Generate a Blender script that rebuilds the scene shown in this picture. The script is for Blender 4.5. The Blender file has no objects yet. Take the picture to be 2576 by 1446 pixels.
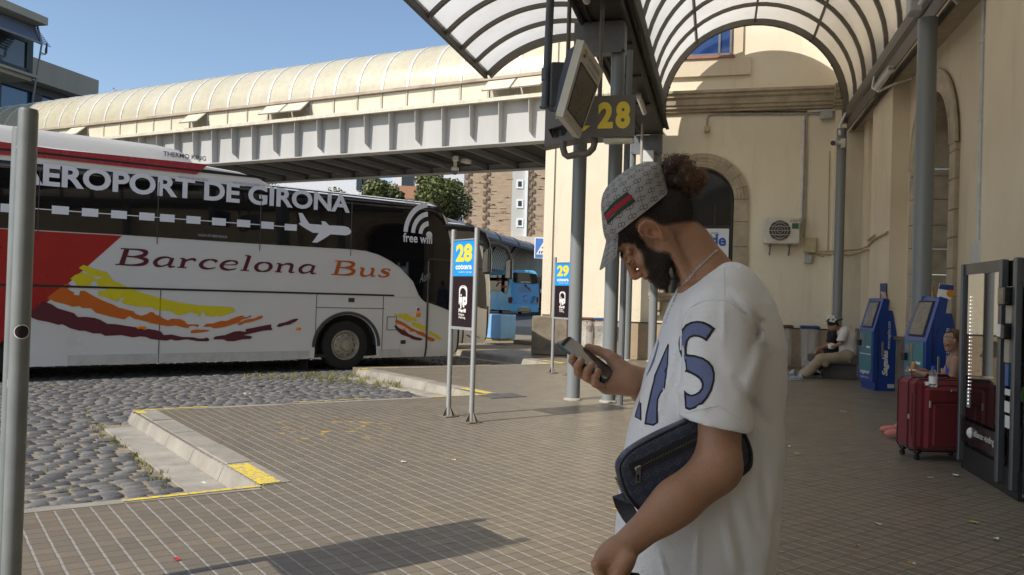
import bpy, bmesh, math, random
import numpy as np
from math import sin, cos, pi, radians, hypot, sqrt, atan2
from mathutils import Vector, Matrix
from mathutils.bvhtree import BVHTree
from mathutils.geometry import delaunay_2d_cdt, tessellate_polygon
random.seed(7); RNG = np.random.default_rng(7)
sc = bpy.context.scene
COL = sc.collection
# ------------------------------------------------------------------ camera, sky, sun, exposure
F = 1938.0; CX, CY = 1287.5, 723.0            # calibrated on a 2575 x 1446 picture of the place
ROLL = radians(1.75); PITCH = radians(0.62); CAMZ = 1.5
V3 = lambda *a: np.array(a, float)
CAM = V3(0, 0, CAMZ)
FW = V3(0, cos(PITCH), sin(PITCH)); UP0 = V3(0, -sin(PITCH), cos(PITCH))
CR = cos(ROLL)*V3(1, 0, 0) + sin(ROLL)*UP0; CU = -sin(ROLL)*V3(1, 0, 0) + cos(ROLL)*UP0
cam = bpy.data.cameras.new('camera'); camo = bpy.data.objects.new('camera', cam); COL.objects.link(camo)
cam.sensor_width = 36; cam.lens = F/2575*36; cam.clip_start = 0.05; cam.clip_end = 2000
camo.matrix_world = Matrix(((CR[0], CU[0], -FW[0], 0), (CR[1], CU[1], -FW[1], 0), (CR[2], CU[2], -FW[2], CAMZ), (0, 0, 0, 1)))
sc.camera = camo
SUN_AZ, SUN_EL = radians(233.5), radians(39.5)
w = bpy.data.worlds.new('World'); sc.world = w; w.use_nodes = True
nt = w.node_tree; bg = nt.nodes['Background']; sky = nt.nodes.new('ShaderNodeTexSky')
sky.sky_type = 'NISHITA'; sky.sun_disc = False; sky.sun_elevation = SUN_EL; sky.sun_rotation = SUN_AZ
sky.air_density = 1.0; sky.dust_density = 0.6; sky.ozone_density = 1.2; sky.altitude = 50
nt.links.new(sky.outputs[0], bg.inputs[0]); bg.inputs[1].default_value = 0.14
sl = bpy.data.lights.new('sun', 'SUN'); slo = bpy.data.objects.new('sun', sl); COL.objects.link(slo)
sl.energy = 4.2; sl.angle = radians(0.5); sl.color = (1.0, 0.94, 0.85)
sd = Vector((sin(SUN_AZ)*cos(SUN_EL), cos(SUN_AZ)*cos(SUN_EL), sin(SUN_EL)))
slo.rotation_euler = sd.to_track_quat('Z', 'Y').to_euler(); slo.location = (-20, -15, 30)
sc.view_settings.view_transform = 'Standard'; sc.view_settings.look = 'None'
sc.view_settings.exposure = 0.25; sc.view_settings.gamma = 1.0
sc.cycles.use_denoising = True; sc.cycles.max_bounces = 8; sc.cycles.diffuse_bounces = 4
sc.cycles.glossy_bounces = 4; sc.cycles.transmission_bounces = 6; sc.cycles.transparent_max_bounces = 12
sc.cycles.sample_clamp_indirect = 6
# ------------------------------------------------------------------ measuring: a pixel of the survey picture -> a point of the place
def ray(x, y): return FW + CR*((x-CX)/F) - CU*((y-CY)/F)
def G(x, y, z=0.0):                            # on the horizontal plane z
    d = ray(x, y); return CAM + d*((z-CAMZ)/d[2])
def AT(x, y, Y):                               # at distance Y along the world Y axis
    d = ray(x, y); return CAM + d*(Y/d[1])
def PL(x, y, p0, n):                           # on a plane
    d = ray(x, y); n = np.array(n, float); return CAM + d*(np.dot(np.array(p0, float)-CAM, n)/np.dot(d, n))
AXA = radians(14.84)                           # canopy axis
EA = V3(sin(AXA), cos(AXA), 0); EB = V3(cos(AXA), -sin(AXA), 0); EZ = V3(0, 0, 1)
def ST(s, t, z): return EA*s + EB*t + EZ*z
def crop(ox, oy, k): return lambda u, v: ((ox+u/k)/1.5907, (oy+v/k)/1.5907)
# ------------------------------------------------------------------ mesh builder
def unit(v): v = np.array(v, float); return v/np.linalg.norm(v)
class MB:
    def __init__(s): s.v = []; s.f = []; s.m = []; s.mi = 0; s.smooth = False
    def add(s, verts, faces):
        o = len(s.v); s.v += [tuple(map(float, p)) for p in verts]
        s.f += [tuple(i+o for i in f) for f in faces]; s.m += [s.mi]*len(faces); return s
    def box(s, c, size, ex=(1, 0, 0), ey=(0, 1, 0), ez=(0, 0, 1)):
        c = np.array(c, float); X = np.array(ex, float)*size[0]/2; Y = np.array(ey, float)*size[1]/2; Z = np.array(ez, float)*size[2]/2
        p = [c+a*X+b*Y+d*Z for d in (-1, 1) for b in (-1, 1) for a in (-1, 1)]
        return s.add(p, [(0, 2, 3, 1), (4, 5, 7, 6), (0, 1, 5, 4), (2, 6, 7, 3), (0, 4, 6, 2), (1, 3, 7, 5)])
    def bbox(s, c, size, b=.01, ex=(1, 0, 0), ey=(0, 1, 0), ez=(0, 0, 1)):   # box with bevelled edges
        c = np.array(c, float); h = np.array(size, float)/2; b = min(b, h.min()*.95); E = np.array([ex, ey, ez], float)
        pts = []; idx = {}
        for sx in (-1, 1):
            for sy in (-1, 1):
                for sz in (-1, 1):
                    for k in range(3):
                        q = h - b; q[k] = h[k]; idx[sx, sy, sz, k] = len(pts)
                        pts.append(c + (np.array([sx, sy, sz])*q)@E)
        fs = []
        for k in range(3):
            i, j = (k+1) % 3, (k+2) % 3
            for sg in (-1, 1):
                q = []
                for a, d in ((-1, -1), (1, -1), (1, 1), (-1, 1)):
                    t = [0]*3; t[k] = sg; t[i] = a; t[j] = d; q.append(idx[t[0], t[1], t[2], k])
                fs.append(q if sg > 0 else q[::-1])
            for a in (-1, 1):
                for d in (-1, 1):
                    q = []
                    for e, kk in ((-1, i), (1, i), (1, j), (-1, j)):
                        t = [0]*3; t[k] = e; t[i] = a; t[j] = d; q.append(idx[t[0], t[1], t[2], kk])
                    fs.append(q if a*d > 0 else q[::-1])
        for sx in (-1, 1):
            for sy in (-1, 1):
                for sz in (-1, 1):
                    q = [idx[sx, sy, sz, k] for k in range(3)]; fs.append(q if sx*sy*sz > 0 else q[::-1])
        return s.add(pts, fs)
    def tube(s, pts, r, n=10, cap=True, closed=False):
        P = [np.array(p, float) for p in pts]; rr = r if hasattr(r, '__len__') else [r]*len(P)
        N = len(P); o = len(s.v); ref = None; V = []
        for i in range(N):
            if closed: t = unit(P[(i+1) % N]-P[i-1])
            else: t = unit(P[min(i+1, N-1)]-P[max(i-1, 0)])
            if ref is None:
                ref = np.cross(t, (0, 0, 1)) if abs(t[2]) < .9 else np.cross(t, (1, 0, 0))
            ref = unit(ref - t*np.dot(ref, t)); b2 = np.cross(t, ref)
            V += [P[i] + rr[i]*(cos(2*pi*k/n)*ref + sin(2*pi*k/n)*b2) for k in range(n)]
        fs = []
        for i in range(N if closed else N-1):
            j = (i+1) % N
            for k in range(n):
                k2 = (k+1) % n; fs.append((i*n+k, j*n+k, j*n+k2, i*n+k2)[::-1])
        if cap and not closed:
            fs.append(tuple(range(n))); fs.append(tuple((N-1)*n+k for k in range(n))[::-1])
        return s.add(V, fs)
    def cyl(s, p0, p1, r, n=16, r2=None): return s.tube([p0, p1], [r, r if r2 is None else r2], n)
    def lathe(s, c, ax, prof, n=24):                     # prof: (along, radius)
        ax = unit(ax); u = unit(np.cross(ax, (0, 0, 1)) if abs(ax[2]) < .9 else np.cross(ax, (1, 0, 0))); v = np.cross(ax, u)
        c = np.array(c, float); V = []
        for h, r in prof: V += [c+ax*h+r*(cos(2*pi*k/n)*u+sin(2*pi*k/n)*v) for k in range(n)]
        fs = [(i*n+k, i*n+(k+1) % n, (i+1)*n+(k+1) % n, (i+1)*n+k) for i in range(len(prof)-1) for k in range(n)]
        return s.add(V, fs)
    def ball(s, c, r, n=12, m=8):
        r = np.array(r, float)*np.ones(3); V = []; c = np.array(c, float)
        for i in range(m+1):
            a = pi*i/m; V += [c+r*V3(sin(a)*cos(2*pi*k/n), sin(a)*sin(2*pi*k/n), cos(a)) for k in range(n)]
        return s.add(V, [(i*n+k, (i+1)*n+k, (i+1)*n+(k+1) % n, i*n+(k+1) % n) for i in range(m) for k in range(n)])
    def poly(s, pts, thick=0, nrm=None):                # flat polygon in space (any outline), optional thickness along -nrm
        P = [np.array(p, float) for p in pts]
        tris = tessellate_polygon([[Vector(p) for p in P]])
        if nrm is None:
            nrm = np.zeros(3)
            for i in range(len(P)): nrm += np.cross(P[i], P[(i+1) % len(P)])
        nrm = unit(nrm); tt = []
        for a, b, c in tris:
            g = np.dot(np.cross(P[b]-P[a], P[c]-P[a]), nrm); tt.append((a, b, c) if g > 0 else (a, c, b))
        if not thick: return s.add(P, tt)
        n = len(P); Q = [p-nrm*thick for p in P]; fs = tt + [(c+n, b+n, a+n) for a, b, c in tt]
        ar = sum(np.dot(np.cross(P[i], P[(i+1) % n]), nrm) for i in range(n))
        for i in range(n):
            j = (i+1) % n; q = (i, i+n, j+n, j); fs.append(q if ar > 0 else q[::-1])
        return s.add(P+Q, fs)
    def quad(s, a, b, c, d): return s.add([a, b, c, d], [(0, 1, 2, 3)])
    def grid(s, pts, nu, nv, closed=False):             # pts[i*nv+j]
        fs = [(i*nv+j, (i+1)*nv+j, (i+1)*nv+(j+1) % nv, i*nv+(j+1) % nv) for i in range(nu-1) for j in range(nv if closed else nv-1)]
        return s.add(pts, fs)
    def sweep(s, prof, path, ex, ez):                   # profile (a,b) swept from path point to path point
        n = len(prof); V = []
        for p in path: V += [np.array(p)+np.array(ex)*a+np.array(ez)*b for a, b in prof]
        fs = [(i*n+j, (i+1)*n+j, (i+1)*n+(j+1) % n, i*n+(j+1) % n) for i in range(len(path)-1) for j in range(n)]
        fs += [tuple(range(n)), tuple((len(path)-1)*n+k for k in range(n))[::-1]]
        return s.add(V, fs)
    def build(s, name, mats, parent=None, smooth=False, angle=35, loc=None, uv=None):
        L = np.array(parent['_loc'] if parent is not None else (loc if loc is not None else (0, 0, 0)), float)
        me = bpy.data.meshes.new(name)
        V = np.array(s.v) - L if s.v else np.zeros((0, 3))
        me.from_pydata([tuple(p) for p in V], [], s.f)
        for m in (mats if isinstance(mats, (list, tuple)) else [mats]): me.materials.append(m)
        if any(s.m): me.polygons.foreach_set('material_index', s.m)
        if smooth:
            me.polygons.foreach_set('use_smooth', [True]*len(me.polygons))
            if angle < 180: me.set_sharp_from_angle(angle=radians(angle))
        if uv is not None:
            l = me.uv_layers.new(name='UVMap'); li = np.zeros(len(me.loops), np.int32); me.loops.foreach_get('vertex_index', li)
            l.data.foreach_set('uv', np.array(uv, np.float32)[li].ravel())
        me.update()
        o = bpy.data.objects.new(name, me); COL.objects.link(o)
        if parent is not None:
            o.parent = parent; o['_loc'] = [float(x) for x in L]
        else:
            o.location = L; o['_loc'] = [float(x) for x in L]
        return o
def thing(name, label, cat, loc=(0, 0, 0), group=None):
    o = bpy.data.objects.new(name, None); COL.objects.link(o); o.location = tuple(float(x) for x in loc)
    o['_loc'] = [float(x) for x in loc]; o['label'] = label; o['category'] = cat; o.empty_display_size = .1
    if group: o['group'] = group
    return o
def tag(o, label, cat, group=None):
    o['label'] = label; o['category'] = cat
    if group: o['group'] = group
    return o
def struct(name, mb, m, **k):
    o = mb.build(name, m, **k); o['kind'] = 'structure'; return o
def dup(root, loc, label=None):
    r = root.copy(); COL.objects.link(r); r.location = tuple(float(x) for x in loc)
    if label: r['label'] = label
    for ch in list(root.children):
        c = ch.copy(); COL.objects.link(c); c.parent = r
        for g in list(ch.children):
            d = g.copy(); COL.objects.link(d); d.parent = c
    return r
# ------------------------------------------------------------------ materials
MATS = {}
def lin(c): return tuple(((x/255/12.92) if x/255 <= .04045 else ((x/255+.055)/1.055)**2.4) for x in c)
class NT:
    def __init__(s, name):
        s.m = bpy.data.materials.new(name); s.m.use_nodes = True; s.t = s.m.node_tree; s.b = s.t.nodes['Principled BSDF']
    def n(s, typ, **k):
        x = s.t.nodes.new('ShaderNode'+typ)
        for a, b in k.items(): setattr(x, a, b)
        return x
    def l(s, a, b): s.t.links.new(a, b)
    def val(s, x, sock):
        if hasattr(x, 'is_output') or hasattr(x, 'links'): s.l(x, sock)
        else: sock.default_value = x
    def math(s, op, a, b=0.0, c=None, clamp=False):
        x = s.n('Math', operation=op, use_clamp=clamp); s.val(a, x.inputs[0]); s.val(b, x.inputs[1])
        if c is not None: s.val(c, x.inputs[2])
        return x.outputs[0]
    def mix(s, f, a, b):
        x = s.n('Mix', data_type='RGBA'); s.val(f, x.inputs[0])
        for v, k in ((a, 6), (b, 7)):
            if hasattr(v, 'links'): s.l(v, x.inputs[k])
            else: x.inputs[k].default_value = (*v, 1)
        return x.outputs[2]
    def noise(s, scale, detail=4, vec=None, rough=.6):
        x = s.n('TexNoise'); x.inputs['Scale'].default_value = scale; x.inputs['Detail'].default_value = detail; x.inputs['Roughness'].default_value = rough
        s.l(vec if vec is not None else s.obj(), x.inputs['Vector']); return x.outputs['Fac']
    def obj(s):
        if not hasattr(s, '_o'): s._o = s.n('TexCoord').outputs['Object']
        return s._o
    def ramp(s, f, a, b, c0=0.0, c1=1.0):
        x = s.n('MapRange'); x.clamp = True; s.val(f, x.inputs[0])
        for i, q in enumerate((a, b, c0, c1)): x.inputs[i+1].default_value = q
        return x.outputs[0]
    def bump(s, h, strength=.3, dist=.01):
        x = s.n('Bump'); x.inputs['Strength'].default_value = strength; x.inputs['Distance'].default_value = dist
        s.l(h, x.inputs['Height']); s.l(x.outputs[0], s.b.inputs['Normal']); return x
    def xyz(s, v=None):
        x = s.n('SeparateXYZ'); s.l(v if v is not None else s.obj(), x.inputs[0]); return x.outputs
    def base(s, c): s.val(c if hasattr(c, 'links') else (*c, 1), s.b.inputs['Base Color'])
def mat(name, col, rough=.5, metal=0.0, var=.12, scale=6.0, bump=0.0, bscale=60.0, spec=.5, coat=0.0, dirt=None, streak=False):
    """plain surface with real-world variation: broad noise, optional dirt colour and grain"""
    if name in MATS: return MATS[name]
    m = NT(name); b = m.b
    vec = None
    if streak:
        mp = m.n('Mapping'); m.l(m.obj(), mp.inputs[0]); mp.inputs['Scale'].default_value = (1, 1, .12); vec = mp.outputs[0]
    n1 = m.noise(scale, 5, vec)
    lo = tuple(c*(1-var) for c in col); hi = tuple(min(1, c*(1+var)) for c in col)
    c = m.mix(m.ramp(n1, .3, .7), lo, hi)
    if dirt is not None:
        n2 = m.noise(scale*.45, 6, vec, .7); c = m.mix(m.ramp(n2, .52, .75, 0, dirt[1]), c, dirt[0])
    m.base(c); b.inputs['Metallic'].default_value = metal; b.inputs['Specular IOR Level'].default_value = spec
    m.val(m.ramp(n1, .2, .8, max(.02, rough-.06), min(1, rough+.08)), b.inputs['Roughness'])
    if coat: b.inputs['Coat Weight'].default_value = coat; b.inputs['Coat Roughness'].default_value = .05
    if bump: m.bump(m.noise(bscale, 3), bump, .004)
    MATS[name] = m.m; return m.m
# ------------------------------------------------------------------ lettering and flat marks
def text_geo(body, bold=0.0, shear=0.0, spacing=1.0, wide=1.0):
    cu = bpy.data.curves.new('t', 'FONT'); cu.body = body; cu.size = 1; cu.offset = bold; cu.shear = shear; cu.space_character = spacing
    cu.resolution_u = 4; cu.fill_mode = 'FRONT'
    o = bpy.data.objects.new('t', cu); COL.objects.link(o); dg = bpy.context.evaluated_depsgraph_get(); dg.update()
    me = o.evaluated_get(dg).to_mesh(); V = np.array([v.co[:2] for v in me.vertices]); Fc = [tuple(p.vertices) for p in me.polygons]
    o.evaluated_get(dg).to_mesh_clear(); bpy.data.objects.remove(o); bpy.data.curves.remove(cu)
    V = V - V.min(0); V[:, 0] *= wide; return V, Fc
def put_text(mb, body, org, ex, ey, width, height, bold=0.0, shear=0.0, spacing=1.0):
    """text stretched to width x height metres, lower left corner at org"""
    V, Fc = text_geo(body, bold, shear, spacing); V = V/V.max(0)
    org = np.array(org, float); ex = np.array(ex, float); ey = np.array(ey, float)
    nrm = np.cross(ex, ey)
    P = [org+ex*(a*width)+ey*(b*height) for a, b in V]
    Fo = []
    for f in Fc:
        g = np.dot(np.cross(P[f[1]]-P[f[0]], P[f[2]]-P[f[0]]), nrm); Fo.append(f if g >= 0 else f[::-1])
    return mb.add(P, Fo)
def tri2d(poly, step, holes=()):
    """triangulate a 2-D outline with inner points every `step`"""
    poly = [np.array(p, float) for p in poly]; V = [Vector(p) for p in poly]; n = len(V); faces = [list(range(n))]
    for h in holes:
        k = len(V); V += [Vector(p) for p in h]; faces.append(list(range(k, k+len(h))))
    P = np.array([p[:] for p in poly]); lo, hi = P.min(0), P.max(0)
    def inside(q):
        c = False; j = n-1
        for i in range(n):
            if (P[i, 1] > q[1]) != (P[j, 1] > q[1]) and q[0] < (P[j, 0]-P[i, 0])*(q[1]-P[i, 1])/(P[j, 1]-P[i, 1])+P[i, 0]: c = not c
            j = i
        return c
    x = lo[0]+step/2
    while x < hi[0]:
        y = lo[1]+step/2
        while y < hi[1]:
            if inside((x, y)): V.append(Vector((x, y)))
            y += step
        x += step
    r = delaunay_2d_cdt(V, [], faces, 1 if not holes else 3, 1e-6)
    return [np.array(p[:]) for p in r[0]], [tuple(f) for f in r[2]]
# ================================================================== SETTING: ground, cobbles, platform, kerbs, paint
LD = unit(V3(-.614, .789, 0)); TD = unit(V3(.836, .549, 0))       # the two directions of the tile grid
PA, PB, PC, PD = V3(-1.862, 5.865, 0), V3(-4.455, 9.158, 0), V3(-.344, 11.65, 0), V3(-3.093, 15.225, 0)
PIT = V3(1.52, 5.79, 0)
m = NT('floor_tiles')
X = m.xyz(); det = LD[0]*TD[1]-LD[1]*TD[0]
al = m.math('ADD', m.math('MULTIPLY', m.math('SUBTRACT', X[0], float(PA[0])), float(TD[1]/det/.1095)), m.math('MULTIPLY', m.math('SUBTRACT', X[1], float(PA[1])), float(-TD[0]/det/.1095)))
be = m.math('ADD', m.math('MULTIPLY', m.math('SUBTRACT', X[0], float(PA[0])), float(-LD[1]/det/.1045)), m.math('MULTIPLY', m.math('SUBTRACT', X[1], float(PA[1])), float(LD[0]/det/.1045)))
wob = m.math('MULTIPLY', m.math('SUBTRACT', m.noise(9, 3), .5), .10)
fa = m.math('ABSOLUTE', m.math('SUBTRACT', m.math('FRACT', m.math('ADD', al, wob)), .5))
fb = m.math('ABSOLUTE', m.math('SUBTRACT', m.math('FRACT', m.math('ADD', be, wob)), .5))
ga = m.ramp(fa, .445, .485); gb = m.ramp(fb, .415, .455)          # thin dark joints, wide pale joints
cb = m.n('CombineXYZ'); m.l(m.math('FLOOR', al), cb.inputs[0]); m.l(m.math('FLOOR', be), cb.inputs[1])
wn = m.n('TexWhiteNoise'); wn.noise_dimensions = '2D'; m.l(cb.outputs[0], wn.inputs['Vector'])
tile = m.mix(wn.outputs['Value'], (.168, .134, .090), (.228, .181, .118))
tile = m.mix(m.ramp(m.noise(1.3, 6), .35, .68), m.mix(.5, tile, (.155, .135, .108)), tile)
tile = m.mix(m.ramp(m.noise(55, 4), .35, .7, 0, .35), tile, (.13, .11, .085))
vo = m.n('TexVoronoi'); vo.inputs['Scale'].default_value = 2.6; m.l(m.obj(), vo.inputs['Vector'])
gum = m.math('MULTIPLY', m.ramp(vo.outputs['Distance'], .045, .075, 1, 0), m.ramp(m.noise(4.1, 1), .5, .52))
tile = m.mix(m.math('MULTIPLY', gum, .8), tile, (.035, .034, .036))
c = m.mix(gb, tile, m.mix(m.noise(30, 3), (.24, .228, .205), (.36, .34, .305)))
c = m.mix(ga, c, m.mix(m.noise(25, 3), (.07, .062, .052), (.15, .135, .115)))
yl = m.math('MULTIPLY', m.ramp(m.noise(6.5, 5), .60, .64), m.ramp(m.math('ADD', m.math('POWER', m.math('SUBTRACT', X[0], -2.05), 2), m.math('POWER', m.math('SUBTRACT', X[1], 8.45), 2)), .25, 1.1, 1, 0))
c = m.mix(m.math('MULTIPLY', yl, .8), c, (.62, .36, .035)); m.base(c)
h = m.math('SUBTRACT', m.math('MULTIPLY', m.noise(70, 2), .12), m.math('MAXIMUM', ga, m.math('MULTIPLY', gb, .75)))
h = m.math('ADD', h, m.math('MULTIPLY', wn.outputs['Value'], .25))
m.bump(h, .55, .006); m.val(m.ramp(m.noise(2.2, 5), .3, .7, .30, .50), m.b.inputs['Roughness']); m.b.inputs['Specular IOR Level'].default_value = .55
TILES = m.m
CONC = mat('worn_concrete', (.28, .255, .215), .8, var=.2, scale=3, bump=.35, bscale=90, dirt=((.14, .125, .105), .6))
ASPH = mat('asphalt', (.07, .069, .07), .85, var=.2, scale=1.5, bump=.3, bscale=120)
JOINT = mat('sandy_joint', (.24, .20, .145), .95, var=.35, scale=14, bump=.5, bscale=80)
def outline(off=0.0):
    o = [PB-3*PIT, PA-2*PIT, PB-2*PIT, PA-PIT, PB-PIT, PA, PB, PC, PD, PC+PIT, PD+PIT, PA+3*PIT, PB+3*PIT]
    return [p.copy() for p in o]
OUT = outline()
LEFT = [tuple(p[:2]) for p in OUT]
mb = MB(); mb.add([(-400, -200, -.2), (400, -200, -.2), (400, 900, -.2), (-400, 900, -.2)], [(0, 1, 2, 3)]); struct('ground', mb, ASPH)
mb = MB(); mb.add([(-60, -10, -.142), (20, -10, -.142), (20, 42, -.142), (-60, 42, -.142)], [(0, 1, 2, 3)]); struct('road_bed', mb, JOINT)
mb = MB()
poly = [V3(*p, 0) for p in LEFT] + [ST(40, 6, 0), ST(-16, 6, 0)]
mb.poly(poly, .3, (0, 0, 1)); struct('platform', mb, TILES)
# cobbles: individual setts in rows along TD
m = NT('granite_setts'); at_ = m.n('Attribute'); at_.attribute_name = 'tone'
c = m.mix(at_.outputs['Fac'], (.058, .060, .067), (.15, .148, .145)); c = m.mix(m.ramp(m.noise(45, 4), .4, .75, 0, .45), c, (.22, .205, .18))
m.base(c); m.val(m.ramp(m.noise(20, 3), .3, .7, .55, .8), m.b.inputs['Roughness']); m.bump(m.noise(60, 4), .6, .006); SETT = m.m
def inpoly(q, P):
    c = False; j = len(P)-1
    for i in range(len(P)):
        if (P[i][1] > q[1]) != (P[j][1] > q[1]) and q[0] < (P[j][0]-P[i][0])*(q[1]-P[i][1])/(P[j][1]-P[i][1])+P[i][0]: c = not c
        j = i
    return c
PLAT = [p[:2] for p in poly]
N2 = unit(V3(-TD[1], TD[0], 0))
prof = [(0, .0), (.09, .86), (.5, 1), (.91, .86), (1, 0)]
KL = [(PA+k*PIT, PB+k*PIT) for k in (-1, 0, 1, 2)]
def near_kerb(q):
    for a, b in KL:
        d = unit(b-a); s = float((q-a) @ d); n = float((q-a) @ V3(-d[1], d[0], 0))
        if -.3 < s < np.linalg.norm(b-a)-.1 and -.1 < n < .44: return True
    return False
V = []; Fc = []; tone = []
row = 0; d = -1.5
while d < 22:
    rw = random.uniform(.105, .13); x = -12 + random.uniform(0, .2)
    while x < 12:
        ln = random.uniform(.14, .22); cpt = PA + TD*(x+ln/2) + N2*(d+rw/2); q = cpt + V3(0, 0, 0)
        px = q[0]/max(q[1], .1)
        if -.86 < px < .1 and 3.2 < q[1] < 21.5 and not inpoly(q[:2], PLAT) and not near_kerb(q):
            a = random.uniform(-.05, .05); tx, ty = random.uniform(-.03, .03), random.uniform(-.05, .05); hz = random.gauss(0, .004)-.128
            e1 = TD*cos(a)+N2*sin(a); e2 = -TD*sin(a)+N2*cos(a); o = len(V); jl = ln-random.uniform(.008, .02); jw = rw-random.uniform(.008, .018)
            for i, (u, hu) in enumerate(prof):
                for j, (v, hv) in enumerate(prof):
                    uu = (u-.5)*jl*(1-.10*abs(v-.5)*2) + random.gauss(0, .003); vv = (v-.5)*jw*(1-.12*abs(u-.5)*2) + random.gauss(0, .003)
                    zz = hz - .018 + .018*min(hu, hv) + tx*uu + ty*vv + random.gauss(0, .0018)
                    V.append(q+e1*uu+e2*vv+EZ*zz)
            for i in range(4):
                for j in range(4): Fc.append((o+i*5+j, o+(i+1)*5+j, o+(i+1)*5+j+1, o+i*5+j+1))
            tone += [random.random()**1.4]*25
        x += ln
    d += rw; row += 1
mb = MB(); mb.add(V, Fc); cob = struct('cobbled_road', mb, SETT, smooth=True, angle=180)
a_ = cob.data.attributes.new('tone', 'FLOAT', 'POINT'); a_.data.foreach_set('value', np.array(tone, np.float32))
# kerbs along the bay sides and concrete gutters beside them
def kerb_run(P, Q, nm=True):
    d = unit(Q-P); nrm = unit(V3(d[1], -d[0], 0))                 # towards the platform
    k = MB(); L = np.linalg.norm(Q-P); n = 5; seg = L/n
    for i in range(n):
        a = P+d*(i*seg+.004); b = P+d*((i+1)*seg-.004); dz = random.uniform(-.003, .003)
        pr = [(-.055, -.2), (-.055, -.128), (-.012, -.022), (.012, -.004), (.03, .0052+dz), (.24, .0055+dz), (.24, -.2)]
        k.sweep(pr, [a, b], nrm, EZ)
    struct('kerb', k, CONC)
    g = MB(); pr = [(-.36, -.2), (-.36, -.126), (-.06, -.131), (-.06, -.2)]
    g.sweep(pr, [P+d*.0, Q-d*.35], nrm, EZ); struct('gutter', g, mat('gutter_concrete', (.33, .305, .26), .85, var=.2, scale=4, bump=.3, dirt=((.17, .15, .12), .7)))
for k in (-1, 0, 1, 2):
    kerb_run(PA+k*PIT, PB+k*PIT)
def edge_band(P, Q, w=.11):
    d = unit(Q-P); nrm = unit(V3(d[1], -d[0], 0)); k = MB()
    k.sweep([(-.004, -.2), (-.004, -.004), (.004, .0045), (w, .0045), (w, -.2)], [P, Q], nrm, EZ); struct('kerb', k, CONC)
for k in (-1, 0, 1, 2): edge_band(PB+(k-1)*PIT, PA+k*PIT-TD*.02)
# worn yellow paint
m = NT('yellow_paint'); f = m.ramp(m.noise(22, 6, rough=.75), .40, .54); c = m.mix(f, (.33, .30, .25), (.74, .55, .025)); m.base(c); m.b.inputs['Roughness'].default_value = .7
m.bump(m.noise(60, 3), .3, .003); PAINT = m.m
mb = MB()
def strip(P, Q, w, z=.0095, side=1):
    d = unit(Q-P); nrm = unit(V3(d[1], -d[0], 0))*side; mb.quad(*[p+EZ*z for p in ((P, Q, Q+nrm*w, P+nrm*w) if side < 0 else (P+nrm*w, Q+nrm*w, Q, P))])
for k in (0, 1, 2):
    o = k*PIT; dAB = unit(PB-PA)
    strip(PA+o+dAB*.02, PA+o+dAB*.78, .17); strip(PA+o-TD*.95, PA+o-TD*.01, .055)
    strip(PB+o-dAB*.30, PB+o-dAB*.03, .10); strip(PB+o+TD*.02, PB+o+TD*.85, .055); strip(PB+o+TD*1.9, PB+o+TD*3.0, .03)
struct('yellow_paint_marking', mb, PAINT)
# drain cover and weeds
mb = MB(); q = G(1262, 996)[:2]; mb.box((*q, .002), (.62, .42, .012), TD, N2, EZ); tag(mb.build('manhole_cover', mat('dark_iron', (.10, .095, .09), .7, var=.3, bump=.5, bscale=40)), 'dark grey manhole cover set in the tiles beside the yellow corner', 'manhole cover')
WEED = mat('dry_weed', (.20, .19, .05), .8, var=.5, scale=30)
mb = MB(); V = []; Fc = []
def clump(p, n, hgt, spread):
    for i in range(n):
        a = random.uniform(0, 2*pi); r = random.uniform(0, spread); b = p+V3(cos(a)*r, sin(a)*r, 0); h_ = hgt*random.uniform(.4, 1.1)
        t = b+V3(random.gauss(0, .6)*h_, random.gauss(0, .6)*h_, h_); wv = V3(cos(a+1.3), sin(a+1.3), 0)*.004; md = (b+t)/2+V3(0, 0, h_*.18)
        o = len(V); V.extend([b-wv, b+wv, md+wv*.8, md-wv*.8, t]); Fc.extend([(o, o+1, o+2, o+3), (o+3, o+2, o+4)])
dCD = unit(PD-PC)
for i in range(70):
    t = random.random()**1.5; clump(PD-dCD*(t*2.4)-TD*random.uniform(.05, 1.9*(1-t)+.3)+EZ*-.14, 14, .11, .07)
for i in range(38): clump(PB-unit(PB-PA)*random.uniform(-.6, 3.4)-TD*random.uniform(.36, .52)+EZ*-.14, 9, .05, .05)
for i in range(110):
    q = PA+TD*random.uniform(-6, 1)+N2*random.uniform(.3, 9.5)
    if not inpoly(q[:2], PLAT): clump(q+EZ*-.145, 7, .045, .05)
clump(G(690, 960, -.13)-V3(0, 0, .01), 1, .01, .01); clump(PC+dCD*2.3-TD*.3+EZ*-.13, 9, .16, .03); clump(PA+unit(PB-PA)*.25-TD*.45+EZ*-.13, 30, .06, .05)
mb.add(V, Fc); wd = mb.build('weeds', WEED); wd['kind'] = 'stuff'
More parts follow.
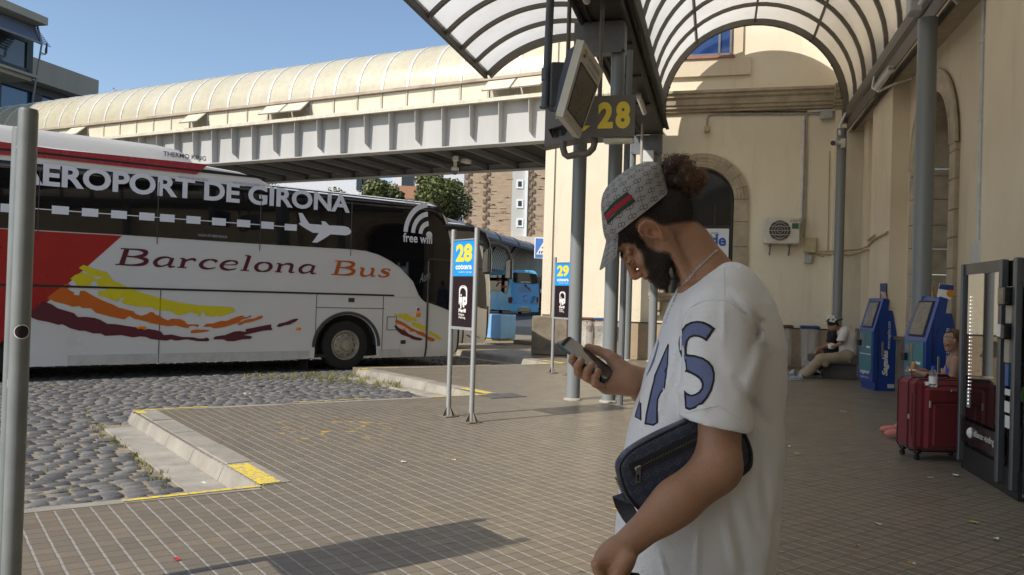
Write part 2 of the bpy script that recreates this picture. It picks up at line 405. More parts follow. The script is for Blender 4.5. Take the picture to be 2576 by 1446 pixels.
# ================================================================== STATION BUILDING (end wall and long side wall)
SE = 19.6
def Ew(x, y): return PL(x, y, EA*SE, EA)
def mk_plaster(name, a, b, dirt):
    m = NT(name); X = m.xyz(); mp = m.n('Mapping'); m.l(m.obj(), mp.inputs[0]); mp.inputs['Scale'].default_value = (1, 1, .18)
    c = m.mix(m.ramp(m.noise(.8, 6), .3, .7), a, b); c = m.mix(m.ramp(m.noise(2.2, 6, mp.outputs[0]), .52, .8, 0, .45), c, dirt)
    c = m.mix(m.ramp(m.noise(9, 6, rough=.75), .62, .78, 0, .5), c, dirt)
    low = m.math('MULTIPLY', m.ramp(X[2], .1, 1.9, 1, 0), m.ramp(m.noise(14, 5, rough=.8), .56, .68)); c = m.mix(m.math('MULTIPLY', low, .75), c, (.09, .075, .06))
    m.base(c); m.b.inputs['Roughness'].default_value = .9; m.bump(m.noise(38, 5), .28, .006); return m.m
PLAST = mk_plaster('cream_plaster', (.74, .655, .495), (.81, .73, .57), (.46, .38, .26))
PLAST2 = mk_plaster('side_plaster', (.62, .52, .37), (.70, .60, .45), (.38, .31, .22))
STONE = mat('carved_stone', (.42, .35, .25), .85, var=.2, scale=3, bump=.5, bscale=35, dirt=((.19, .15, .10), .7))
PLINTH = mat('granite_plinth', (.20, .165, .12), .8, var=.3, scale=4, bump=.4, bscale=60, dirt=((.08, .065, .05), .7))
GLASSD = mat('dark_glass', (.012, .014, .016), .06, var=.3, scale=.6, spec=.7)
FRAMED = mat('dark_window_frame', (.03, .028, .026), .5)
bl = thing('station_building', 'cream plaster station building with arched window and long wall beside the platform', 'building', ST(SE, 0, 0))
TL, TR, ZT = -4.39, 3.28, 13.0
cw = PL(1764, 421, EA*SE, EA); tc = float(cw @ EB); zi = float(cw[2]); RI, RO = .80, 1.14; zs = zi-RI
def arch(s, t0, r, z0, n=24): return [ST(s, t0-r*cos(pi*k/n), z0+r*sin(pi*k/n)) for k in range(n+1)]
ZSL = 1.62; mb = MB(); mb.poly([ST(SE, TL, ZSL), ST(SE, tc-RI, ZSL)]+arch(SE, tc, RI, zs)+[ST(SE, tc+RI, ZSL), ST(SE, TR, ZSL), ST(SE, TR, ZT), ST(SE, TL, ZT)], 0, -EA); mb.poly([ST(SE, TL, 0), ST(SE, TR, 0), ST(SE, TR, ZSL), ST(SE, TL, ZSL)], 0, -EA)
mb.poly([ST(SE, TL, 0), ST(SE, TL, ZT), ST(SE+16, TL, ZT), ST(SE+16, TL, 0)], 0, -EB)
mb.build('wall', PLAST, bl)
mb = MB()                                               # stone surround of the arched window, in voussoirs
vs = [ST(SE, tc-RI, .6+k*.46) for k in range(int((zs-.6)/.46))]
for k in range(11):
    a0, a1 = pi*k/11+.006, pi*(k+1)/11-.006; pr = []
    o = [ST(SE-.07, tc-r*cos(a), zs+r*sin(a)) for r, a in ((RI, a0), (RI+.15, a0), (RO, a0), (RO, (a0+a1)/2), (RO, a1), (RI+.15, a1), (RI, a1), (RI, (a0+a1)/2))]
    mb.poly(o, .4, -EA)
for sg in (-1, 1):
    z = ZSL
    while z < zs-.02:
        z1 = min(zs, z+.62); mb.box(ST(SE+.13, tc+sg*(RI+RO)/2, (z+z1)/2), (RO-RI, .4, z1-z-.012), EB, EA, EZ); z = z1
for r in (.87, .95, 1.03): mb.tube(arch(SE-.075, tc, r, zs, 30), .012, 6)
mb.build('stone_surround', STONE, bl, True, 30)
mb = MB(); mb.poly([ST(SE+.26, tc-RI, 0)]+arch(SE+.26, tc, RI, zs)+[ST(SE+.26, tc+RI, 0)], 0, -EA); wi = mb.build('arched_window', GLASSD, bl)
mb = MB(); mb.tube([ST(SE+.23, tc-RI+.03, .0)]+arch(SE+.23, tc, RI-.03, zs)+[ST(SE+.23, tc+RI-.03, .0)], .035, 8)
for z in (2.05, 3.38): mb.box(ST(SE+.235, tc, z), (RI*2, .05, .06), EB, EA, EZ)
mb.box(ST(SE+.235, tc+.35, 2), (.045, .05, 3.9), EB, EA, EZ); mb.build('window_frame', FRAMED, wi)
mb = MB()
prof = [(0, 0), (-.10, .02), (-.10, .07), (-.16, .09), (-.16, .15), (-.20, .17), (-.22, .30), (-.28, .34), (-.28, .40), (-.34, .43), (-.34, .49), (0, .50)]
zc = 6.17; mb.sweep(prof, [ST(SE, TL, zc), ST(SE, 2.55, zc)], EA, EZ); mb.sweep([(a-.16, b+.01) for a, b in prof], [ST(SE, 2.553, zc), ST(SE, TR, zc)], EA, EZ)
mb.build('cornice', STONE, bl)
mb = MB(); mb.box(ST(SE-.09, 2.93, 3.0), (.62, .18, 6.2), EB, EA, EZ); mb.build('corner_pilaster', PLAST, bl)
mb = MB(); mb.box(ST(SE-.02, TL+.13, 7), (.24, .05, 11.9), EB, EA, EZ); mb.build('corner_strip', PLAST, bl)
mb = MB(); z = 0
mb.bbox(ST(SE+.1, TL+.28, .5), (.95, .6, 1.0), .03, EB, EA, EZ); mb.build('corner_plinth', PLINTH, bl)
mb = MB(); mb.box(ST(SE-.02, (TL+1.0+2.6)/2, .46), (2.6-TL-1.0, .06, .92), EB, EA, EZ)
mb.build('wall_base', mk_plaster('stained_base', (.36, .27, .18), (.46, .36, .25), (.16, .12, .08)), bl)
mb = MB(); mb.tube([ST(SE-.055, TL+1, .93), ST(SE-.055, 2.6, .93)], .016, 6); mb.build('base_rail', FRAMED, bl)
u0, u1 = Ew(1742, 95), Ew(1840, 140)                     # window above
mb = MB(); a, b_ = float(u0 @ EB), float(u1 @ EB); zb = float(u1[2])
mb.box(ST(SE-.04, (a+b_)/2-.3, zb+.75), (b_-a+.6, .03, 1.5), EB, EA, EZ); uw = mb.build('upper_window', mat('blue_glass', (.02, .05, .16), .08, spec=.8), bl)
mb = MB()
for tt in (a-.55, b_-.03, b_-.30): mb.box(ST(SE-.06, tt, zb+.75), (.05, .06, 1.56), EB, EA, EZ)
mb.box(ST(SE-.06, (a+b_)/2-.3, zb+.02), (b_-a+.66, .06, .06), EB, EA, EZ); mb.build('window_frame', mat('grey_frame', (.16, .16, .17), .5), uw)
mb = MB(); mb.box(ST(SE-.07, (a+b_)/2-.3, zb-.05), (b_-a+.75, .16, .06), EB, EA, EZ); mb.build('sill', mat('clay_sill', (.33, .15, .10), .8), uw)
mb = MB(); mb.box(ST(SE-.05, (a+b_)/2-.3, zb-.29), (b_-a+1.5, .10, .42), EB, EA, EZ); mb.box(ST(SE-.03, b_+.15, zb+.75), (.22, .07, 1.66), EB, EA, EZ); mb.build('window_surround', STONE if False else PLAST2, bl)
# the stone bracket seen low on the end wall
mb = MB()
mb.sweep([(0, 0), (-.08, .0), (-.10, .05), (-.17, .07), (-.17, .13), (-.22, .15), (-.22, .23), (0, .23)], [ST(SE, tc-RO-.06, 1.46), ST(SE, tc+RO+.06, 1.46)], EA, EZ)
for sg in (-1, 1): mb.box(ST(SE-.09, tc+sg*(RO-.12), 1.36), (.30, .18, .2), EB, EA, EZ); mb.box(ST(SE-.07, tc+sg*(RO-.12), 1.20), (.22, .13, .14), EB, EA, EZ)
mb.build('window_ledge', STONE, bl)
# long side wall with protrusions and a deep arched recess
mb = MB()
R0, R1, RC, RZ = 12.43, 14.5, 13.465, 3.88; RR = (R1-R0)/2; RR1 = RR
def archS(t, r, n=24): return [ST(RC-r*cos(pi*k/n), t, RZ+r*sin(pi*k/n)) for k in range(n+1)]
mb.poly([ST(-14, TR, 0), ST(R0, TR, 0)]+archS(TR, RR)+[ST(R1, TR, 0), ST(SE, TR, 0), ST(SE, TR, ZT), ST(-14, TR, ZT)], 0, -EB)
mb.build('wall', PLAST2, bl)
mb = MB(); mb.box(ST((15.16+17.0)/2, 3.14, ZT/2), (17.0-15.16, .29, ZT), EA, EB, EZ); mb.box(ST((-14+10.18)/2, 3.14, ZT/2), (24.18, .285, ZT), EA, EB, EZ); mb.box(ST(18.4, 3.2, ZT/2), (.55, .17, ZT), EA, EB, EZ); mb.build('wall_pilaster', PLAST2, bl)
mb = MB()                                               # jambs of the recess in stone blocks
def jamb(s, sg):
    z = 0; i = 0
    while z < RZ-.02:
        z1 = min(RZ, z+(.44 if i % 2 else .40)); mb.bbox(ST(s+sg*.04, TR+.27, (z+z1)/2), (.10, .62, z1-z-.008), .006, EA, EB, EZ)
        mb.bbox(ST(s+sg*.16, TR-.02, (z+z1)/2), (.30, .08, z1-z-.008), .01, EA, EB, EZ); z = z1; i += 1
jamb(R1, 1); jamb(R0, -1)
o = archS(TR, RR); q = archS(TR+.58, RR); mb.add(o+q, [(k, k+1, k+26, k+25) for k in range(24)])
o = archS(TR-.055, RR); q = archS(TR-.055, RR+.3); mb.add(o+q, [(k, k+1, k+26, k+25) for k in range(24)]); mb.tube(archS(TR-.05, RR+.31), .03, 6); mb.tube(archS(TR-.05, RR+.02), .025, 6)
mb.build('stone_arch', STONE, bl, True, 30)
mb = MB(); mb.poly([ST(R0-.05, TR+.57, 0)]+archS(TR+.57, RR+.05)+[ST(R1+.05, TR+.57, 0)], 0, -EB); dr = mb.build('recess_door', GLASSD, bl)
mb = MB()
for s in (R0+.02, RC, R1-.02): mb.box(ST(s, TR+.54, 2), (.09, .06, 4.0), EA, EB, EZ)
mb.box(ST(RC, TR+.54, 2.3), (2.1, .06, .12), EA, EB, EZ); mb.build('door_frame', FRAMED, dr)
mb = MB()
for a, b_, t in ((14.86, 15.2, 3.2), (15.15, 17.01, 2.985), (17, 18.1, 3.22), (18.1, 18.7, 3.1), (18.7, SE, 3.22), (10.2, 12.1, 3.22), (-14, 10.19, 2.985)):
    mb.box(ST((a+b_)/2, t+.13, .47), (b_-a, .32, .94), EA, EB, EZ); mb.box(ST((a+b_)/2, t+.12, .955), (b_-a+.02, .36, .06), EA, EB, EZ)
mb.build('plinth', PLINTH, bl)
mb = MB(); mb.box(ST(-7.2, 1.2, 4.5), (.4, 5.2, 9), EA, EB, EZ); mb.build('added_shade_wall', PLAST2, bl)  # unseen wall behind the viewer, added to block sky light under the canopy
# fittings on the walls ------------------------------------------------
GREYP = mat('grey_plastic', (.42, .42, .40), .55); CABLE = mat('dark_cable', (.05, .045, .04), .7); CREAMB = mat('cream_box', (.50, .43, .26), .6)
pq = Ew(1780, 640)
po = thing('window_poster', 'white poster with blue lettering and a small heart outline inside the arched window', 'poster', ST(SE+.2, tc+.2, 3))
mb = MB(); a = Ew(1700, 573) @ EB; b_ = Ew(1834, 573) @ EB; z1 = Ew(1834, 573)[2]; z0 = Ew(1834, 700)[2]; mb.box(ST(SE+.215, (a+b_)/2, (z0+z1)/2), (b_-a, .012, z1-z0), EB, EA, EZ); mb.build('poster_sheet', mat('poster_white', (.72, .73, .75), .5, var=.03), po)
mb = MB(); e = Ew(1776, 617); put_text(mb, 'vinde', ST(SE+.205, float(e @ EB)-.38, e[2]), EB, EZ, .85, .30, .03); mb.build('poster_lettering', mat('poster_blue', (.03, .09, .42), .5), po)
mb = MB(); e = Ew(1797, 590); hp = [ST(SE+.205, float(e @ EB)+.09*(16*sin(a)**3)/16, e[2]+.09*(13*cos(a)-5*cos(2*a)-2*cos(3*a)-cos(4*a))/16) for a in np.linspace(0, 2*pi, 30)[:-1]]; mb.tube(hp, .008, 5, closed=True); mb.build('heart_outline', mat('poster_green', (.10, .22, .25), .5), po)
ac = thing('air_conditioner', 'white outdoor air conditioning unit with round fan grille high on the cream wall', 'air conditioner', ST(SE-.3, 1.5, 2.9))
a, b_ = float(Ew(1921, 560) @ EB)*.985, float(Ew(2012, 560) @ EB)*.985; z0, z1 = 2.93, 3.55; ACW = mat('ac_white', (.62, .58, .50), .5, dirt=((.38, .33, .26), .4)); SF = SE-.36
mb = MB(); mb.bbox(ST(SF+.15, (a+b_)/2, (z0+z1)/2), (b_-a, .30, z1-z0), .02, EB, EA, EZ); mb.build('housing', ACW, ac, True)
fcx = a+.36; fcz = (z0+z1)/2+.0
mb = MB(); mb.lathe(ST(SF-.004, fcx, fcz), -EA, [(0, .0), (0, .235), (.008, .24)], 32); mb.build('fan_opening', mat('fan_dark', (.07, .05, .055), .6, var=.4, scale=9), ac)
mb = MB()
for r in (.06, .12, .18, .245): mb.tube([ST(SF-.016, fcx+r*cos(x), fcz+r*sin(x)) for x in np.linspace(0, 2*pi, 29)[:-1]], .004, 5, closed=True)
for k in range(5): zz = fcz-.2+k*.1; hw = sqrt(max(0, .245**2-(zz-fcz)**2)); mb.cyl(ST(SF-.018, fcx-hw, zz), ST(SF-.018, fcx+hw, zz), .005, 5)
mb.bbox(ST(SF-.004, fcx, fcz), (.56, .012, .58), .005, EB, EA, EZ) if False else None
mb.build('fan_grille', ACW, ac)
mb = MB(); mb.box(ST(SF-.003, b_-.11, z1-.20), (.15, .008, .13), EB, EA, EZ); mb.build('green_sticker', mat('green_sticker', (.03, .13, .07), .5), ac)
mb = MB(); put_text(mb, 'MITSUBISHI', ST(SF-.003, b_-.17, z1-.085), EB, EZ, .14, .022, .02); put_text(mb, 'ELECTRIC', ST(SF-.003, b_-.17, z1-.115), EB, EZ, .11, .02, .02)
mb.build('maker_lettering', CABLE, ac)
mb = MB()
for k in range(3): an = pi/2+k*2*pi/3; ct = ST(SF-.004, b_-.215, z1-.085)+(EB*cos(an)+EZ*sin(an))*.017; d1 = EB*cos(an)+EZ*sin(an); d2 = -EB*sin(an)+EZ*cos(an); mb.add([ct+d1*.017, ct+d2*.01, ct-d1*.017, ct-d2*.01], [(0, 1, 2, 3)])
mb.build('maker_emblem', mat('emblem_red', (.5, .02, .03), .5), ac)
mb = MB()
for tt in (a+.16, b_-.22): mb.box(ST(SE-.18, tt, z0-.03), (.05, .36, .05), EB, EA, EZ); mb.tube([ST(SE-.02, tt, z0-.25), ST(SE-.28, tt, z0-.06)], .018, 6)
mb.build('wall_bracket', mat('bracket_metal', (.2, .19, .18), .5, .6), ac)
def wbox(px, py, w_, h_, d_, name, label, m_):
    p = Ew(px, py); mb = MB(); c0 = ST(SE-d_/2-.004, float(p @ EB), p[2]); mb.bbox(c0, (w_, d_, h_), .012, EB, EA, EZ); mb.box(ST(SE-d_-.006, float(p @ EB), p[2]), (w_-.03, .008, h_-.03), EB, EA, EZ)
    return tag(mb.build(name, m_, None, True), label, 'electrical box')
wbox(2036, 617, .27, .36, .14, 'electrical_box', 'yellowed electrical box on the wall beside the air conditioner', CREAMB)
wbox(2031, 652, .18, .21, .12, 'electrical_box', 'small grey electrical box below the yellowed one on the wall', GREYP)
wbox(2077, 292, .26, .19, .14, 'electrical_box', 'grey junction box under the cornice beside the corner pilaster', GREYP)
wbox(1778, 326, .13, .14, .1, 'electrical_box', 'little cream junction box at the lower end of the bent conduit', CREAMB)
PIPEW = mat('white_pipe', (.62, .60, .55), .5); PIPEG = mat('grey_pipe', (.36, .34, .30), .6); PIPED = mat('painted_pipe', (.42, .34, .22), .7)
def wpipe(pts, r, name, label, m_, off=.03):
    mb = MB(); P = []
    for x, y in pts: p = Ew(x, y); P.append(ST(SE-off, float(p @ EB), p[2]))
    mb.tube(P, r, 8)
    for i in range(len(P)-1):
        L = np.linalg.norm(P[i+1]-P[i])
        for k in range(int(L/.8)): q = P[i]+(P[i+1]-P[i])*((k+.5)/max(1, int(L/.8))); mb.lathe(q-unit(P[i+1]-P[i])*.012, P[i+1]-P[i], [(0, r), (0, r*1.45), (.024, r*1.45), (.024, r)], 8)
    return tag(mb.build(name, m_, None, True), label, 'pipe')
wpipe([(1778, 322), (1779, 300), (1782, 292), (1792, 288), (1900, 288), (2030, 287), (2075, 288)], .02, 'conduit', 'thin bent conduit running under the cornice to a little cream box', PIPEG)
wpipe([(1640, 281), (1900, 282), (2070, 281)], .014, 'cable', 'dark cable running straight along the bottom of the cornice', CABLE)
wpipe([(2030, 283), (2028, 300), (2027, 420), (2022, 598)], .022, 'conduit', 'thin grey vertical conduit down to the yellowed electrical box', PIPEG)
wpipe([(2020, 295), (2018, 420), (2013, 565)], .045, 'cable_duct', 'wide white vertical duct running down to the air conditioner', PIPEW)
wpipe([(2030, 281), (2080, 278), (2112, 280)], .035, 'cable_bundle', 'white bundle of cables bending under the cornice near the corner', PIPEW)
wpipe([(2048, 640), (2070, 646), (2081, 630), (2083, 560), (2086, 380)], .010, 'cable', 'thin cable climbing the wall beside the corner pilaster', PIPED, .02)
mb = MB(); mb.tube([ST(SE-.03, 2.1, 2.72), ST(SE-.04, 2.6, 2.70), ST(SE-.21, 2.65, 2.70), ST(SE-.21, 3.0, 2.69), ST(18.75, 3.08, 2.70), ST(18.1, 3.06, 2.71), ST(17.5, 3.2, 2.74), ST(17.02, 3.2, 2.76), ST(16.98, 2.97, 2.76), ST(16.5, 2.965, 2.82), ST(15.2, 2.965, 2.86)], .02, 8)
mb.tube([ST(SE-.03, 2.1, 2.78), ST(SE-.21, 2.65, 2.77), ST(18.75, 3.08, 2.78), ST(17.02, 3.2, 2.84), ST(16.98, 2.96, 2.85), ST(16.3, 2.955, 2.9)], .02, 8); tag(mb.build('cable', PIPED, None, True), 'pair of cables running round the corner along the side wall behind the column', 'cable')
mb = MB()
for dt in (0, .17):
    s = 10.86+dt if False else 10.95-dt; P = [ST(s, 3.20, 2.35), ST(s, 3.20, 5.5), ST(s, 3.15, 5.72), ST(s, 3.0, 5.82), ST(s+.1, 2.6, 5.72), ST(s+.2, 2.5, 5.5)]; mb.tube(P, .034, 10)
    for z in (2.75, 3.9, 4.9): mb.lathe(ST(s, 3.2, z), EZ, [(0, .034), (0, .046), (.04, .046), (.04, .034)], 10)
mb.bbox(ST(10.86, 3.19, 2.22), (.34, .12, .30), .015, EA, EB, EZ); tag(mb.build('conduit', mat('pale_conduit', (.50, .49, .46), .5), None, True), 'two pale parallel conduits rising from a square box above the vending machine', 'conduit')
# ghost mark and wall notice
mb = MB(); p = Ew(2018, 337)
# ================================================================== CANOPIES
STEEL = mat('grey_steel', (.155, .165, .175), .5, var=.12, scale=3, dirt=((.09, .085, .08), .4), bump=.12, bscale=50)
STEELP = mat('column_paint', (.20, .215, .22), .38, var=.10, scale=2, streak=True, dirt=((.12, .12, .115), .4))
RIBM = mat('brown_steel', (.115, .10, .078), .55, var=.15, dirt=((.05, .045, .04), .4))
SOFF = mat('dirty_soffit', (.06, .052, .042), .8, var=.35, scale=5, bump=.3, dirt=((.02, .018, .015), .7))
m = NT('milky_sheet'); tr = m.n('BsdfTranslucent'); mx = m.n('MixShader'); out = m.t.nodes['Material Output']
mp = m.n('Mapping'); m.l(m.obj(), mp.inputs[0]); mp.inputs['Scale'].default_value = (1, 1, 1)
c = m.mix(m.ramp(m.noise(.7, 6), .35, .75), (.80, .79, .76), (.90, .90, .88)); c = m.mix(m.ramp(m.noise(2.5, 6, rough=.75), .55, .8, 0, .4), c, (.55, .48, .36))
m.base(c); m.l(c, tr.inputs[0]); m.b.inputs['Roughness'].default_value = .22; mx.inputs[0].default_value = .50
m.l(m.b.outputs[0], mx.inputs[1]); m.l(tr.outputs[0], mx.inputs[2]); m.l(mx.outputs[0], out.inputs[0]); SHEET = m.m
SPK = mat('spike_wire', (.10, .085, .065), .6)
def arcpts(s, t0, z0, R, a0, a1, n=28): return [ST(s, t0-R*cos(a), z0+R*sin(a)) for a in np.linspace(a0, a1, n+1)]
def barrel(name, label, t0, z0, R, a0, a1, s0, s1, ds, purl, legs, spikes, thick=.05):
    r = thing(name, label, 'canopy', ST(s1, t0, z0))
    n = 28; mb = MB(); P = arcpts(s0, t0, z0, R, a0, a1, n)+arcpts(s1, t0, z0, R, a0, a1, n); mb.add(P, [(k, k+1, n+2+k, n+1+k) for k in range(n)]); mb.build('roof_sheet', SHEET, r, True, 180)
    s = s1; k = 0
    while s > s0+.02:
        mb = MB(); end = k == 0; w_ = .12 if end else .075; h_ = .13 if end else .07
        path = arcpts(s, t0, z0, R, a0, a1, n)
        if legs and end: path = [ST(s, t0-R*cos(a0), z0-legs)]+path+[ST(s, t0-R*cos(a1), z0-legs)]
        V = []
        cen = ST(s, t0, z0)
        for q in path:
            rad = unit(q-cen) if abs(q[2]-(z0-legs)) > 1e-6 else unit(V3(*(q-cen)[:2], 0))
            for a, b_ in ((-w_/2, -h_-.006), (w_/2, -h_-.006), (w_/2, -.006), (-w_/2, -.006)): V.append(q+EA*a+rad*b_)
        N = len(path); mb.add(V, [(i*4+j, (i+1)*4+j, (i+1)*4+(j+1) % 4, i*4+(j+1) % 4) for i in range(N-1) for j in range(4)]+[(0, 1, 2, 3), (N*4-1, N*4-2, N*4-3, N*4-4)])
        mb.build('rib', RIBM, r, True, 40); s -= ds; k += 1
    for a in purl:
        mb = MB(); rad = V3(0, 0, 0)-EB*cos(a)+EZ*sin(a); tg = unit(np.cross(EA, rad)); c0 = ST(0, t0, z0)+rad*(R-.05); mb.box(c0+EA*(s0+s1)/2, (s1-s0, .045, .06), EA, tg, rad); mb.build('purlin', RIBM, r)
    if spikes:
        V = []; Fc = []
        for a, sg in spikes:
            for i in range(620):
                s = s1-random.random()**1.0*(s1-s0)*.62; q = ST(s, t0-R*cos(a), z0+R*sin(a)-.02); d = (EB*sg*random.uniform(.02, .16)+EZ*random.uniform(.05, .2)+EA*random.gauss(0, .06)); o = len(V); wv = EA*.0022
                V.extend([q-wv, q+wv, q+d]); Fc.append((o, o+1, o+2))
        mb = MB(); mb.add(V, Fc); mb.build('bird_spikes', SPK, r)
    return r
RT0, RR_, RZ0 = .68, 2.15, 6.08
cr = barrel('barrel_canopy', 'long white barrel vaulted canopy between the columns and the side wall', RT0, RZ0, RR_, 0.0, pi, -9.5, 19.0, 1.055, (radians(52), radians(91), radians(130)), .38, ((.03, 1), (pi-.03, -1)))
mb = MB(); P = [q+EZ*0 for q in arcpts(18.93, RT0, RZ0, RR_-.16, .1, pi-.1, 30)]; mb.tube(P, .014, 6)
for q in P[2::4]: mb.ball(q, .028, 6, 4)
mb.build('cable', CABLE, cr)
LT0, LR = -3.0, 2.41; LZ0 = 6.83-LR
aL0 = math.acos(1.73/LR); aL1 = math.acos(-(-2.02+3.0)/LR)
cl = barrel('edge_canopy', 'open ended white curved canopy cantilevered over the bus side of the columns', LT0, LZ0, LR, aL0, aL1, -9.5, 15.25, .845, (), 0, None)
mb = MB(); mb.box(ST((15.31-9.5)/2, -4.75, 6.09), (24.8, .07, .17), EA, EB, EZ); mb.build('eave_beam', RIBM, cl)
# central gutter beam on the column row
bm = thing('gutter_beam', 'dark dirty box beam carried by the double columns', 'beam', ST(11.24, -1.71, 5.6))
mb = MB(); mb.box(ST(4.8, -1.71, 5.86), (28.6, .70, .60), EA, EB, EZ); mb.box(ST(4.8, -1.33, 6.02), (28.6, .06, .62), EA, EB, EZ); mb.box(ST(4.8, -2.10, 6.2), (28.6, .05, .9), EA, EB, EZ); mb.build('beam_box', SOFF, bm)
mb = MB()
for t, r in ((-2.0, .035), (-1.88, .02), (-1.36, .03), (-1.26, .022), (-1.22, .03)):
    mb.tube([ST(s, t+random.gauss(0, .012), 5.52+random.gauss(0, .012)+(.1 if t > -1.3 else 0)) for s in np.linspace(-9, 18.8, 26)], r, 6)
mb.build('cable_run', mat('dirty_cable', (.05, .044, .036), .8), bm, True)
mb = MB()
for s in (9.3, 10.2, 12.2, 14, 16): mb.box(ST(s, -1.71, 5.545), (.10, .66, .05), EA, EB, EZ)
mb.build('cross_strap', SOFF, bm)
BRKT = mat('bracket_steel', (.135, .145, .155), .55, var=.15, dirt=((.07, .065, .06), .5))
def column_pair(s, zt=5.08, zt2=5.5, lab=''):
    pass
def column(p, top, r, label, group):
    t = thing('steel_column', label, 'column', p, group)
    mb = MB(); mb.lathe(p, EZ, [(0, r), (top, r)], 24); mb.lathe(p, EZ, [(0, r), (1.75, r+.0015)], 24) if False else None
    mb.build('shaft', STEELP, t, True); mb = MB(); mb.lathe(p, EZ, [(0, r+.035), (.018, r+.03), (.03, r+.002)], 24); mb.build('base_collar', mat('collar_mortar', (.36, .33, .29), .9), t, True); return t
lab = {(11.24, 0): 'grey steel column left of its twin under the dark bracket behind the phone', (11.24, 1): 'grey steel column right of its twin directly left of the cap brim', (19.1, 0): 'far grey steel column left of its twin by the cream wall', (19.1, 1): 'far grey steel column right of its twin by the cream wall', (-4.9, 0): 'grey steel column behind the viewer, bus side', (-4.9, 1): 'grey steel column behind the viewer, wall side'}
for s in (11.24, 19.1, -4.9):
    for i, t in enumerate((-2.0, -1.475)):
        column(ST(s, t-(.1 if s > 19 and i == 0 else 0), 0), 5.52, .1025, lab[s, i], 'steel columns of the canopy')
    mb = MB(); mb.box(ST(s-.02, -1.74, 5.31), (.74, .30, .42), EB, EA, EZ); mb.box(ST(s-.16, -1.74, 5.09), (.66, .05, .06), EB, EA, EZ); mb.build('head_bracket', BRKT, bm)
mb = MB(); mb.bbox(ST(18.86, -1.71, 4.98), (.32, .12, .28), .01, EB, EA, EZ); tag(mb.build('electrical_box', mat('white_box', (.60, .60, .58), .5), None), 'white square electrical box on the bracket of the far columns', 'electrical box')
mb = MB(); mb.cyl(ST(17.6, -1.72, 5.5), ST(17.6, -1.72, 3.2), .03, 8); tag(mb.build('hanging_pipe', PIPEG, None, True), 'thin pipe hanging in front of the white electrical box', 'pipe')
mb = MB(); mb.cyl(ST(11.0, -1.28, 5.05), ST(11.0, -1.28, 0), .045, 10); tag(mb.build('drain_pipe', STEEL, None, True), 'dark drainpipe close against the near column', 'pipe')
# right gutter beam on its own columns
gb_ = thing('gutter_beam', 'brown gutter beam with cables along the wall side of the canopy', 'beam', ST(11.6, 2.83, 5.6))
mb = MB(); pr = [(-.06, .02), (.05, .05), (.05, -.16), (.0, -.20), (.05, -.27), (.0, -.52), (-.02, -.52), (-.03, -.30), (-.08, -.22), (-.08, -.1)]
mb.sweep([(a, b_) for a, b_ in pr], [ST(-9.5, 2.83, 6.06), ST(19.06, 2.83, 6.06)], EB, EZ); mb.build('gutter', RIBM, gb_)
mb = MB(); s = -9
while s < 19: mb.box(ST(s+.9, 3.08, 5.585), (1.78, .36, .025), EA, EB, EZ); s += 1.82
mb.build('soffit_panel', mat('soffit_cream', (.42, .36, .27), .8, dirt=((.2, .16, .11), .6)), gb_)
mb = MB(); mb.cyl(ST(-9, 2.93, 5.53), ST(18.9, 2.93, 5.53), .03, 8); mb.tube([ST(s, 2.83+random.gauss(0, .01), 5.74+random.gauss(0, .015)) for s in np.linspace(-9, 18.9, 30)], .03, 6); mb.tube([ST(s, 2.80+random.gauss(0, .01), 5.79+random.gauss(0, .02)) for s in np.linspace(-9, 18.9, 30)], .018, 6); mb.build('cable_run', CABLE, gb_, True)
column(ST(11.75, 2.74, 0), 5.52, .125, 'thick grey column in front of the carved stone arch', 'steel columns of the canopy')
column(ST(18.75, 2.66, 0), 5.52, .105, 'grey column in the corner by the security camera', 'steel columns of the canopy')
column(ST(4.4, 2.74, 0), 5.52, .125, 'grey wall side column out of the picture to the right', 'steel columns of the canopy')
mb = MB(); q = ST(11.6, 2.60, 5.68); mb.bbox(q+EA*-.05-EB*.08, (.24, .16, .30), .015, EA, EB, EZ); tag(mb.build('electrical_box', GREYP, None, True), 'grey junction box on top of the thick wall side column', 'electrical box')
mb = MB()
for k in range(4): mb.tube([ST(11.45-k*.03, 2.55, 5.8+k*.04), ST(11.3, 2.50, 6.05+.03*k), ST(11.0, 2.55, 6.1), ST(10.75, 2.62, 5.7-.03*k), ST(10.8, 2.75, 5.5), ST(11.0, 2.9, 5.45), ST(11.2, 3.0, 5.6)], .022, 8)
tag(mb.build('cable_loop', PIPEW, None, True), 'loop of pale cables hanging round the thick column head', 'cable')
mb = MB(); mb.tube([ST(15.7, 2.78, 5.9), ST(15.6, 2.72, 5.6), ST(15.2, 2.76, 5.42), ST(14.8, 2.95, 5.45), ST(14.7, 3.2, 5.5)], .02, 8); mb.tube([ST(18.9, 2.75, 5.9), ST(18.8, 2.62, 5.6), ST(18.6, 2.6, 5.35)], .03, 8); tag(mb.build('cable_loop', PIPEW, None, True), 'pale cable loops hanging from the gutter between the two columns', 'cable')
def fluor(p0, p1, label, name='strip_light'):
    t = thing(name, label, 'light fitting', (np.array(p0)+p1)/2); d = unit(np.array(p1)-p0); sx = unit(np.cross(d, EZ))
    mb = MB(); c = (np.array(p0)+p1)/2; L = np.linalg.norm(np.array(p1)-p0); mb.bbox(c+EZ*.04, (L, .10, .06), .012, d, sx, EZ); mb.build('housing', mat('light_grey_housing', (.36, .35, .33), .5), t, True)
    mb = MB(); mb.tube([c-d*(L/2-.03), c+d*(L/2-.03)], .05, 12); mb.build('diffuser', mat('unlit_diffuser', (.62, .60, .56), .3, spec=.6), t, True)
fluor(ST(13.95, 2.72, 5.46), ST(15.15, 2.72, 5.46), 'unlit strip light hanging under the wall side gutter')
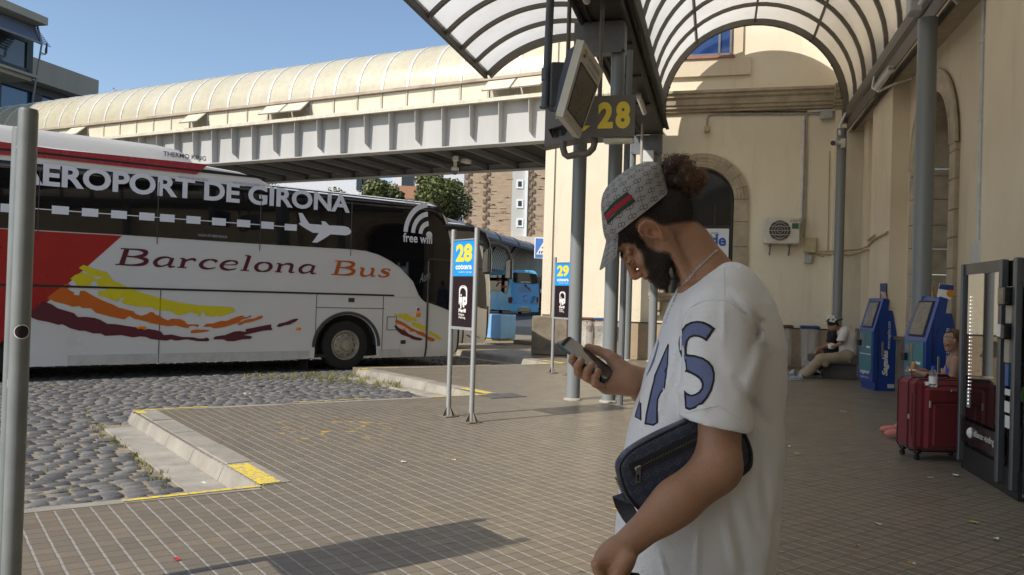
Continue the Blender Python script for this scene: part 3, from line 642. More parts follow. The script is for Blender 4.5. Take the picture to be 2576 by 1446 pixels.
fluor(ST(8.9, -1.75, 5.42), ST(10.05, -1.75, 5.42), 'unlit strip light under the dark beam above the screen')
fluor(ST(14.9, -1.55, 5.42), ST(16.3, -1.55, 5.42), 'unlit strip light under the far end of the dark beam')
# security camera
cm = thing('security_camera', 'white bullet security camera on the corner column under the gutter', 'camera', ST(18.6, 2.5, 4.85)); q = PL(2100, 360, EA*18.6, EA)
mb = MB(); mb.lathe(q+EB*.02, -EB*.6-EA*.8-EZ*.15, [(-.14, .0), (-.14, .055), (.12, .06), (.14, .05)], 14); mb.build('body', PIPEW, cm, True)
mb = MB(); mb.lathe(q+EB*.02, -EB*.6-EA*.8-EZ*.15, [(.10, .055), (.142, .055), (.142, .0)], 14); mb.build('lens', mat('black_lens', (.01, .01, .011), .15), cm, True)
mb = MB(); mb.tube([q+EB*.05, q+EB*.16, q+EB*.18+EZ*.02], .03, 8); mb.bbox(q+EB*.17+EA*.02, (.1, .1, .2), .01, EB, EA, EZ); mb.build('mount', PIPEW, cm, True)
# ================================================================== FOOTBRIDGE
B0 = G(1320, 359, 6.5); B1 = G(629, 407, 6.5); BE = unit(B0-B1); BN = unit(V3(-BE[1], BE[0], 0)); 
if BN[1] < 0: BN = -BN
def BW(e, n, z): return B0+BE*e+BN*n+EZ*(z-6.5)
br = thing('footbridge', 'long enclosed footbridge with yellowed barrel roof on a grey ribbed steel girder', 'footbridge', BW(0, 2.3, 0))
m = NT('aged_roof_panel'); mp = m.n('Mapping'); m.l(m.obj(), mp.inputs[0]); mp.inputs['Scale'].default_value = (1, 1, .15)
c = m.mix(m.ramp(m.noise(.5, 5), .3, .7), (.47, .425, .30), (.55, .51, .38)); c = m.mix(m.ramp(m.noise(3, 6, mp.outputs[0], .7), .5, .75, 0, .45), c, (.42, .35, .24)); c = m.mix(m.ramp(m.noise(11, 5, mp.outputs[0], .8), .55, .8, 0, .35), c, (.40, .34, .26))
m.base(c); m.val(m.ramp(m.noise(4, 4), .3, .7, .22, .42), m.b.inputs['Roughness']); AGED = m.m
E0, E1 = -62, 9.0; RB = 2.35; ZV = 8.72; ce = (E0+E1)/2; LB = E1-E0
mb = MB(); n = 26; A = np.linspace(0, pi, n+1); P = [BW(e, RB-RB*cos(a), ZV+.88*RB*sin(a)) for e in (E0, E1) for a in A]; mb.add(P, [(k, k+1, n+2+k, n+1+k) for k in range(n)]); mb.build('roof_shell', AGED, br, True, 180)
STRIP = mat('rib_strip', (.72, .71, .68), .35, .25)
RS = 1.095; ne = int(LB/RS)
for i in range(ne):
    e = E1-.55-i*RS
    if e < -42: break
    mb = MB(); V = []
    for a in A: 
        rad = V3(0, 0, 0)-BN*cos(a)+EZ*sin(a)*.88
        for de, h_ in ((-.045, -.01), (-.045, .022), (.045, .022), (.045, -.01)): V.append(BW(e+de, RB-RB*cos(a), ZV+.88*RB*sin(a))+unit(rad)*h_)
    N = len(A); mb.add(V, [(k*4+j, (k+1)*4+j, (k+1)*4+(j+1) % 4, k*4+(j+1) % 4) for k in range(N-1) for j in range(4)])
    for a in A[2:12:2]: mb.ball(BW(e, RB-RB*cos(a), ZV+.88*RB*sin(a))+unit(V3(0, 0, 0)-BN*cos(a)+EZ*sin(a))*.025, .014, 5, 3)
    mb.build('roof_rib', STRIP, br)
mb = MB(); mb.box(BW(ce, -.03, ZV+.0), (LB, .14, .07), BE, BN, EZ); mb.box(BW(ce, -.05, ZV-.06), (LB, .2, .03), BE, BN, EZ); mb.build('gutter_rail', mat('rusty_rail', (.40, .33, .26), .7, var=.2, scale=1.5, dirt=((.22, .10, .05), .8)), br)
PANEL = mat('yellowed_panel', (.66, .61, .47), .4, var=.08, scale=1.2, dirt=((.52, .44, .28), .5)); PFR = mat('panel_frame', (.50, .46, .38), .5)
opened = {3, 4, 11, 12, 17, 25, 2}
openpx = [(205, 327), (505, 296), (705, 272), (770, 264), (1300, 222), (1370, 215)]
oe = set()
for px, py in openpx:
    q = PL(px, py, B0, BN); oe.add(int(round((E1-.55-.55-float((q-B0) @ BE))/RS)))
for i in range(ne-1):
    e = E1-.55-(i+.5)*RS
    if e < -42: break
    mb = MB()
    if i in oe:
        th = radians(48); d = -BN*sin(th)-EZ*cos(th); nn = np.cross(BE, d); c0 = BW(e, -.07, 8.63)+d*.33
        mb.bbox(c0, (RS-.10, .66, .03), .008, BE, d, nn); hp = mb.build('window_flap', PANEL, br)
        mb = MB()
        for de in (-(RS-.10)/2, (RS-.10)/2): mb.box(c0+BE*de, (.035, .67, .045), BE, d, nn)
        mb.box(c0+d*.33, (RS-.08, .035, .045), BE, d, nn); mb.build('flap_frame', PFR, hp)
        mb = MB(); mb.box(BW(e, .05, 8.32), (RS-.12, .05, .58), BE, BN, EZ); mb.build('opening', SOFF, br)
    else:
        mb.bbox(BW(e, 0, 8.33), (RS-.10, .04, .60), .01, BE, BN, EZ); hp = mb.build('side_panel', PANEL, br)
mb = MB(); mb.box(BW(ce, .04, 8.33), (LB, .06, .70), BE, BN, EZ); mb.build('panel_rail', PFR, br)
for i in range(min(ne, 50)): mb = MB(); mb.box(BW(E1-.55-i*RS, -.01, 8.33), (.055, .07, .69), BE, BN, EZ); mb.build('mullion', PFR, br)
GIRD = mat('pale_girder', (.42, .415, .40), .55, var=.08, scale=1.2, streak=True, dirt=((.36, .33, .28), .4))
mb = MB(); mb.box(BW(ce, .05, 7.24), (LB, .04, 1.46), BE, BN, EZ); mb.box(BW(ce, -.02, 6.49), (LB, .50, .035), BE, BN, EZ); mb.build('girder_web', GIRD, br)
mb = MB(); mb.box(BW(ce, -.12, 7.95), (LB, .50, .05), BE, BN, EZ); mb.bbox(BW(ce, -.345, 7.93), (LB, .045, .14), .01, BE, BN, EZ); mb.build('deck_edge', mat('deck_edge_cream', (.62, .57, .45), .6, dirt=((.42, .34, .22), .6), streak=True), br)
for i in range(ne):
    e = E1-.0-i*RS
    if e < -36: break
    zl = 6.51 if i % 2 else 6.86
    mb = MB(); mb.poly([BW(e, .03, 7.92), BW(e, -.30, 7.92), BW(e, -.22, zl), BW(e, -.12, zl-.06 if zl > 6.6 else zl), BW(e, .03, zl-.12 if zl > 6.6 else zl)], .018, BE); mb.build('stiffener', GIRD, br)
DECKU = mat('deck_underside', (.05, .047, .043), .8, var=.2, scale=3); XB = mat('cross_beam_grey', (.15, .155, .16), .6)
mb = MB(); zz = []; V = []
for k in range(97):
    nn = .08+4.6*k/96; V += [BW(E0, nn, 6.74+(.03 if k % 4 < 2 else 0)), BW(E1, nn, 6.74+(.03 if k % 4 < 2 else 0))]
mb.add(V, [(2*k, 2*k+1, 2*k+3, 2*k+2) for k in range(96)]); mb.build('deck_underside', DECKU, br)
mb = MB(); mb.box(BW(ce, 4.75, 7.2), (LB, .06, 1.4), BE, BN, EZ); mb.box(BW(ce, 4.7, 6.49), (LB, .4, .035), BE, BN, EZ); mb.build('girder_web', GIRD, br)
for i in range(26):
    e = E1-.8-i*1.35; mb = MB(); mb.box(BW(e, 2.4, 6.63), (.10, 4.7, .20), BE, BN, EZ); mb.build('cross_beam', XB, br)
mb = MB(); mb.box(BW(ce, 4.78, 9.2), (LB, .05, 2.1), BE, BN, EZ); mb.build('back_panel', PANEL, br)
# things hung under the bridge
def soff(px, py): return G(px, py, 6.5)
q = soff(1145, 400)
t = thing('dome_camera', 'white dome camera hanging under the footbridge', 'camera', q); mb = MB(); mb.lathe(q, -EZ, [(-.1, .12), (.05, .12), (.08, .07), (.3, .07), (.32, .14), (.42, .15), (.44, .14)], 16); mb.build('housing', PIPEW, t, True); mb = MB(); mb.ball(q-EZ*.45, (.125, .125, .14), 14, 8); mb.build('dome', mat('smoked_dome', (.12, .12, .12), .1), t, True)
q = soff(1100, 408); mb = MB(); mb.bbox(q-EZ*.02, (1.0, .2, .12), .02, BN, BE, EZ); tag(mb.build('bulkhead_light', mat('dark_fitting', (.10, .11, .13), .5), None, True), 'dark light fitting under the footbridge beside the dome camera, nearer the coach', 'light fitting')
q = soff(1172, 404); mb = MB(); mb.bbox(q-EZ*.02, (.4, .25, .14), .02, BN, BE, EZ); tag(mb.build('junction_box', PIPEW, None, True), 'pale junction box under the footbridge beside the dome camera, nearer the station', 'electrical box')
# pigeon on the roof
q = PL(292, 201, B0+BN*RB, BN); pz = ZV+.88*RB; pg = thing('pigeon', 'grey pigeon standing on the ridge of the footbridge roof', 'pigeon', V3(q[0], q[1], pz)); q = V3(q[0], q[1], pz+.01)
f_ = -BE; s_ = BN; V = []
body = [(-.22, .09, .012, .010), (-.15, .10, .03, .02), (-.08, .125, .055, .05), (0, .15, .075, .07), (.07, .175, .07, .07), (.12, .215, .045, .045), (.135, .26, .033, .033), (.145, .295, .034, .034), (.165, .31, .022, .022), (.185, .303, .007, .007), (.2, .297, .002, .002)]
for f0, h_, ry, rz in body:
    for k in range(12): V.append(q+f_*f0*1.15+s_*ry*1.15*cos(2*pi*k/12)+EZ*(h_*1.15+rz*1.15*sin(2*pi*k/12)))
mb = MB(); mb.add(V, [(i*12+k, (i+1)*12+k, (i+1)*12+(k+1) % 12, i*12+(k+1) % 12) for i in range(len(body)-1) for k in range(12)]); mb.build('body', mat('pigeon_grey', (.22, .23, .25), .8, var=.4, scale=14), pg, True, 180)
mb = MB()
for sg in (-1, 1): mb.tube([q+f_*.03+s_*sg*.035+EZ*.1, q+f_*.02+s_*sg*.035], .008, 5); mb.tube([q+f_*.02+s_*sg*.035+EZ*.004, q+f_*.07+s_*sg*.035+EZ*.004], .006, 5)
mb.build('leg', mat('pigeon_leg', (.4, .16, .13), .7), pg)
# ================================================================== BACKGROUND BUILDINGS
T4 = -40.0; cl_ = crop(0, 0, 3.805)
def TW(u, v, t=T4): return PL(*cl_(u, v), EB*t, EB)
CONCB = mat('weathered_concrete', (.36, .33, .27), .85, var=.12, scale=.6, bump=.2, streak=True, dirt=((.22, .2, .17), .5)); DKFR = mat('dark_mullion', (.035, .035, .04), .5)
BLUEG = mat('blue_window_glass', (.03, .10, .24), .05, spec=.9, var=.2, scale=.3)
tw = thing('control_tower', 'concrete control tower with slanted louvre awning and antenna above the footbridge', 'building', TW(470, 1200))
SH = V3(0, 0, 0)
def band(mb, u0, v0, u1, v1, hpx0, hpx1, t, depth, ext=18):     # a slab whose right end is at (u1,v1), running left past the frame
    a = TW(u1, v1, t); b_ = TW(u1, hpx1, t); z1, z0 = a[2], b_[2]; s1 = a @ EA
    mb.box(ST((s1+s1-ext)/2, t-depth/2, (z0+z1)/2), (ext, depth, z1-z0), EA, EB, EZ); return s1, z0, z1
mb = MB(); s1, z0, z1 = band(mb, 0, 0, 735, 275, 0, 390, -38.2, 6.5); mb.build('roof_slab', CONCB, tw)
zr0 = z0
mb = MB(); a, b_, c_, d_ = TW(10, 160, -39.3), TW(535, 365, -39.3), TW(632, 668, -38.0), TW(100, 470, -38.0)
e1 = float(b_ @ EA); z_t = float(b_[2]); e2 = float(c_ @ EA); z_b = float(c_[2]); sL = e1-9
for k in range(11):
    f = k/11; p = ST((e1+sL)/2, -39.3+1.3*f, z_t+(z_b-z_t)*f-.06); mb.box(p, (e1-sL, .16, .02), EA, unit(EB*1.3+EZ*(z_b-z_t))*.9+EZ*.25, EZ)
mb.poly([ST(e1, -39.34, z_t), ST(sL, -39.34, z_t), ST(sL, -38.04, z_b), ST(e2, -38.04, z_b)], .03); mb.build('louvre_awning', mat('louvre_grey_blue', (.12, .14, .19), .5, var=.06), tw)
mb = MB(); fr = mat('awning_steel', (.22, .23, .25), .5)
for ds in (0, 3.6, 7.2): mb.tube([ST(e1-ds, -39.2, z_t+.05), ST(e2-ds, -37.98, z_b)], .07, 6); mb.tube([ST(e2-ds, -37.98, z_b), ST(e1-ds+.1, -39.4, z_b-3.1)], .05, 6)
mb.tube([ST(e2, -37.97, z_b), ST(sL, -37.97, z_b)], .07, 6); mb.build('awning_frame', fr, tw)
g1 = TW(460, 800, -39.6); sg = float(g1 @ EA); zd0 = float(TW(480, 1240, -39.0)[2]); zd1 = float(TW(480, 1180, -39.0)[2])
mb = MB(); mb.box(ST(sg-5, -41.6, (z0+zd1)/2), (9.9, 3.8, z0-zd1-.02), EA, EB, EZ); mb.build('glazing', mat('cabin_glass', (.05, .06, .075), .06, var=.4, scale=.3, spec=.9), tw)
mb = MB()
for ds in (0, 3.4, 6.8): mb.box(ST(sg-ds, -39.68, (z0+zd1)/2), (.42, .16, z0-zd1), EA, EB, EZ)
mb.box(ST(sg-5, -39.66, zd1+.35), (10, .12, .5), EA, EB, EZ); mb.box(ST(sg-5, -39.66, z0-.5), (10, .1, .9), EA, EB, EZ); mb.build('cabin_frame', DKFR, tw)
s2 = float(TW(480, 1200, -39.0) @ EA); mb = MB(); mb.box(ST(s2-7, -41.5, (zd0+zd1)/2), (14, 5, zd1-zd0), EA, EB, EZ); mb.box(ST(s2-7, -41.4, zd1+.05), (14.5, 5.4, .14), EA, EB, EZ); mb.build('deck_slab', CONCB, tw)
an = TW(605, 795, -38.2); mb = MB(); p1 = TW(690, 830, -38.2); p2 = TW(712, 700, -38.2); mb.tube([an, p1, p1+EZ*.3, p2], .035, 6); mb.cyl(TW(706, 815, -38.2), TW(712, 660, -38.2), .05, 6); mb.cyl(TW(712, 690, -38.2), TW(715, 650, -38.2), .02, 5); mb.tube([an, TW(640, 840, -38.2), TW(680, 830, -38.2)], .012, 5); mb.build('antenna', DKFR, tw)
mb = MB(); mb.box(ST(s2-8, -43.5, zd0/2), (12, 5, zd0), EA, EB, EZ); mb.build('tower_base', CONCB, tw)
ow = thing('office_block', 'low office block with concrete roof band and blue windows behind the footbridge', 'building', TW(1505, 1225, -42))
mb = MB(); a = TW(1505, 1225, -42); b_ = TW(1505, 1330, -42); s3 = float(a @ EA); zt, zb2 = float(a[2]), float(a[2])-1.45; mb.box(ST(s3-22, -45, (zt+zb2)/2), (44, 6, zt-zb2), EA, EB, EZ); mb.build('roof_band', CONCB, ow)
mb = MB(); mb.box(ST(s3-24, -45.1, zt+.09), (36, 6, .18), EA, EB, EZ); mb.build('roof_edge', mat('clay_red', (.30, .09, .05), .8), ow)
mb = MB(); mb.box(ST(s3-22, -46.2, zb2-1.6), (43, 6, 3.2), EA, EB, EZ); wn_ = mb.build('window', BLUEG, ow)
mb = MB()
for k in range(12): mb.box(ST(s3-4-k*5.1, -43.15, zb2-1.6), (.8 if k % 1 == 0 else .3, .3, 3.3), EA, EB, EZ); mb.box(ST(s3-6.6-k*5.1, -43.17, zb2-1.6), (.14, .2, 3.3), EA, EB, EZ)
mb.box(ST(s3-22, -43.1, zb2-.25), (43, .3, .5), EA, EB, EZ); mb.box(ST(s3-22, -43.1, zb2-3.0), (43, .3, .5), EA, EB, EZ); mb.build('window_frame', DKFR, wn_)
mb = MB(); mb.box(ST(s3-22, -46, (zb2-3.2)/2), (42, 5.8, zb2-3.2), EA, EB, EZ); mb.build('wall', CONCB, ow)
# brick building with raised courses, white service shaft
YB = 84.0; cb_ = crop(1000, 560, 2.332); c3_ = crop(1880, 880, 6.2875)
m = NT('tan_brick'); bt = m.n('TexBrick'); mp = m.n('Mapping'); X = m.xyz(); cc = m.n('CombineXYZ'); m.l(X[0], cc.inputs[0]); m.l(X[2], cc.inputs[1]); m.l(cc.outputs[0], bt.inputs['Vector'])
bt.inputs['Scale'].default_value = 1.0; bt.inputs['Brick Width'].default_value = .52; bt.inputs['Row Height'].default_value = .17; bt.inputs['Mortar Size'].default_value = .016
bt.inputs['Color1'].default_value = (.40, .28, .18, 1); bt.inputs['Color2'].default_value = (.50, .37, .25, 1); bt.inputs['Mortar'].default_value = (.34, .27, .20, 1)
c = m.mix(m.ramp(m.noise(.35, 5), .35, .7, 0, .4), bt.outputs[0], (.36, .24, .15)); m.base(c); m.b.inputs['Roughness'].default_value = .9; m.bump(bt.outputs['Fac'], -.4, .03); BRICK = m.m
bb = thing('brick_building', 'tall tan brick building with a white service shaft behind the trees', 'building', AT(1270, 595, YB))
def BB(px, py, Y=YB): return AT(px, py, Y)
xl, xm0, xm1, xr = BB(1168, 500)[0], BB(1287, 500)[0], BB(1326, 500)[0], BB(1420, 500)[0]; zb0 = BB(1270, 594)[2]; ZTB = 22.0
mb = MB(); mb.box(((xl+xm0)/2, YB+5, (zb0+ZTB)/2), (xm0-xl, 10, ZTB-zb0)); mb.box(((xm1+xr)/2, YB+5, (zb0+ZTB)/2), (xr-xm1, 10, ZTB-zb0)); mb.box(((xl+xr)/2, YB+6, (zb0+ZTB)/2), (xr-xl-.1, 9, ZTB-zb0))
for x0, x1 in ((xl, xm0), (xm1, xr)):                              # single bricks laid proud of the face
    for k in range(int((x1-x0)*14)):
        mb.box((random.uniform(x0+.3, x1-.3), YB-.03, zb0+round(random.uniform(0, ZTB-zb0)/.17)*.17), (random.choice((.4, .5, .7)), .05, .08))
mb.build('wall', BRICK, bb)
jx = [xl+.35, BB(1222, 500)[0], xm1+.45]
for x in jx:
    z = zb0; k = 0; mb = MB()
    while z < ZTB: mb.box((x+(.16 if k % 2 else -.16), YB-.06, z+.22), (.34, .16, .42)); z += .44; k += 1
    mb.build('toothed_joint', mat('dark_joint', (.22, .15, .10), .9), bb)
mb = MB(); mb.box(((xm0+xm1)/2, YB+.25, (zb0-.4+ZTB)/2), (xm1-xm0, .5, ZTB-zb0+.4)); mb.build('service_shaft', mat('pale_render', (.52, .51, .46), .8, var=.08), bb)
mb = MB(); mb.box((xm1-.12, YB-.05, (zb0-.4+ZTB)/2), (.28, .35, ZTB-zb0+.4)); mb.build('white_pipe', mat('bright_white', (.8, .8, .78), .5), bb)
for py in (463, 512, 561 if False else 560):
    q = BB(1305, py); mb = MB(); mb.box((q[0]+.1, YB-.03, q[2]), (.75, .12, .95)); f_ = mb.build('window', mat('bright_white', (.8, .8, .78), .5), bb); mb = MB(); mb.box((q[0]+.1, YB-.10, q[2]), (.4, .02, .58)); mb.build('pane', GLASSD, f_)
mb = MB(); mb.box(((xl+xr)/2, YB-.1, zb0-.35), (xr-xl+1, .9, .7)); mb.box(((xl+xr)/2, YB+2, (zb0-.7)/2), (xr-xl+.6, 6, zb0-.7)); mb.build('base_wall', mat('stained_white_wall', (.55, .50, .42), .9, dirt=((.34, .27, .2), .6), streak=True), bb)
wb = thing('white_building', 'pale terraced building half hidden behind the trees', 'building', AT(950, 470, 95))
WH = mat('far_white', (.66, .66, .68), .8); mb = MB()
for x0, x1, yt, Y in ((700, 1000, 448, 100), (985, 1060, 436, 97), (1050, 1168, 428, 104)):
    a, b_ = AT(x0, yt, Y), AT(x1, yt, Y); mb.box(((a[0]+b_[0])/2, Y+4, a[2]/2), (b_[0]-a[0], 8, a[2]))
mb.build('wall', WH, wb)
for x, y, Y, w_, h_ in ((926, 462, 99.9, 1.6, 1.8), (905, 463, 99.9, .9, 1.6), (1025, 455, 96.9, 1.5, 2), (1100, 470, 103.9, 3, 2.4)): q = AT(x, y, Y); mb = MB(); mb.box((q[0], Y, q[2]), (w_, .1, h_)); mb.build('window', GLASSD, wb)
mb = MB(); a, b_ = AT(1000, 440, 96.9), AT(1168, 455, 96.9); mb.box(((a[0]+b_[0])/2, 96.6, a[2]-2.2), (b_[0]-a[0], .3, 1.6)); mb.build('clay_band', mat('clay_band', (.38, .20, .12), .9), wb)
# trees --------------------------------------------------------------
m = NT('tree_leaves'); at_ = m.n('Attribute'); at_.attribute_name = 'tone'; c = m.mix(at_.outputs['Fac'], (.045, .062, .012), (.145, .155, .035)); m.base(c); m.b.inputs['Roughness'].default_value = .55; LEAF = m.m
BARK = mat('bark', (.12, .095, .07), .9, var=.3, bump=.5, bscale=20)
def tree(px0, px1, pyt, pyb, Y, label, seed, n=7000):
    rg = np.random.default_rng(seed); c0 = AT((px0+px1)/2, pyt, Y); xr_ = (AT(px1, pyt, Y)[0]-AT(px0, pyt, Y)[0])/2; zt = c0[2]; zb = AT((px0+px1)/2, pyb, Y)[2]; base = V3(c0[0], Y, 0)
    t = thing('tree', label, 'tree', base, 'trees between the buses and the brick building'); rz = (zt-zb)/2; cz = (zt+zb)/2
    mb = MB(); mb.tube([base, base+V3(.1, 0, zb*.6), base+V3(0, 0, cz)], [.32, .25, .14], 10); lobes = []
    for k in range(15):
        d = rg.normal(size=3); d /= np.linalg.norm(d); q = V3(c0[0], Y, cz)+d*np.array([xr_, xr_, rz])*rg.uniform(.35, .8); lobes.append((q, rg.uniform(.25, .5)*min(xr_, rz)*1.35)); mb.tube([base+V3(0, 0, zb*.8), (q+base+V3(0, 0, zb))/2, q], [.12, .07, .03], 6)
    mb.build('trunk', BARK, t, True)
    V = []; Fc = []; tone = []; per = n//len(lobes)
    for q, r in lobes:
        lt = rg.uniform(-.2, .2)
        for i in range(per):
            d = rg.normal(size=3); d /= np.linalg.norm(d); p = q+d*r*rg.uniform(.55, 1.08)*np.array([1, 1, .85]); a = rg.normal(size=3); a /= np.linalg.norm(a); b_ = np.cross(a, d+rg.normal(size=3)*.5); b_ /= np.linalg.norm(b_)+1e-6; s = rg.uniform(.10, .20); o = len(V)
            V.extend([p-a*s, p+b_*s*.55, p+a*s, p-b_*s*.55]); Fc.append((o, o+1, o+2, o+3)); tone += [min(1, max(0, rg.uniform(0, 1)*.7+.15+lt))]*4
    mb = MB(); mb.add(V, Fc); o = mb.build('crown', LEAF, t); a_ = o.data.attributes.new('tone', 'FLOAT', 'POINT'); a_.data.foreach_set('value', np.array(tone, np.float32))
tree(890, 1050, 440, 570, 64, 'small loose tree beside the lamp post above the coach roof', 3, 7500)
tree(1030, 1180, 425, 590, 60, 'big green tree in front of the brick building', 4, 13000)
tree(740, 900, 458, 600, 72, 'dark tree showing under the footbridge above the coach roof', 5, 5000)
tree(560, 740, 450, 600, 76, 'tree standing behind the rear of the coach', 6, 3000)
lp = AT(942, 450, 50); t = thing('lamp_post', 'pale grey lamp post in front of the trees', 'lamp post', (lp[0], 50, 0)); mb = MB(); mb.tube([(lp[0], 50, 0), (lp[0], 50, 7.0)], [.13, .09], 12); mb.build('pole', mat('lamp_grey', (.40, .43, .46), .5), t, True); mb = MB(); q = V3(lp[0], 50, 7.0); mb.tube([q, q+V3(0, .5, .4), q+V3(0, 1.4, .5)], .05, 8); mb.bbox(q+V3(0, 1.7, .5), (.25, .7, .14), .04); mb.build('lamp_head', mat('lamp_grey', (.40, .43, .46), .5), t, True)
# far canopy ----------------------------------------------------------
fc0, fc1 = AT(1219, 596, 62), AT(1343, 629, 78); fd = unit((fc1-fc0)*V3(1, 1, 0)); fn = unit(V3(-fd[1], fd[0], 0)); 
if fn[1] < 0: fn = -fn
zf = 6.2; fo = V3(*fc0[:2], zf)-fd*14; Lf = 52
ft = thing('barrel_canopy', 'distant striped barrel canopy over the far bus bays', 'canopy', V3(*fo[:2], 0))
fa_ = [(0, 0), (.25, .45), (.6, .75), (1.1, .9), (1.7, .8), (2.3, .4), (2.8, -.3), (3.15, -1.2), (3.3, -2.1)]
mb = MB(); mb.add([fo+fd*s+fn*a+EZ*b_ for s in (0, Lf) for a, b_ in fa_], [(k, k+1, 10+k, 9+k) for k in range(8)]); mb.build('roof_sheet', mat('far_roof', (.30, .29, .29), .6, var=.25, scale=3), ft, True, 180)
mb = MB(); FR = mat('far_rib_dark', (.06, .05, .045), .7)
for k in range(int(Lf/.62)): mb.tube([fo+fd*(k*.62)+fn*(a*.97)+EZ*(b_-.07) for a, b_ in fa_], .05, 4)
for k in range(int(Lf/6)): mb.tube([fo+fd*(k*6.2)+fn*(a*.95)+EZ*(b_-.12) for a, b_ in fa_], .16, 5)
mb.build('rib', FR, ft)
mb = MB(); 
for k in range(int(Lf/.62)): 
    V = [fo+fd*(k*.62+dd)+fn*(a*.955)+EZ*(b_-.06) for dd in (.16, .56) for a, b_ in fa_[3:]]; n = len(fa_)-3; mb.add(V, [(j, j+1, n+j+1, n+j) for j in range(n-1)])
mb.build('light_panel', mat('far_panel', (.72, .69, .62), .7), ft)
mb = MB(); mb.box(fo+fd*Lf/2+EZ*-.05, (Lf, .2, .22), fd, fn, EZ); mb.box(fo+fd*Lf/2+fn*3.3+EZ*-2.3, (Lf, .3, .5), fd, fn, EZ); mb.box(fo+fd*Lf/2+fn*3.2+EZ*-3.2, (Lf, .3, .3), fd, fn, EZ)
for k in range(9): mb.box(fo+fd*(3+k*6.2)+fn*3.3+EZ*(-zf/2-1), (.25, .25, zf-2), fd, fn, EZ)
for k in range(60): mb.box(fo+fd*(k*.85)+fn*3.15+EZ*-2.75, (.1, .1, .6), fd, fn, EZ)
mb.build('frame', FR, ft)
fw_ = thing('white_wall', 'stained white wall under the brick building behind the far canopy', 'wall', (8, 82, 0)); mb = MB(); a, b_ = AT(1200, 640, 82), AT(1430, 640, 82); mb.box(((a[0]+b_[0])/2, 82, AT(1300, 607, 82)[2]/2), (b_[0]-a[0], .4, AT(1300, 607, 82)[2])); mb.build('wall_face', mat('stained_white_wall', (.55, .50, .42), .9), fw_)
# ================================================================== COACHES
BD = V3(sin(radians(53.2)), cos(radians(53.2)), 0); BY = V3(-BD[1], BD[0], 0)
W0 = G(870, 931, -.13)
COW = mat('coach_white', (.66, .645, .61), .30, var=.04, scale=.7, spec=.5, coat=.25, dirt=((.48, .45, .40), .35))
COG = NT('coach_black_glass'); COG.base((.006, .006, .007)); COG.b.inputs['Roughness'].default_value = .035; COG.b.inputs['Specular IOR Level'].default_value = .75; COG = COG.m
BLK = mat('black_rubber', (.014, .014, .015), .6); CRED = mat('coach_red', (.36, .008, .008), .3, var=.05, coat=.25); CRED2 = mat('coach_red_stripe', (.42, .045, .055), .25, var=.08, coat=.3)
YEL = mat('swoosh_yellow', (.66, .55, .012), .4, var=.04); ORA = mat('swoosh_orange', (.55, .12, .008), .4, var=.06); MAR = mat('swoosh_maroon', (.10, .012, .022), .4, var=.06)
LETW = mat('coach_letter_white', (.80, .81, .84), .4, var=.03); ORL = mat('marker_orange', (.72, .22, .01), .3); CHROME = mat('wheel_metal', (.42, .39, .33), .38, .7, var=.2, scale=8)
TYRE = mat('tyre', (.016, .015, .014), .8, var=.3, bump=.3)
def bpx(px, py):
    p = PL(px, py, W0, BY); return np.array([(p-W0) @ BD, p[2]+.13])
cA, cB_, cC, cD_ = crop(0, 560, 2.332), crop(1000, 560, 2.332), crop(0, 1100, 2.332), crop(1000, 1100, 2.332)
cE_ = crop(1650, 1100, 4.52)
def loc(fn, pts): return [bpx(*fn(u, v)) for u, v in pts]
def nosex(z):
    zz = [.2, .5, .9, 1.4, 1.9, 2.4, 2.9, 3.3, 3.55, 3.7]; xx = [2.72, 2.84, 2.90, 2.92, 2.90, 2.82, 2.66, 2.44, 2.22, 1.9]; return float(np.interp(z, zz, xx))
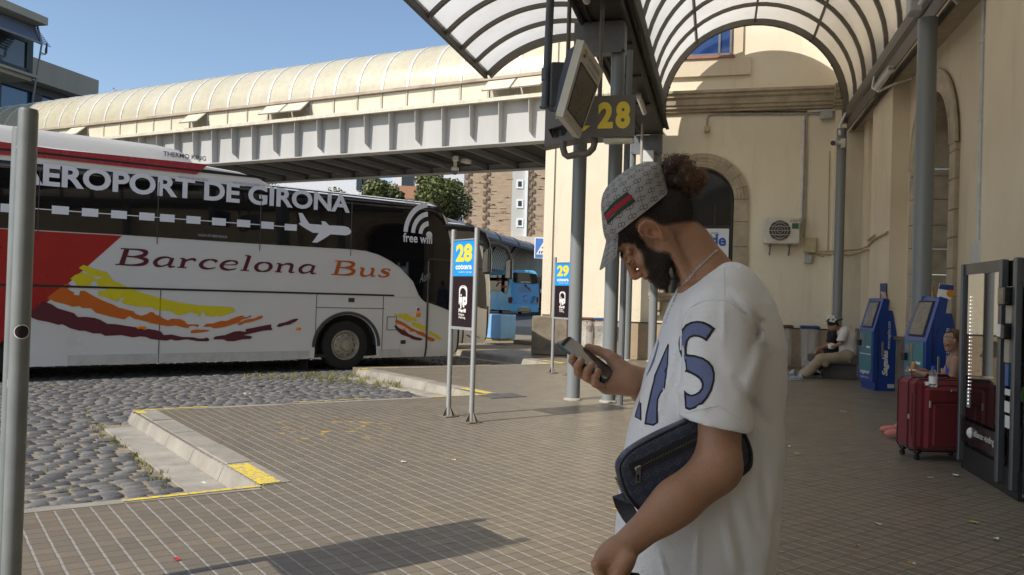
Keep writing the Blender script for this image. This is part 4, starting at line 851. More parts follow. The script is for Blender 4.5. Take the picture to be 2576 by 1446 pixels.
def coach(O, label, main):
    t = thing('coach', label, 'coach', O)
    P = lambda x, y, z: O+BD*x+BY*y+EZ*z
    WD = 2.55
    sec = [(0, 1.52), (0, 2.0), (0, 2.4), (.006, 2.75), (.02, 3.05), (.035, 3.3), (.05, 3.5), (.075, 3.58), (.17, 3.65), (.45, 3.69), (1.275, 3.70)]
    sec = sec+[(WD-a, b_) for a, b_ in sec[-2::-1]]
    xs = list(np.linspace(-9.4, 1.2, 8)); al_ = [k/8 for k in range(0, 9)]
    V = []
    for x in xs: V += [P(x, a, b_) for a, b_ in sec]
    for q in al_[1:]:
        for a, b_ in sec:
            xf = nosex(b_); yi = 1.275+(a-1.275)*(1-(1-sqrt(max(0, 1-q**6)))*.42); x0 = 1.2+(xf-1.2)*min(1, q*1.06) if q < 1 else xf
            V.append(P(1.2+(xf-1.2)*sin(q*pi/2)**.8, yi, b_))
    n = len(sec); nu = len(xs)+8; mb = MB(); mb.grid(V, nu, n); mb.add([V[k] for k in range(n)], [tuple(range(n))]); mb.add([V[(nu-1)*n+k] for k in range(n)], [tuple(range(n))[::-1]])
    # lower sides: near one cut round the front wheel
    arch_ = [(-.70, .26)]+[(-.66*cos(a)*1.03, .50+.64*sin(a)) for a in np.linspace(.05, pi-.05, 18)]+[(.70, .26)]
    xe = 1.2
    for y, nn in ((0, -BY), (WD, BY)):
        o = [(-9.4, .24), (-6.9, .24)]+[(-6.25-.64*cos(a), .50+.62*sin(a)) for a in np.linspace(.05, pi-.05, 14)]+[(-5.6, .24)]+arch_+[(xe, .24), (xe, 1.525), (-9.4, 1.525)]
        mb.poly([P(a, y, b_) for a, b_ in o], .04, nn)
    lows = [(0, 1.53), (0, 1.2), (0, .8), (0, .5), (.012, .34), (.05, .24), (1.275, .22)]; lows = lows+[(WD-a, b_) for a, b_ in lows[-2::-1]]
    V = [P(1.2, a, b_) for a, b_ in lows]
    for q in al_[1:]:
        for a, b_ in lows:
            xf = nosex(b_); yi = 1.275+(a-1.275)*(1-(1-sqrt(max(0, 1-q**6)))*.42); V.append(P(1.2+(xf-1.2)*sin(q*pi/2)**.8, yi, b_))
    mb.grid(V, 9, len(lows)); mb.add([V[8*len(lows)+k] for k in range(len(lows))], [tuple(range(len(lows)))])
    mb.box(P(-9.4, WD/2, 1.0), (.05, WD-.04, 1.4), BD, BY, EZ)
    body = mb.build('body', COW, t, True, 30)
    bm_ = bmesh.new(); bm_.from_mesh(body.data); bvh = BVHTree.FromBMesh(bm_); bm_.free(); L0 = np.array(t['_loc'])
    def proj(x, z, off, y0=-1.0):
        o = P(x, y0, z)-L0; h = bvh.ray_cast(Vector(o), Vector(BY)); 
        y = (h[3]+y0) if h[0] is not None else 0.0
        if y > .6: y = 0
        return P(x, y-off, z)
    def decal(mb, pts, off=.009, step=.07, holes=()):
        v, f = tri2d(pts, step, holes); Pn = [proj(x, z, off) for x, z in v]; fo = []
        for q in f:
            g = np.dot(np.cross(Pn[q[1]]-Pn[q[0]], Pn[q[2]]-Pn[q[0]]), -BY); fo.append(q if g > 0 else q[::-1])
        mb.add(Pn, fo)
    # chassis shadow box, wheels
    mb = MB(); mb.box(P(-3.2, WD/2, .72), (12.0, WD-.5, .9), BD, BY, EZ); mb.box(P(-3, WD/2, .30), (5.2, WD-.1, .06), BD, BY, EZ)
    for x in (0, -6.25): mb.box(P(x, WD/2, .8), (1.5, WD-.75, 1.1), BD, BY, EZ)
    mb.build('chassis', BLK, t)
    def wheel(x, side):
        y = .05 if side < 0 else WD-.05; ax = -BY*(1 if side < 0 else -1); c = P(x, y, .51)
        wt = MB(); wt.lathe(c, ax, [(-.28, .30), (-.28, .47), (-.24, .505), (-.06, .51), (-.02, .49), (-.005, .42), (-.01, .32), (-.02, .30)], 40); wo = wt.build('wheel', TYRE, t, True, 50)
        wr = MB(); wr.lathe(c, ax, [(-.02, .312), (.0, .30), (-.005, .285), (-.03, .27), (-.06, .24), (-.035, .20), (-.03, .125), (-.03, .12), (.02, .115), (.045, .10), (.055, .06), (.055, 0)], 40); ro = wr.build('rim', CHROME, wo, True, 40)
        wr = MB()
        u = unit(np.cross(ax, EZ)); v = np.cross(ax, u)
        for k in range(10): q = c+ax*-.034+.183*(cos(2*pi*k/10)*u+sin(2*pi*k/10)*v); wr.lathe(q, ax, [(-.002, 0), (.0, .030), (.006, .031)], 12); 
        wr.build('rim_hole', BLK, wo)
    wheel(0, -1); wheel(0, 1); wheel(-6.25, -1); wheel(-6.25, 1)
    mb = MB(); ap = [(-.69*cos(a)*1.03, .50+.67*sin(a)) for a in np.linspace(-.02, pi+.02, 26)]; Q = []
    for x, z in ap: Q += [P(x*.965, -.012, .50+(z-.50)*.965), P(x, -.028, z), P(x*1.06, -.012, .50+(z-.50)*1.055), P(x*.965, .25, .50+(z-.50)*.965)]
    mb.add(Q, [(i*4+j, (i+1)*4+j, (i+1)*4+(j+1) % 4, i*4+(j+1) % 4) for i in range(len(ap)-1) for j in range(4)]); mb.build('wheel_arch', mat('arch_grey_rubber', (.05, .05, .055), .5), t, True, 60)
    mb = MB(); mb.box(P(-.80, .3, .16), (.02, .45, .42), BD, BY, EZ); mb.build('mud_flap', BLK, t)
    # black glass band
    px = [(-260, 372), (92, 395), (501, 438), (655, 456), (858, 479), (1049, 499), (1087, 505), (1104, 512), (1118, 540), (1128, 575), (1140, 640), (1148, 700), (1152, 786), (1129, 780.5), (1079, 761.6), (1068, 759), (1060, 752), (1052, 741), (1038, 708), (1006, 673), (980, 655), (952, 640.5), (920, 631), (885, 627), (629, 612), (300, 590), (0, 573), (-260, 558)]
    mb = MB(); decal(mb, [bpx(*p) for p in px]); gb = mb.build('window_band', COG, t, True, 180)
    mb = MB()                                                     # windscreen over the nose
    V = []
    for z in np.linspace(1.32, 3.42, 10):
        for a in np.linspace(.16, WD-.16, 13):
            q = 1.0; xf = nosex(z); f = (a-WD/2)/(WD/2); V.append(P(xf+.012-.10*abs(f)**4, WD/2+(a-WD/2)*.60, z))
    mb.grid(V, 10, 13); mb.build('windscreen', COG, t, True, 180)
    mb = MB()
    for x in (bpx(395, 600)[0], bpx(655, 560)[0], bpx(884, 560)[0], bpx(98, 500)[0]): mb.box(P(x, .012 if False else -.003, 2.9), (.012, .012, 1.1), BD, BY, EZ)
    mb.build('window_joint', mat('joint_grey', (.05, .05, .055), .4), gb)
    # trim lines and hatches
    mb = MB(); z = 1.56; mb.box(P(-4.15, -.004, z), (10.4, .014, .035), BD, BY, EZ); x6 = bpx(1500/2.332/1.5907+628, 700)[0]
    mb.build('trim_line', BLK, t)
    mb = MB(); ln = .012
    def vline(x, z0, z1): mb.box(P(x, .0, (z0+z1)/2), (ln, .012, z1-z0), BD, BY, EZ)
    def hline(x0, x1, z): mb.box(P((x0+x1)/2, .0, z), (x1-x0, .012, ln), BD, BY, EZ)
    for u, v in ((1490, 400),): vline(bpx(*cC(u, v))[0], .25, 1.54)
    xa = bpx(*cD_(615, 400))[0]; xb = bpx(*cD_(1250, 400))[0]; zh = bpx(*cD_(900, 308))[1]; vline(xa, .25, 1.54); vline(xb-.03, .25, 1.54); hline(xa, xb, zh)
    fx = loc(cD_, [(1280, 390), (1365, 390), (1355, 512), (1275, 512)]); vline(fx[0][0], fx[3][1], fx[0][1]); vline(fx[1][0], fx[2][1], fx[1][1]); hline(fx[0][0], fx[1][0], fx[0][1]); hline(fx[0][0], fx[1][0], fx[3][1])
    mb.build('panel_seam', mat('seam_dark', (.04, .04, .04), .6), t)
    # passenger door
    d0, d1 = bpx(*cE_(262, 700))[0], bpx(*cE_(840, 1100))[0]
    mb = MB()
    for x in (d0, d1+.0):
        mb.tube([proj(x, z, .012) for z in np.linspace(.24, 2.35 if x == d0 else 1.3, 12)], .022, 6)
    mb.tube([proj(x, 2.38, .010) for x in np.linspace(d0, d1-.15, 8)], .018, 6); dr = mb.build('door_seal', BLK, t, True)
    mb = MB(); ds = [bpx(*cE_(350, 30)), bpx(*cE_(675, 40)), bpx(*cE_(675, 215)), bpx(*cE_(350, 110))]; decal(mb, ds, .008); mb.build('door_glass', mat('door_glass_tint', (.10, .115, .10), .05, spec=.8), dr)
    # small fittings
    mb = MB()
    for u, v, w_, h_ in ((945, 233, .135, .085), (1427, 625, .12, .08)): c = bpx(*cD_(u, v)); mb.bbox(P(c[0], -.006, c[1]), (w_, .02, h_), .006, BD, BY, EZ)
    mb.build('lock_plate', mat('lock_black', (.03, .03, .032), .4), t, True)
    c = bpx(*cE_(100, 620)); mb = MB(); mb.lathe(P(c[0], 0, c[1]), -BY, [(0, .055), (.012, .055), (.016, .045), (.004, .035), (.004, 0)], 20); rb_ = mb.build('emergency_button', PIPEW, t, True); mb = MB(); mb.lathe(P(c[0], -.004, c[1]), -BY, [(0, .032), (.012, .028), (.014, 0)], 16); mb.build('button_cap', CRED, rb_, True)
    for u, v, w_, h_ in ((1563, 370, .13, .085), (1432, 505, .10, .045), (450, 500, .105, .05)): c = bpx(*cD_(u, v)); mb = MB(); mb.bbox(P(c[0], -.008, c[1]), (w_, .03, h_), .012, BD, BY, EZ); mb.build('marker_light', ORL, t, True)
    c = bpx(*cC(1317, 490)); mb = MB(); mb.bbox(P(c[0], -.008, c[1]), (.14, .03, .055), .012, BD, BY, EZ); mb.build('marker_light', ORL, t, True)
    mb = MB(); mb.box(P(-1.0-4.2, -.002, .335), (8.3, .006, .17), BD, BY, EZ) if False else mb.box(P((-9.4-.72)/2-.0, -.003, .34), (8.66, .006, .18), BD, BY, EZ) if False else mb.box(P(-2.9, -.003, .335), (4.2, .006, .165), BD, BY, EZ); mb.box(P(.98, -.003, .335), (.5, .006, .165), BD, BY, EZ); mb.build('sill_panel', mat('sill_grey', (.50, .49, .455), .5, dirt=((.36, .33, .27), .5)), t)
    # mirror arms
    for sgn in ((-1, 1) if main else (-1, 1)):
        ya = .12 if sgn < 0 else WD-.12; out = -BY*(1 if sgn < 0 else -1); b0 = P(2.1, ya, 3.12)
        pts = [b0, P(2.5, ya, 3.13)+out*.08, P(2.95, ya, 3.13)+out*.20, P(3.22, ya, 3.02)+out*.26, P(3.34, ya, 2.8)+out*.27, P(3.38, ya, 2.45)+out*.26]
        mb = MB(); mb.tube(pts, [.07, .075, .07, .075, .065, .05], 12); ar = mb.build('mirror_arm', mat('mirror_black', (.012, .012, .013), .22), t, True)
        c = P(3.36, ya, 2.42)+out*.26; mb = MB(); mb.bbox(c, (.13, .25, .62), .05, BD, BY, EZ); mb.build('mirror_housing', mat('mirror_black', (.012, .012, .013), .22), ar, True, 60); mb = MB(); mb.box(c-BD*.067, (.004, .2, .52), BD, BY, EZ); mb.build('mirror_glass', mat('mirror_glass', (.5, .5, .5), .03, 1.0, var=0), ar)
    mb = MB()
    for a in (.5, WD-.5): mb.bbox(P(2.86, a, .75), (.1, .42, .2), .04, BD, BY, EZ)
    mb.build('headlight', mat('headlight_glass', (.35, .36, .38), .1), t, True)
    # roof pod
    mb = MB(); xs_ = [-9.4, bpx(525, 412)[0]]; xe_ = bpx(700, 440)[0]; 
    def podsec(h, ins): h = h-.12; return [(ins, 3.55), (ins+.01, 3.56+h*.5), (ins+.03, 3.56+h*.9), (ins+.12, 3.56+h), (WD-ins-.12, 3.56+h), (WD-ins-.03, 3.56+h*.9), (WD-ins-.01, 3.56+h*.5), (WD-ins, 3.55)]
    st = [(-9.4, .42, .05), (xs_[1], .42, .05), (xs_[1]+(xe_-xs_[1])*.45, .385, .055), (xs_[1]+(xe_-xs_[1])*.75, .30, .065), (xs_[1]+(xe_-xs_[1])*.95, .18, .09), (xe_+.05, .11, .2)]
    V = []
    for x, h, i_ in st: V += [P(x, a, b_) for a, b_ in podsec(h, i_)]
    mb.grid(V, len(st), 8); mb.add(V[:8], [tuple(range(8))]); pod = mb.build('roof_pod', COW, t, True, 40)
    V = []; ua, ub = -9.4, bpx(505, 405)[0]; mb = MB()
    for x, h in ((ua, .34), (ub-.7, .34), (ub-.3, .30), (ub-.08, .15), (ub, .02)): V += [P(x, a, 3.84+b_*h/.34) for a, b_ in ((.30, 0), (.32, .22), (.42, .33), (1.27, .36), (WD-.42, .33), (WD-.32, .22), (WD-.30, 0))]
    mb.grid(V, 5, 7); au = mb.build('air_conditioning_unit', COW, t, True, 40)
    if not main:
        mb = MB()
        for pts in ([(965, 950), (1000, 958), (1035, 975), (1010, 1000), (975, 985)], [(1030, 1018), (1060, 1020), (1100, 1050), (1150, 1085), (1200, 1120), (1235, 1135), (1210, 1145), (1165, 1125), (1110, 1075), (1060, 1045)]):
            mb = MB(); decal(mb, [q-np.array([0, 0]) for q in [((PL(*cE_(u, v), O, BY)-O) @ BD, (PL(*cE_(u, v), O, BY)-O)[2]) for u, v in pts] for q in [np.array(q)]], .005); mb.build('swoosh', mat('swoosh_light_blue', (.12, .33, .50), .4), t)
        mb = MB(); pts = [(965, 1080), (1000, 1078), (1050, 1105), (1055, 1140), (1010, 1112), (970, 1092)]; decal(mb, [np.array([(PL(*cE_(u, v), O, BY)-O) @ BD, (PL(*cE_(u, v), O, BY)-O)[2]]) for u, v in pts], .005); mb.build('swoosh', mat('swoosh_dark_blue', (.03, .12, .30), .4), t)
        return t
    # ---- livery of the near coach
    mb = MB(); decal(mb, [bpx(*p) for p in [(-260, 556), (0, 575.5), (307, 593), (30, 838), (-260, 1080)]], .0035, .3); mb.build('red_panel', CRED, t)
    sp = lambda x: np.interp(x, [st[0][0]]+[q[0] for q in st[1:]], [st[0][2]]+[q[2] for q in st[1:]])
    def podq(pts, off): return [P(q[0], (0.050 if q[1] > 3.42 else .04)-off, q[1]) for q in [bpx(*p) for p in pts]]
    mb = MB(); mb.poly([q for q in podq([(-260, 336), (0, 355), (146, 375), (525, 413), (508, 428), (92, 380), (-260, 348)], .02)], 0, -BY); mb.poly(podq([(-260, 354), (92, 386), (505, 432), (494, 438), (92, 395), (-260, 370)], .02), 0, -BY); mb.build('roof_stripe', CRED2, t)
    mb = MB(); mb.poly(podq([(-260, 347), (92, 379.5), (530, 427), (655, 444), (672, 447), (672, 450), (640, 447), (505, 433), (92, 386.5), (-260, 355)], .016), 0, -BY); mb.build('gutter_line', BLK, t)
    def text_px(name, body, m_, pl, pr_, h_px0, h_px1, bold, shear=0, off=.008, fill=False, wide=1.0):
        a, b_ = bpx(*pl), bpx(*pr_); z0_ = bpx(*h_px0)[1]; z1_ = bpx(*h_px1)[1]; mb = MB(); dirx = unit(np.array([b_[0]-a[0], b_[1]-a[1]])); L = np.linalg.norm(b_-a)
        put_text(mb, body, P(a[0], -off, a[1]), BD*dirx[0]+EZ*dirx[1], EZ, L, z1_-z0_, bold, shear); return mb.build(name, m_, t)
    text_px('lettering', 'AEROPORT DE GIRONA', LETW, (33, 460.5), (879, 536), (120, 470), (120, 413), .032, off=.007)
    a, b_ = bpx(*cA(320, 640)), bpx(*cB_(430, 815)); mb = MB(); d1 = unit(b_-a); mb.box(P((a[0]+b_[0])/2, -.005, (a[1]+b_[1])/2), (np.linalg.norm(b_-a), .003, .016), BD*d1[0]+EZ*d1[1], BY, EZ)
    for u, v in ((563, 655), (840, 677), (1110, 696), (1370, 715), (1560, 729), (1804, 746), (2042, 763), (2272, 779), (2494, 796)): c = bpx(*cA(u, v)); mb.box(P(c[0], -.007, c[1]), (.245, .003, .135), BD*d1[0]+EZ*d1[1], BY, EZ)
    c = bpx(*cB_(379, 815)); mb.box(P(c[0], -.007, c[1]), (.245, .003, .125), BD*d1[0]+EZ*d1[1], BY, EZ)
    for u0_ in (-200, 90): c = bpx(*cA(u0_, 630+u0_*.08)); mb.box(P(c[0], -.007, c[1]), (.245, .003, .135), BD*d1[0]+EZ*d1[1], BY, EZ)
    mb.build('dashed_line', LETW, t)
    mb = MB(); pl = [(452, 680), (487, 682), (520, 735), (552, 782), (672, 792), (664, 757), (700, 760), (735, 796), (880, 803), (915, 815), (938, 840), (945, 858), (930, 880), (890, 890), (752, 880), (690, 920), (625, 958), (578, 956), (612, 910), (640, 868), (585, 865), (520, 828), (470, 796), (452, 780), (470, 768)]
    mb.poly([P(q[0], -.008, q[1]) for q in loc(cB_, pl)], 0, -BY); mb.build('aeroplane_mark', LETW, t)
    mb = MB(); cw_ = bpx(*cB_(1670, 885)); sx = np.linalg.norm(bpx(*cB_(1430, 865))-cw_)/1.0
    for r0, r1 in ((sx*.84, sx*1.0), (sx*.56, sx*.71), (sx*.27, sx*.42)):
        A_ = np.linspace(radians(97), radians(178), 16); mb.add([P(cw_[0]+r*cos(a), -.008, cw_[1]+r*sin(a)*1.12) for r in (r0, r1) for a in A_], [(k, k+1, 17+k, 16+k) for k in range(15)])
    mb.lathe(P(cw_[0], -.007, cw_[1]), -BY, [(0, .075), (.001, .075), (.001, 0)], 20); put_text(mb, 'free wifi', P(*[(lambda q: (q[0], -.008, q[1]))(bpx(*cB_(1425, 950)))][0]), BD, EZ, float(bpx(*cB_(1697, 975))[0]-bpx(*cB_(1425, 950))[0]), .20, .02); mb.build('wifi_mark', LETW, t)
    q = bpx(*cB_(1443, 592)); mb = MB(); put_text(mb, '625', P(q[0], -.01, q[1]), BD, EZ, float(bpx(*cB_(1537, 600))[0]-q[0]), .125, .03); mb.build('fleet_number', LETW, t)
    for body, p, w_, h_, m_ in (('VENTANA DE SOCORRO', cA(1660, 355), 0, .045, None), ('VENTANA DE SOCORRO', cA(2165, 405), 0, .04, None), ('SALIDA DE EMERGENCIA', cA(1847, 897), 0, .045, None)):
        q = bpx(*p); mb = MB(); put_text(mb, body, P(q[0], -.009, q[1]), BD, EZ, .52, h_, .02); mb.build('small_lettering', mat('letter_grey', (.30, .31, .34), .5), t)
    q = bpx(*cE_(120, 150)); mb = MB(); put_text(mb, 'Aura', P(q[0], -.012, q[1]), BD*.9+EZ*.35, EZ, .30, .20, -.005, .4); mb.build('small_lettering', mat('letter_grey', (.30, .31, .34), .5), t)
    q = bpx(*cA(1555, 190)); mb = MB(); put_text(mb, 'THERMO KING', P(q[0]-.0, .285, q[1]+.12), BD, EZ, .75, .085, .02); put_text(mb, 'THERMO KING', P(q[0]-.0, .0, q[1]+.4), BD, EZ, .001, .001) if False else None; mb.build('maker_lettering', mat('letter_dark', (.08, .08, .09), .5), au)
    # swooshes
    Y1 = [(700, 0), (770, -25), (850, 10), (900, 40), (1000, 10), (1080, 65), (1180, 110), (1290, 155), (1400, 190), (1480, 210), (1620, 245), (1740, 268), (1850, 285), (2000, 290), (2130, 298), (2180, 310), (2188, 340), (2165, 352), (2110, 365), (2070, 385), (2030, 375), (1975, 388), (1915, 378), (1905, 345), (1880, 345), (1870, 385), (1845, 388), (1850, 365), (1800, 355), (1790, 340), (1745, 355), (1690, 375), (1650, 372), (1610, 345), (1570, 330), (1490, 330), (1430, 318), (1420, 298), (1340, 298), (1280, 295), (1140, 262), (1135, 240), (1165, 210), (1125, 208), (1095, 242), (1050, 235), (985, 205), (920, 195), (914, 145), (980, 155), (985, 130), (930, 115), (890, 60), (860, 55), (845, 90), (800, 122), (760, 105), (720, 95), (690, 55), (655, 35)]
    Y1b = [(735, -65), (775, -95), (850, -70), (925, -42), (1000, -25), (1030, 22), (960, 15), (850, 8), (800, -30)]
    O1 = [(600, 88), (640, 80), (662, 100), (630, 130), (660, 150), (685, 160), (690, 188), (738, 190), (745, 150), (790, 148), (870, 195), (960, 240), (1050, 275), (1110, 305), (1200, 328), (1240, 335), (1265, 365), (1320, 380), (1370, 365), (1400, 345), (1430, 348), (1445, 368), (1500, 385), (1510, 400), (1570, 425), (1600, 408), (1680, 412), (1720, 430), (1745, 460), (1800, 460), (1850, 460), (1852, 485), (1830, 482), (1810, 472), (1760, 478), (1760, 495), (1710, 490), (1640, 470), (1560, 478), (1480, 462), (1410, 450), (1370, 435), (1310, 420), (1250, 408), (1205, 382), (1160, 415), (1040, 390), (960, 370), (890, 350), (850, 310), (770, 308), (740, 288), (680, 296), (600, 270), (510, 250), (440, 212)]
    O2 = [(1890, 484), (1925, 455), (1990, 452), (2060, 428), (2110, 430), (2200, 392), (2260, 378), (2280, 392), (2310, 392), (2330, 375), (2348, 388), (2300, 405), (2260, 412), (2230, 440), (2170, 460), (2090, 485), (2000, 498), (1960, 482)]
    O3 = [(2212, 462), (2225, 445), (2300, 415), (2370, 405), (2430, 380), (2454, 382), (2445, 402), (2380, 425), (2330, 440), (2280, 448), (2240, 468)]
    O4 = [(1775, 540), (1785, 515), (1830, 508), (1940, 512), (1955, 520), (1900, 533), (1810, 542)]
    M1 = [(270, 355), (400, 245), (480, 272), (540, 312), (620, 335), (690, 355), (725, 392), (800, 390), (880, 400), (930, 415), (1000, 455), (1080, 458), (1180, 475), (1250, 485), (1290, 490), (1345, 512), (1380, 502), (1460, 515), (1500, 528), (1525, 560), (1600, 555), (1700, 578), (1800, 580), (1850, 592), (1900, 592), (1930, 582), (1955, 602), (1940, 618), (1850, 618), (1740, 600), (1640, 612), (1595, 600), (1550, 612), (1470, 605), (1400, 595), (1360, 578), (1310, 572), (1240, 582), (1130, 560), (980, 568), (940, 545), (870, 545), (790, 520), (740, 520), (650, 495), (580, 458), (545, 465), (450, 438), (350, 420), (300, 400)]
    M2 = [(1985, 590), (2010, 572), (2100, 560), (2180, 528), (2230, 522), (2290, 530), (2290, 505), (2380, 488), (2470, 470), (2530, 460), (2528, 480), (2540, 512), (2450, 520), (2340, 545), (2270, 560), (2330, 568), (2352, 575), (2340, 595), (2260, 600), (2180, 618), (2120, 618), (2080, 600), (2000, 602)]
    M3 = [(245, 480), (265, 455), (330, 440), (400, 412), (440, 406), (449, 412), (430, 432), (370, 462), (320, 470), (275, 486)]
    F1 = [(1333, 358), (1370, 368), (1420, 362), (1455, 360), (1500, 390), (1562, 415), (1555, 428), (1505, 428), (1490, 436), (1440, 422), (1410, 395), (1360, 385)]; F2 = [(1503, 450), (1515, 440), (1580, 450), (1620, 475), (1645, 482), (1640, 515), (1600, 515), (1560, 488), (1520, 475)]; F3 = [(1662, 535), (1680, 525), (1740, 555), (1770, 580), (1788, 590), (1775, 608), (1745, 598), (1710, 570)]
    F4 = [(1350, 435), (1360, 417), (1400, 428), (1450, 455), (1500, 490), (1560, 520), (1620, 535), (1650, 570), (1700, 585), (1728, 605), (1705, 622), (1670, 612), (1630, 580), (1585, 560), (1565, 555), (1540, 530), (1500, 530), (1470, 500), (1420, 470), (1370, 450)]; F5 = [(1343, 475), (1360, 468), (1390, 495), (1440, 515), (1480, 550), (1540, 575), (1600, 590), (1608, 602), (1585, 612), (1520, 602), (1480, 580), (1410, 555), (1365, 515)]
    for nm_, m_, ls in (('swoosh', YEL, ((cC, Y1, .006), (cC, Y1b, .0065), (cD_, F1, .006), (cD_, F2, .006), (cD_, F3, .006))), ('swoosh', ORA, ((cC, O1, .007), (cC, O2, .007), (cC, O3, .0075), (cC, O4, .007), (cD_, F4, .007))), ('swoosh', MAR, ((cC, M1, .008), (cC, M2, .008), (cD_, M3, .008), (cD_, F5, .008)))):
        for fn, pts, of in ls: mb = MB(); mb.poly([P(q[0], -of, q[1]) for q in loc(fn, pts)], 0, -BY); mb.build(nm_, m_, t)
    # "Barcelona Bus": wide slanted serif letters drawn with a broad pen
    base0, base1 = bpx(*cA(1060, 1165)), bpx(*cB_(1312, 1283)); topB = bpx(*cA(1130, 1008)); H = float(topB[1]-bpx(*cA(1095, 1168))[1])
    dirx = unit(base1-base0); TH = .115*H
    def glyphs():
        g = {}
        # strokes: list of (points, widths) in units of cap height; baseline 0, x-height .62
        g['B'] = (1.06, [([(.22, .02), (.22, .98)], [.24, .24]), ([(.04, .035), (.45, .035)], [.07, .07]), ([(.04, .965), (.45, .965)], [.07, .07]), ([(.22, .955), (.55, .96), (.78, .87), (.80, .72), (.70, .59), (.48, .53), (.3, .53)], [.07, .10, .20, .24, .2, .09, .07]), ([(.3, .54), (.62, .50), (.86, .40), (.90, .26), (.82, .12), (.55, .035), (.22, .04)], [.07, .1, .2, .25, .2, .1, .08])])
        g['a'] = (.78, [([(.60, .58), (.57, .1)], [.20, .20]), ([(.57, .12), (.64, .03), (.76, .07)], [.18, .12, .06]), ([(.58, .52), (.42, .60), (.22, .52), (.12, .30), (.2, .08), (.36, .05), (.5, .16), (.57, .3)], [.08, .10, .17, .22, .17, .09, .08, .06])])
        g['r'] = (.66, [([(.2, .03), (.2, .56)], [.22, .22]), ([(.06, .57), (.2, .57)], [.07, .09]), ([(.06, .03), (.36, .03)], [.065, .065]), ([(.22, .38), (.38, .55), (.54, .57)], [.08, .12, .16]), ([(.52, .55), (.56, .46)], [.16, .13])])
        g['c'] = (.68, [([(.60, .46), (.54, .55), (.38, .595), (.2, .50), (.12, .29), (.2, .10), (.40, .025), (.62, .12)], [.17, .15, .08, .17, .23, .18, .10, .06])])
        g['e'] = (.72, [([(.14, .31), (.42, .335), (.60, .40), (.58, .53), (.42, .60), (.22, .52), (.12, .30), (.2, .09), (.42, .02), (.64, .12)], [.05, .06, .09, .14, .08, .16, .23, .18, .10, .06])])
        g['l'] = (.46, [([(.22, .06), (.24, .97)], [.21, .21]), ([(.08, .965), (.24, .965)], [.07, .08]), ([(.08, .03), (.38, .03)], [.065, .065])])
        g['o'] = (.76, [([(.38, .60), (.19, .52), (.12, .31), (.2, .09), (.38, .02), (.57, .10), (.64, .31), (.56, .53), (.38, .60)], [.07, .16, .23, .17, .08, .16, .23, .16, .07])])
        g['n'] = (.86, [([(.2, .03), (.2, .56)], [.21, .21]), ([(.06, .57), (.2, .57)], [.07, .09]), ([(.07, .03), (.34, .03)], [.065, .065]), ([(.21, .38), (.36, .56), (.52, .58), (.63, .48), (.63, .06)], [.07, .10, .15, .20, .21]), ([(.62, .10), (.69, .03), (.8, .07)], [.15, .1, .06])])
        g['u'] = (.86, [([(.2, .57), (.19, .2), (.26, .05), (.4, .03), (.55, .14), (.62, .28)], [.21, .21, .17, .10, .08, .07]), ([(.06, .575), (.2, .575)], [.07, .09]), ([(.63, .58), (.62, .1)], [.2, .2]), ([(.62, .10), (.69, .03), (.8, .07)], [.15, .1, .06]), ([(.5, .575), (.63, .575)], [.07, .09])])
        g['s'] = (.62, [([(.50, .47), (.46, .56), (.34, .595), (.2, .54), (.17, .44), (.28, .35), (.44, .27), (.48, .15), (.38, .05), (.24, .02), (.12, .07), (.08, .17)], [.13, .10, .07, .13, .17, .2, .19, .15, .11, .08, .11, .15])])
        return g
    GL = glyphs(); word = 'Barcelona Bus'; adv = [.55 if ch == ' ' else GL[ch][0] for ch in word]; tot = sum(adv); Lw = np.linalg.norm(base1-base0); SXs = Lw/tot
    def spline(P_, W_):
        P_ = np.array(P_, float); W_ = np.array(W_, float); n = len(P_)
        if n == 2: return P_, W_
        out = []; ow_ = []
        for i in range(n-1):
            p0, p1, p2, p3 = P_[max(i-1, 0)], P_[i], P_[i+1], P_[min(i+2, n-1)]
            for k in range(6):
                u = k/6; out.append(.5*((2*p1)+(p2-p0)*u+(2*p0-5*p1+4*p2-p3)*u*u+(3*p1-p0-3*p2+p3)*u**3)); ow_.append(W_[i]+(W_[i+1]-W_[i])*u)
        out.append(P_[-1]); ow_.append(W_[-1]); return np.array(out), np.array(ow_)
    xx = 0; lay = 0; mw = [MB(), MB()]
    for k, ch in enumerate(word):
        if ch != ' ':
            for pts, wd_ in GL[ch][1]:
                p_, w_ = spline(pts, wd_); tg = np.gradient(p_*np.array([SXs, H]), axis=0); tg /= np.linalg.norm(tg, axis=1)[:, None]+1e-9; nr = np.stack([-tg[:, 1], tg[:, 0]], 1); off = .006+.00035*(lay % 7); lay += 1
                V = []
                for q, t_, nn_, ww in zip(p_, tg, nr, w_):
                    for sg in (1, -1):
                        xq = (q[0]*SXs+xx*SXs)+nn_[0]*sg*ww*H*.5*1.15; zq = q[1]*H+nn_[1]*sg*ww*H*.5; xq += .27*zq
                        V.append(P(base0[0]+dirx[0]*xq, -off, base0[1]+dirx[1]*xq+zq))
                mw[0 if k < 9 else 1].add(V, [(2*i, 2*i+1, 2*i+3, 2*i+2) for i in range(len(p_)-1)])
        xx += adv[k]
    mw[0].build('lettering', mat('letter_maroon', (.10, .010, .022), .4, var=.04), t); mw[1].build('lettering', mat('letter_orange', (.46, .095, .008), .4, var=.04), t)
    return t
coach(W0, 'white, red and black airport coach with orange and maroon swooshes in the near bay', True)
coach(W0+PIT-BD*1.28, 'second white coach with pale blue marks, its nose just past the near coach', False)
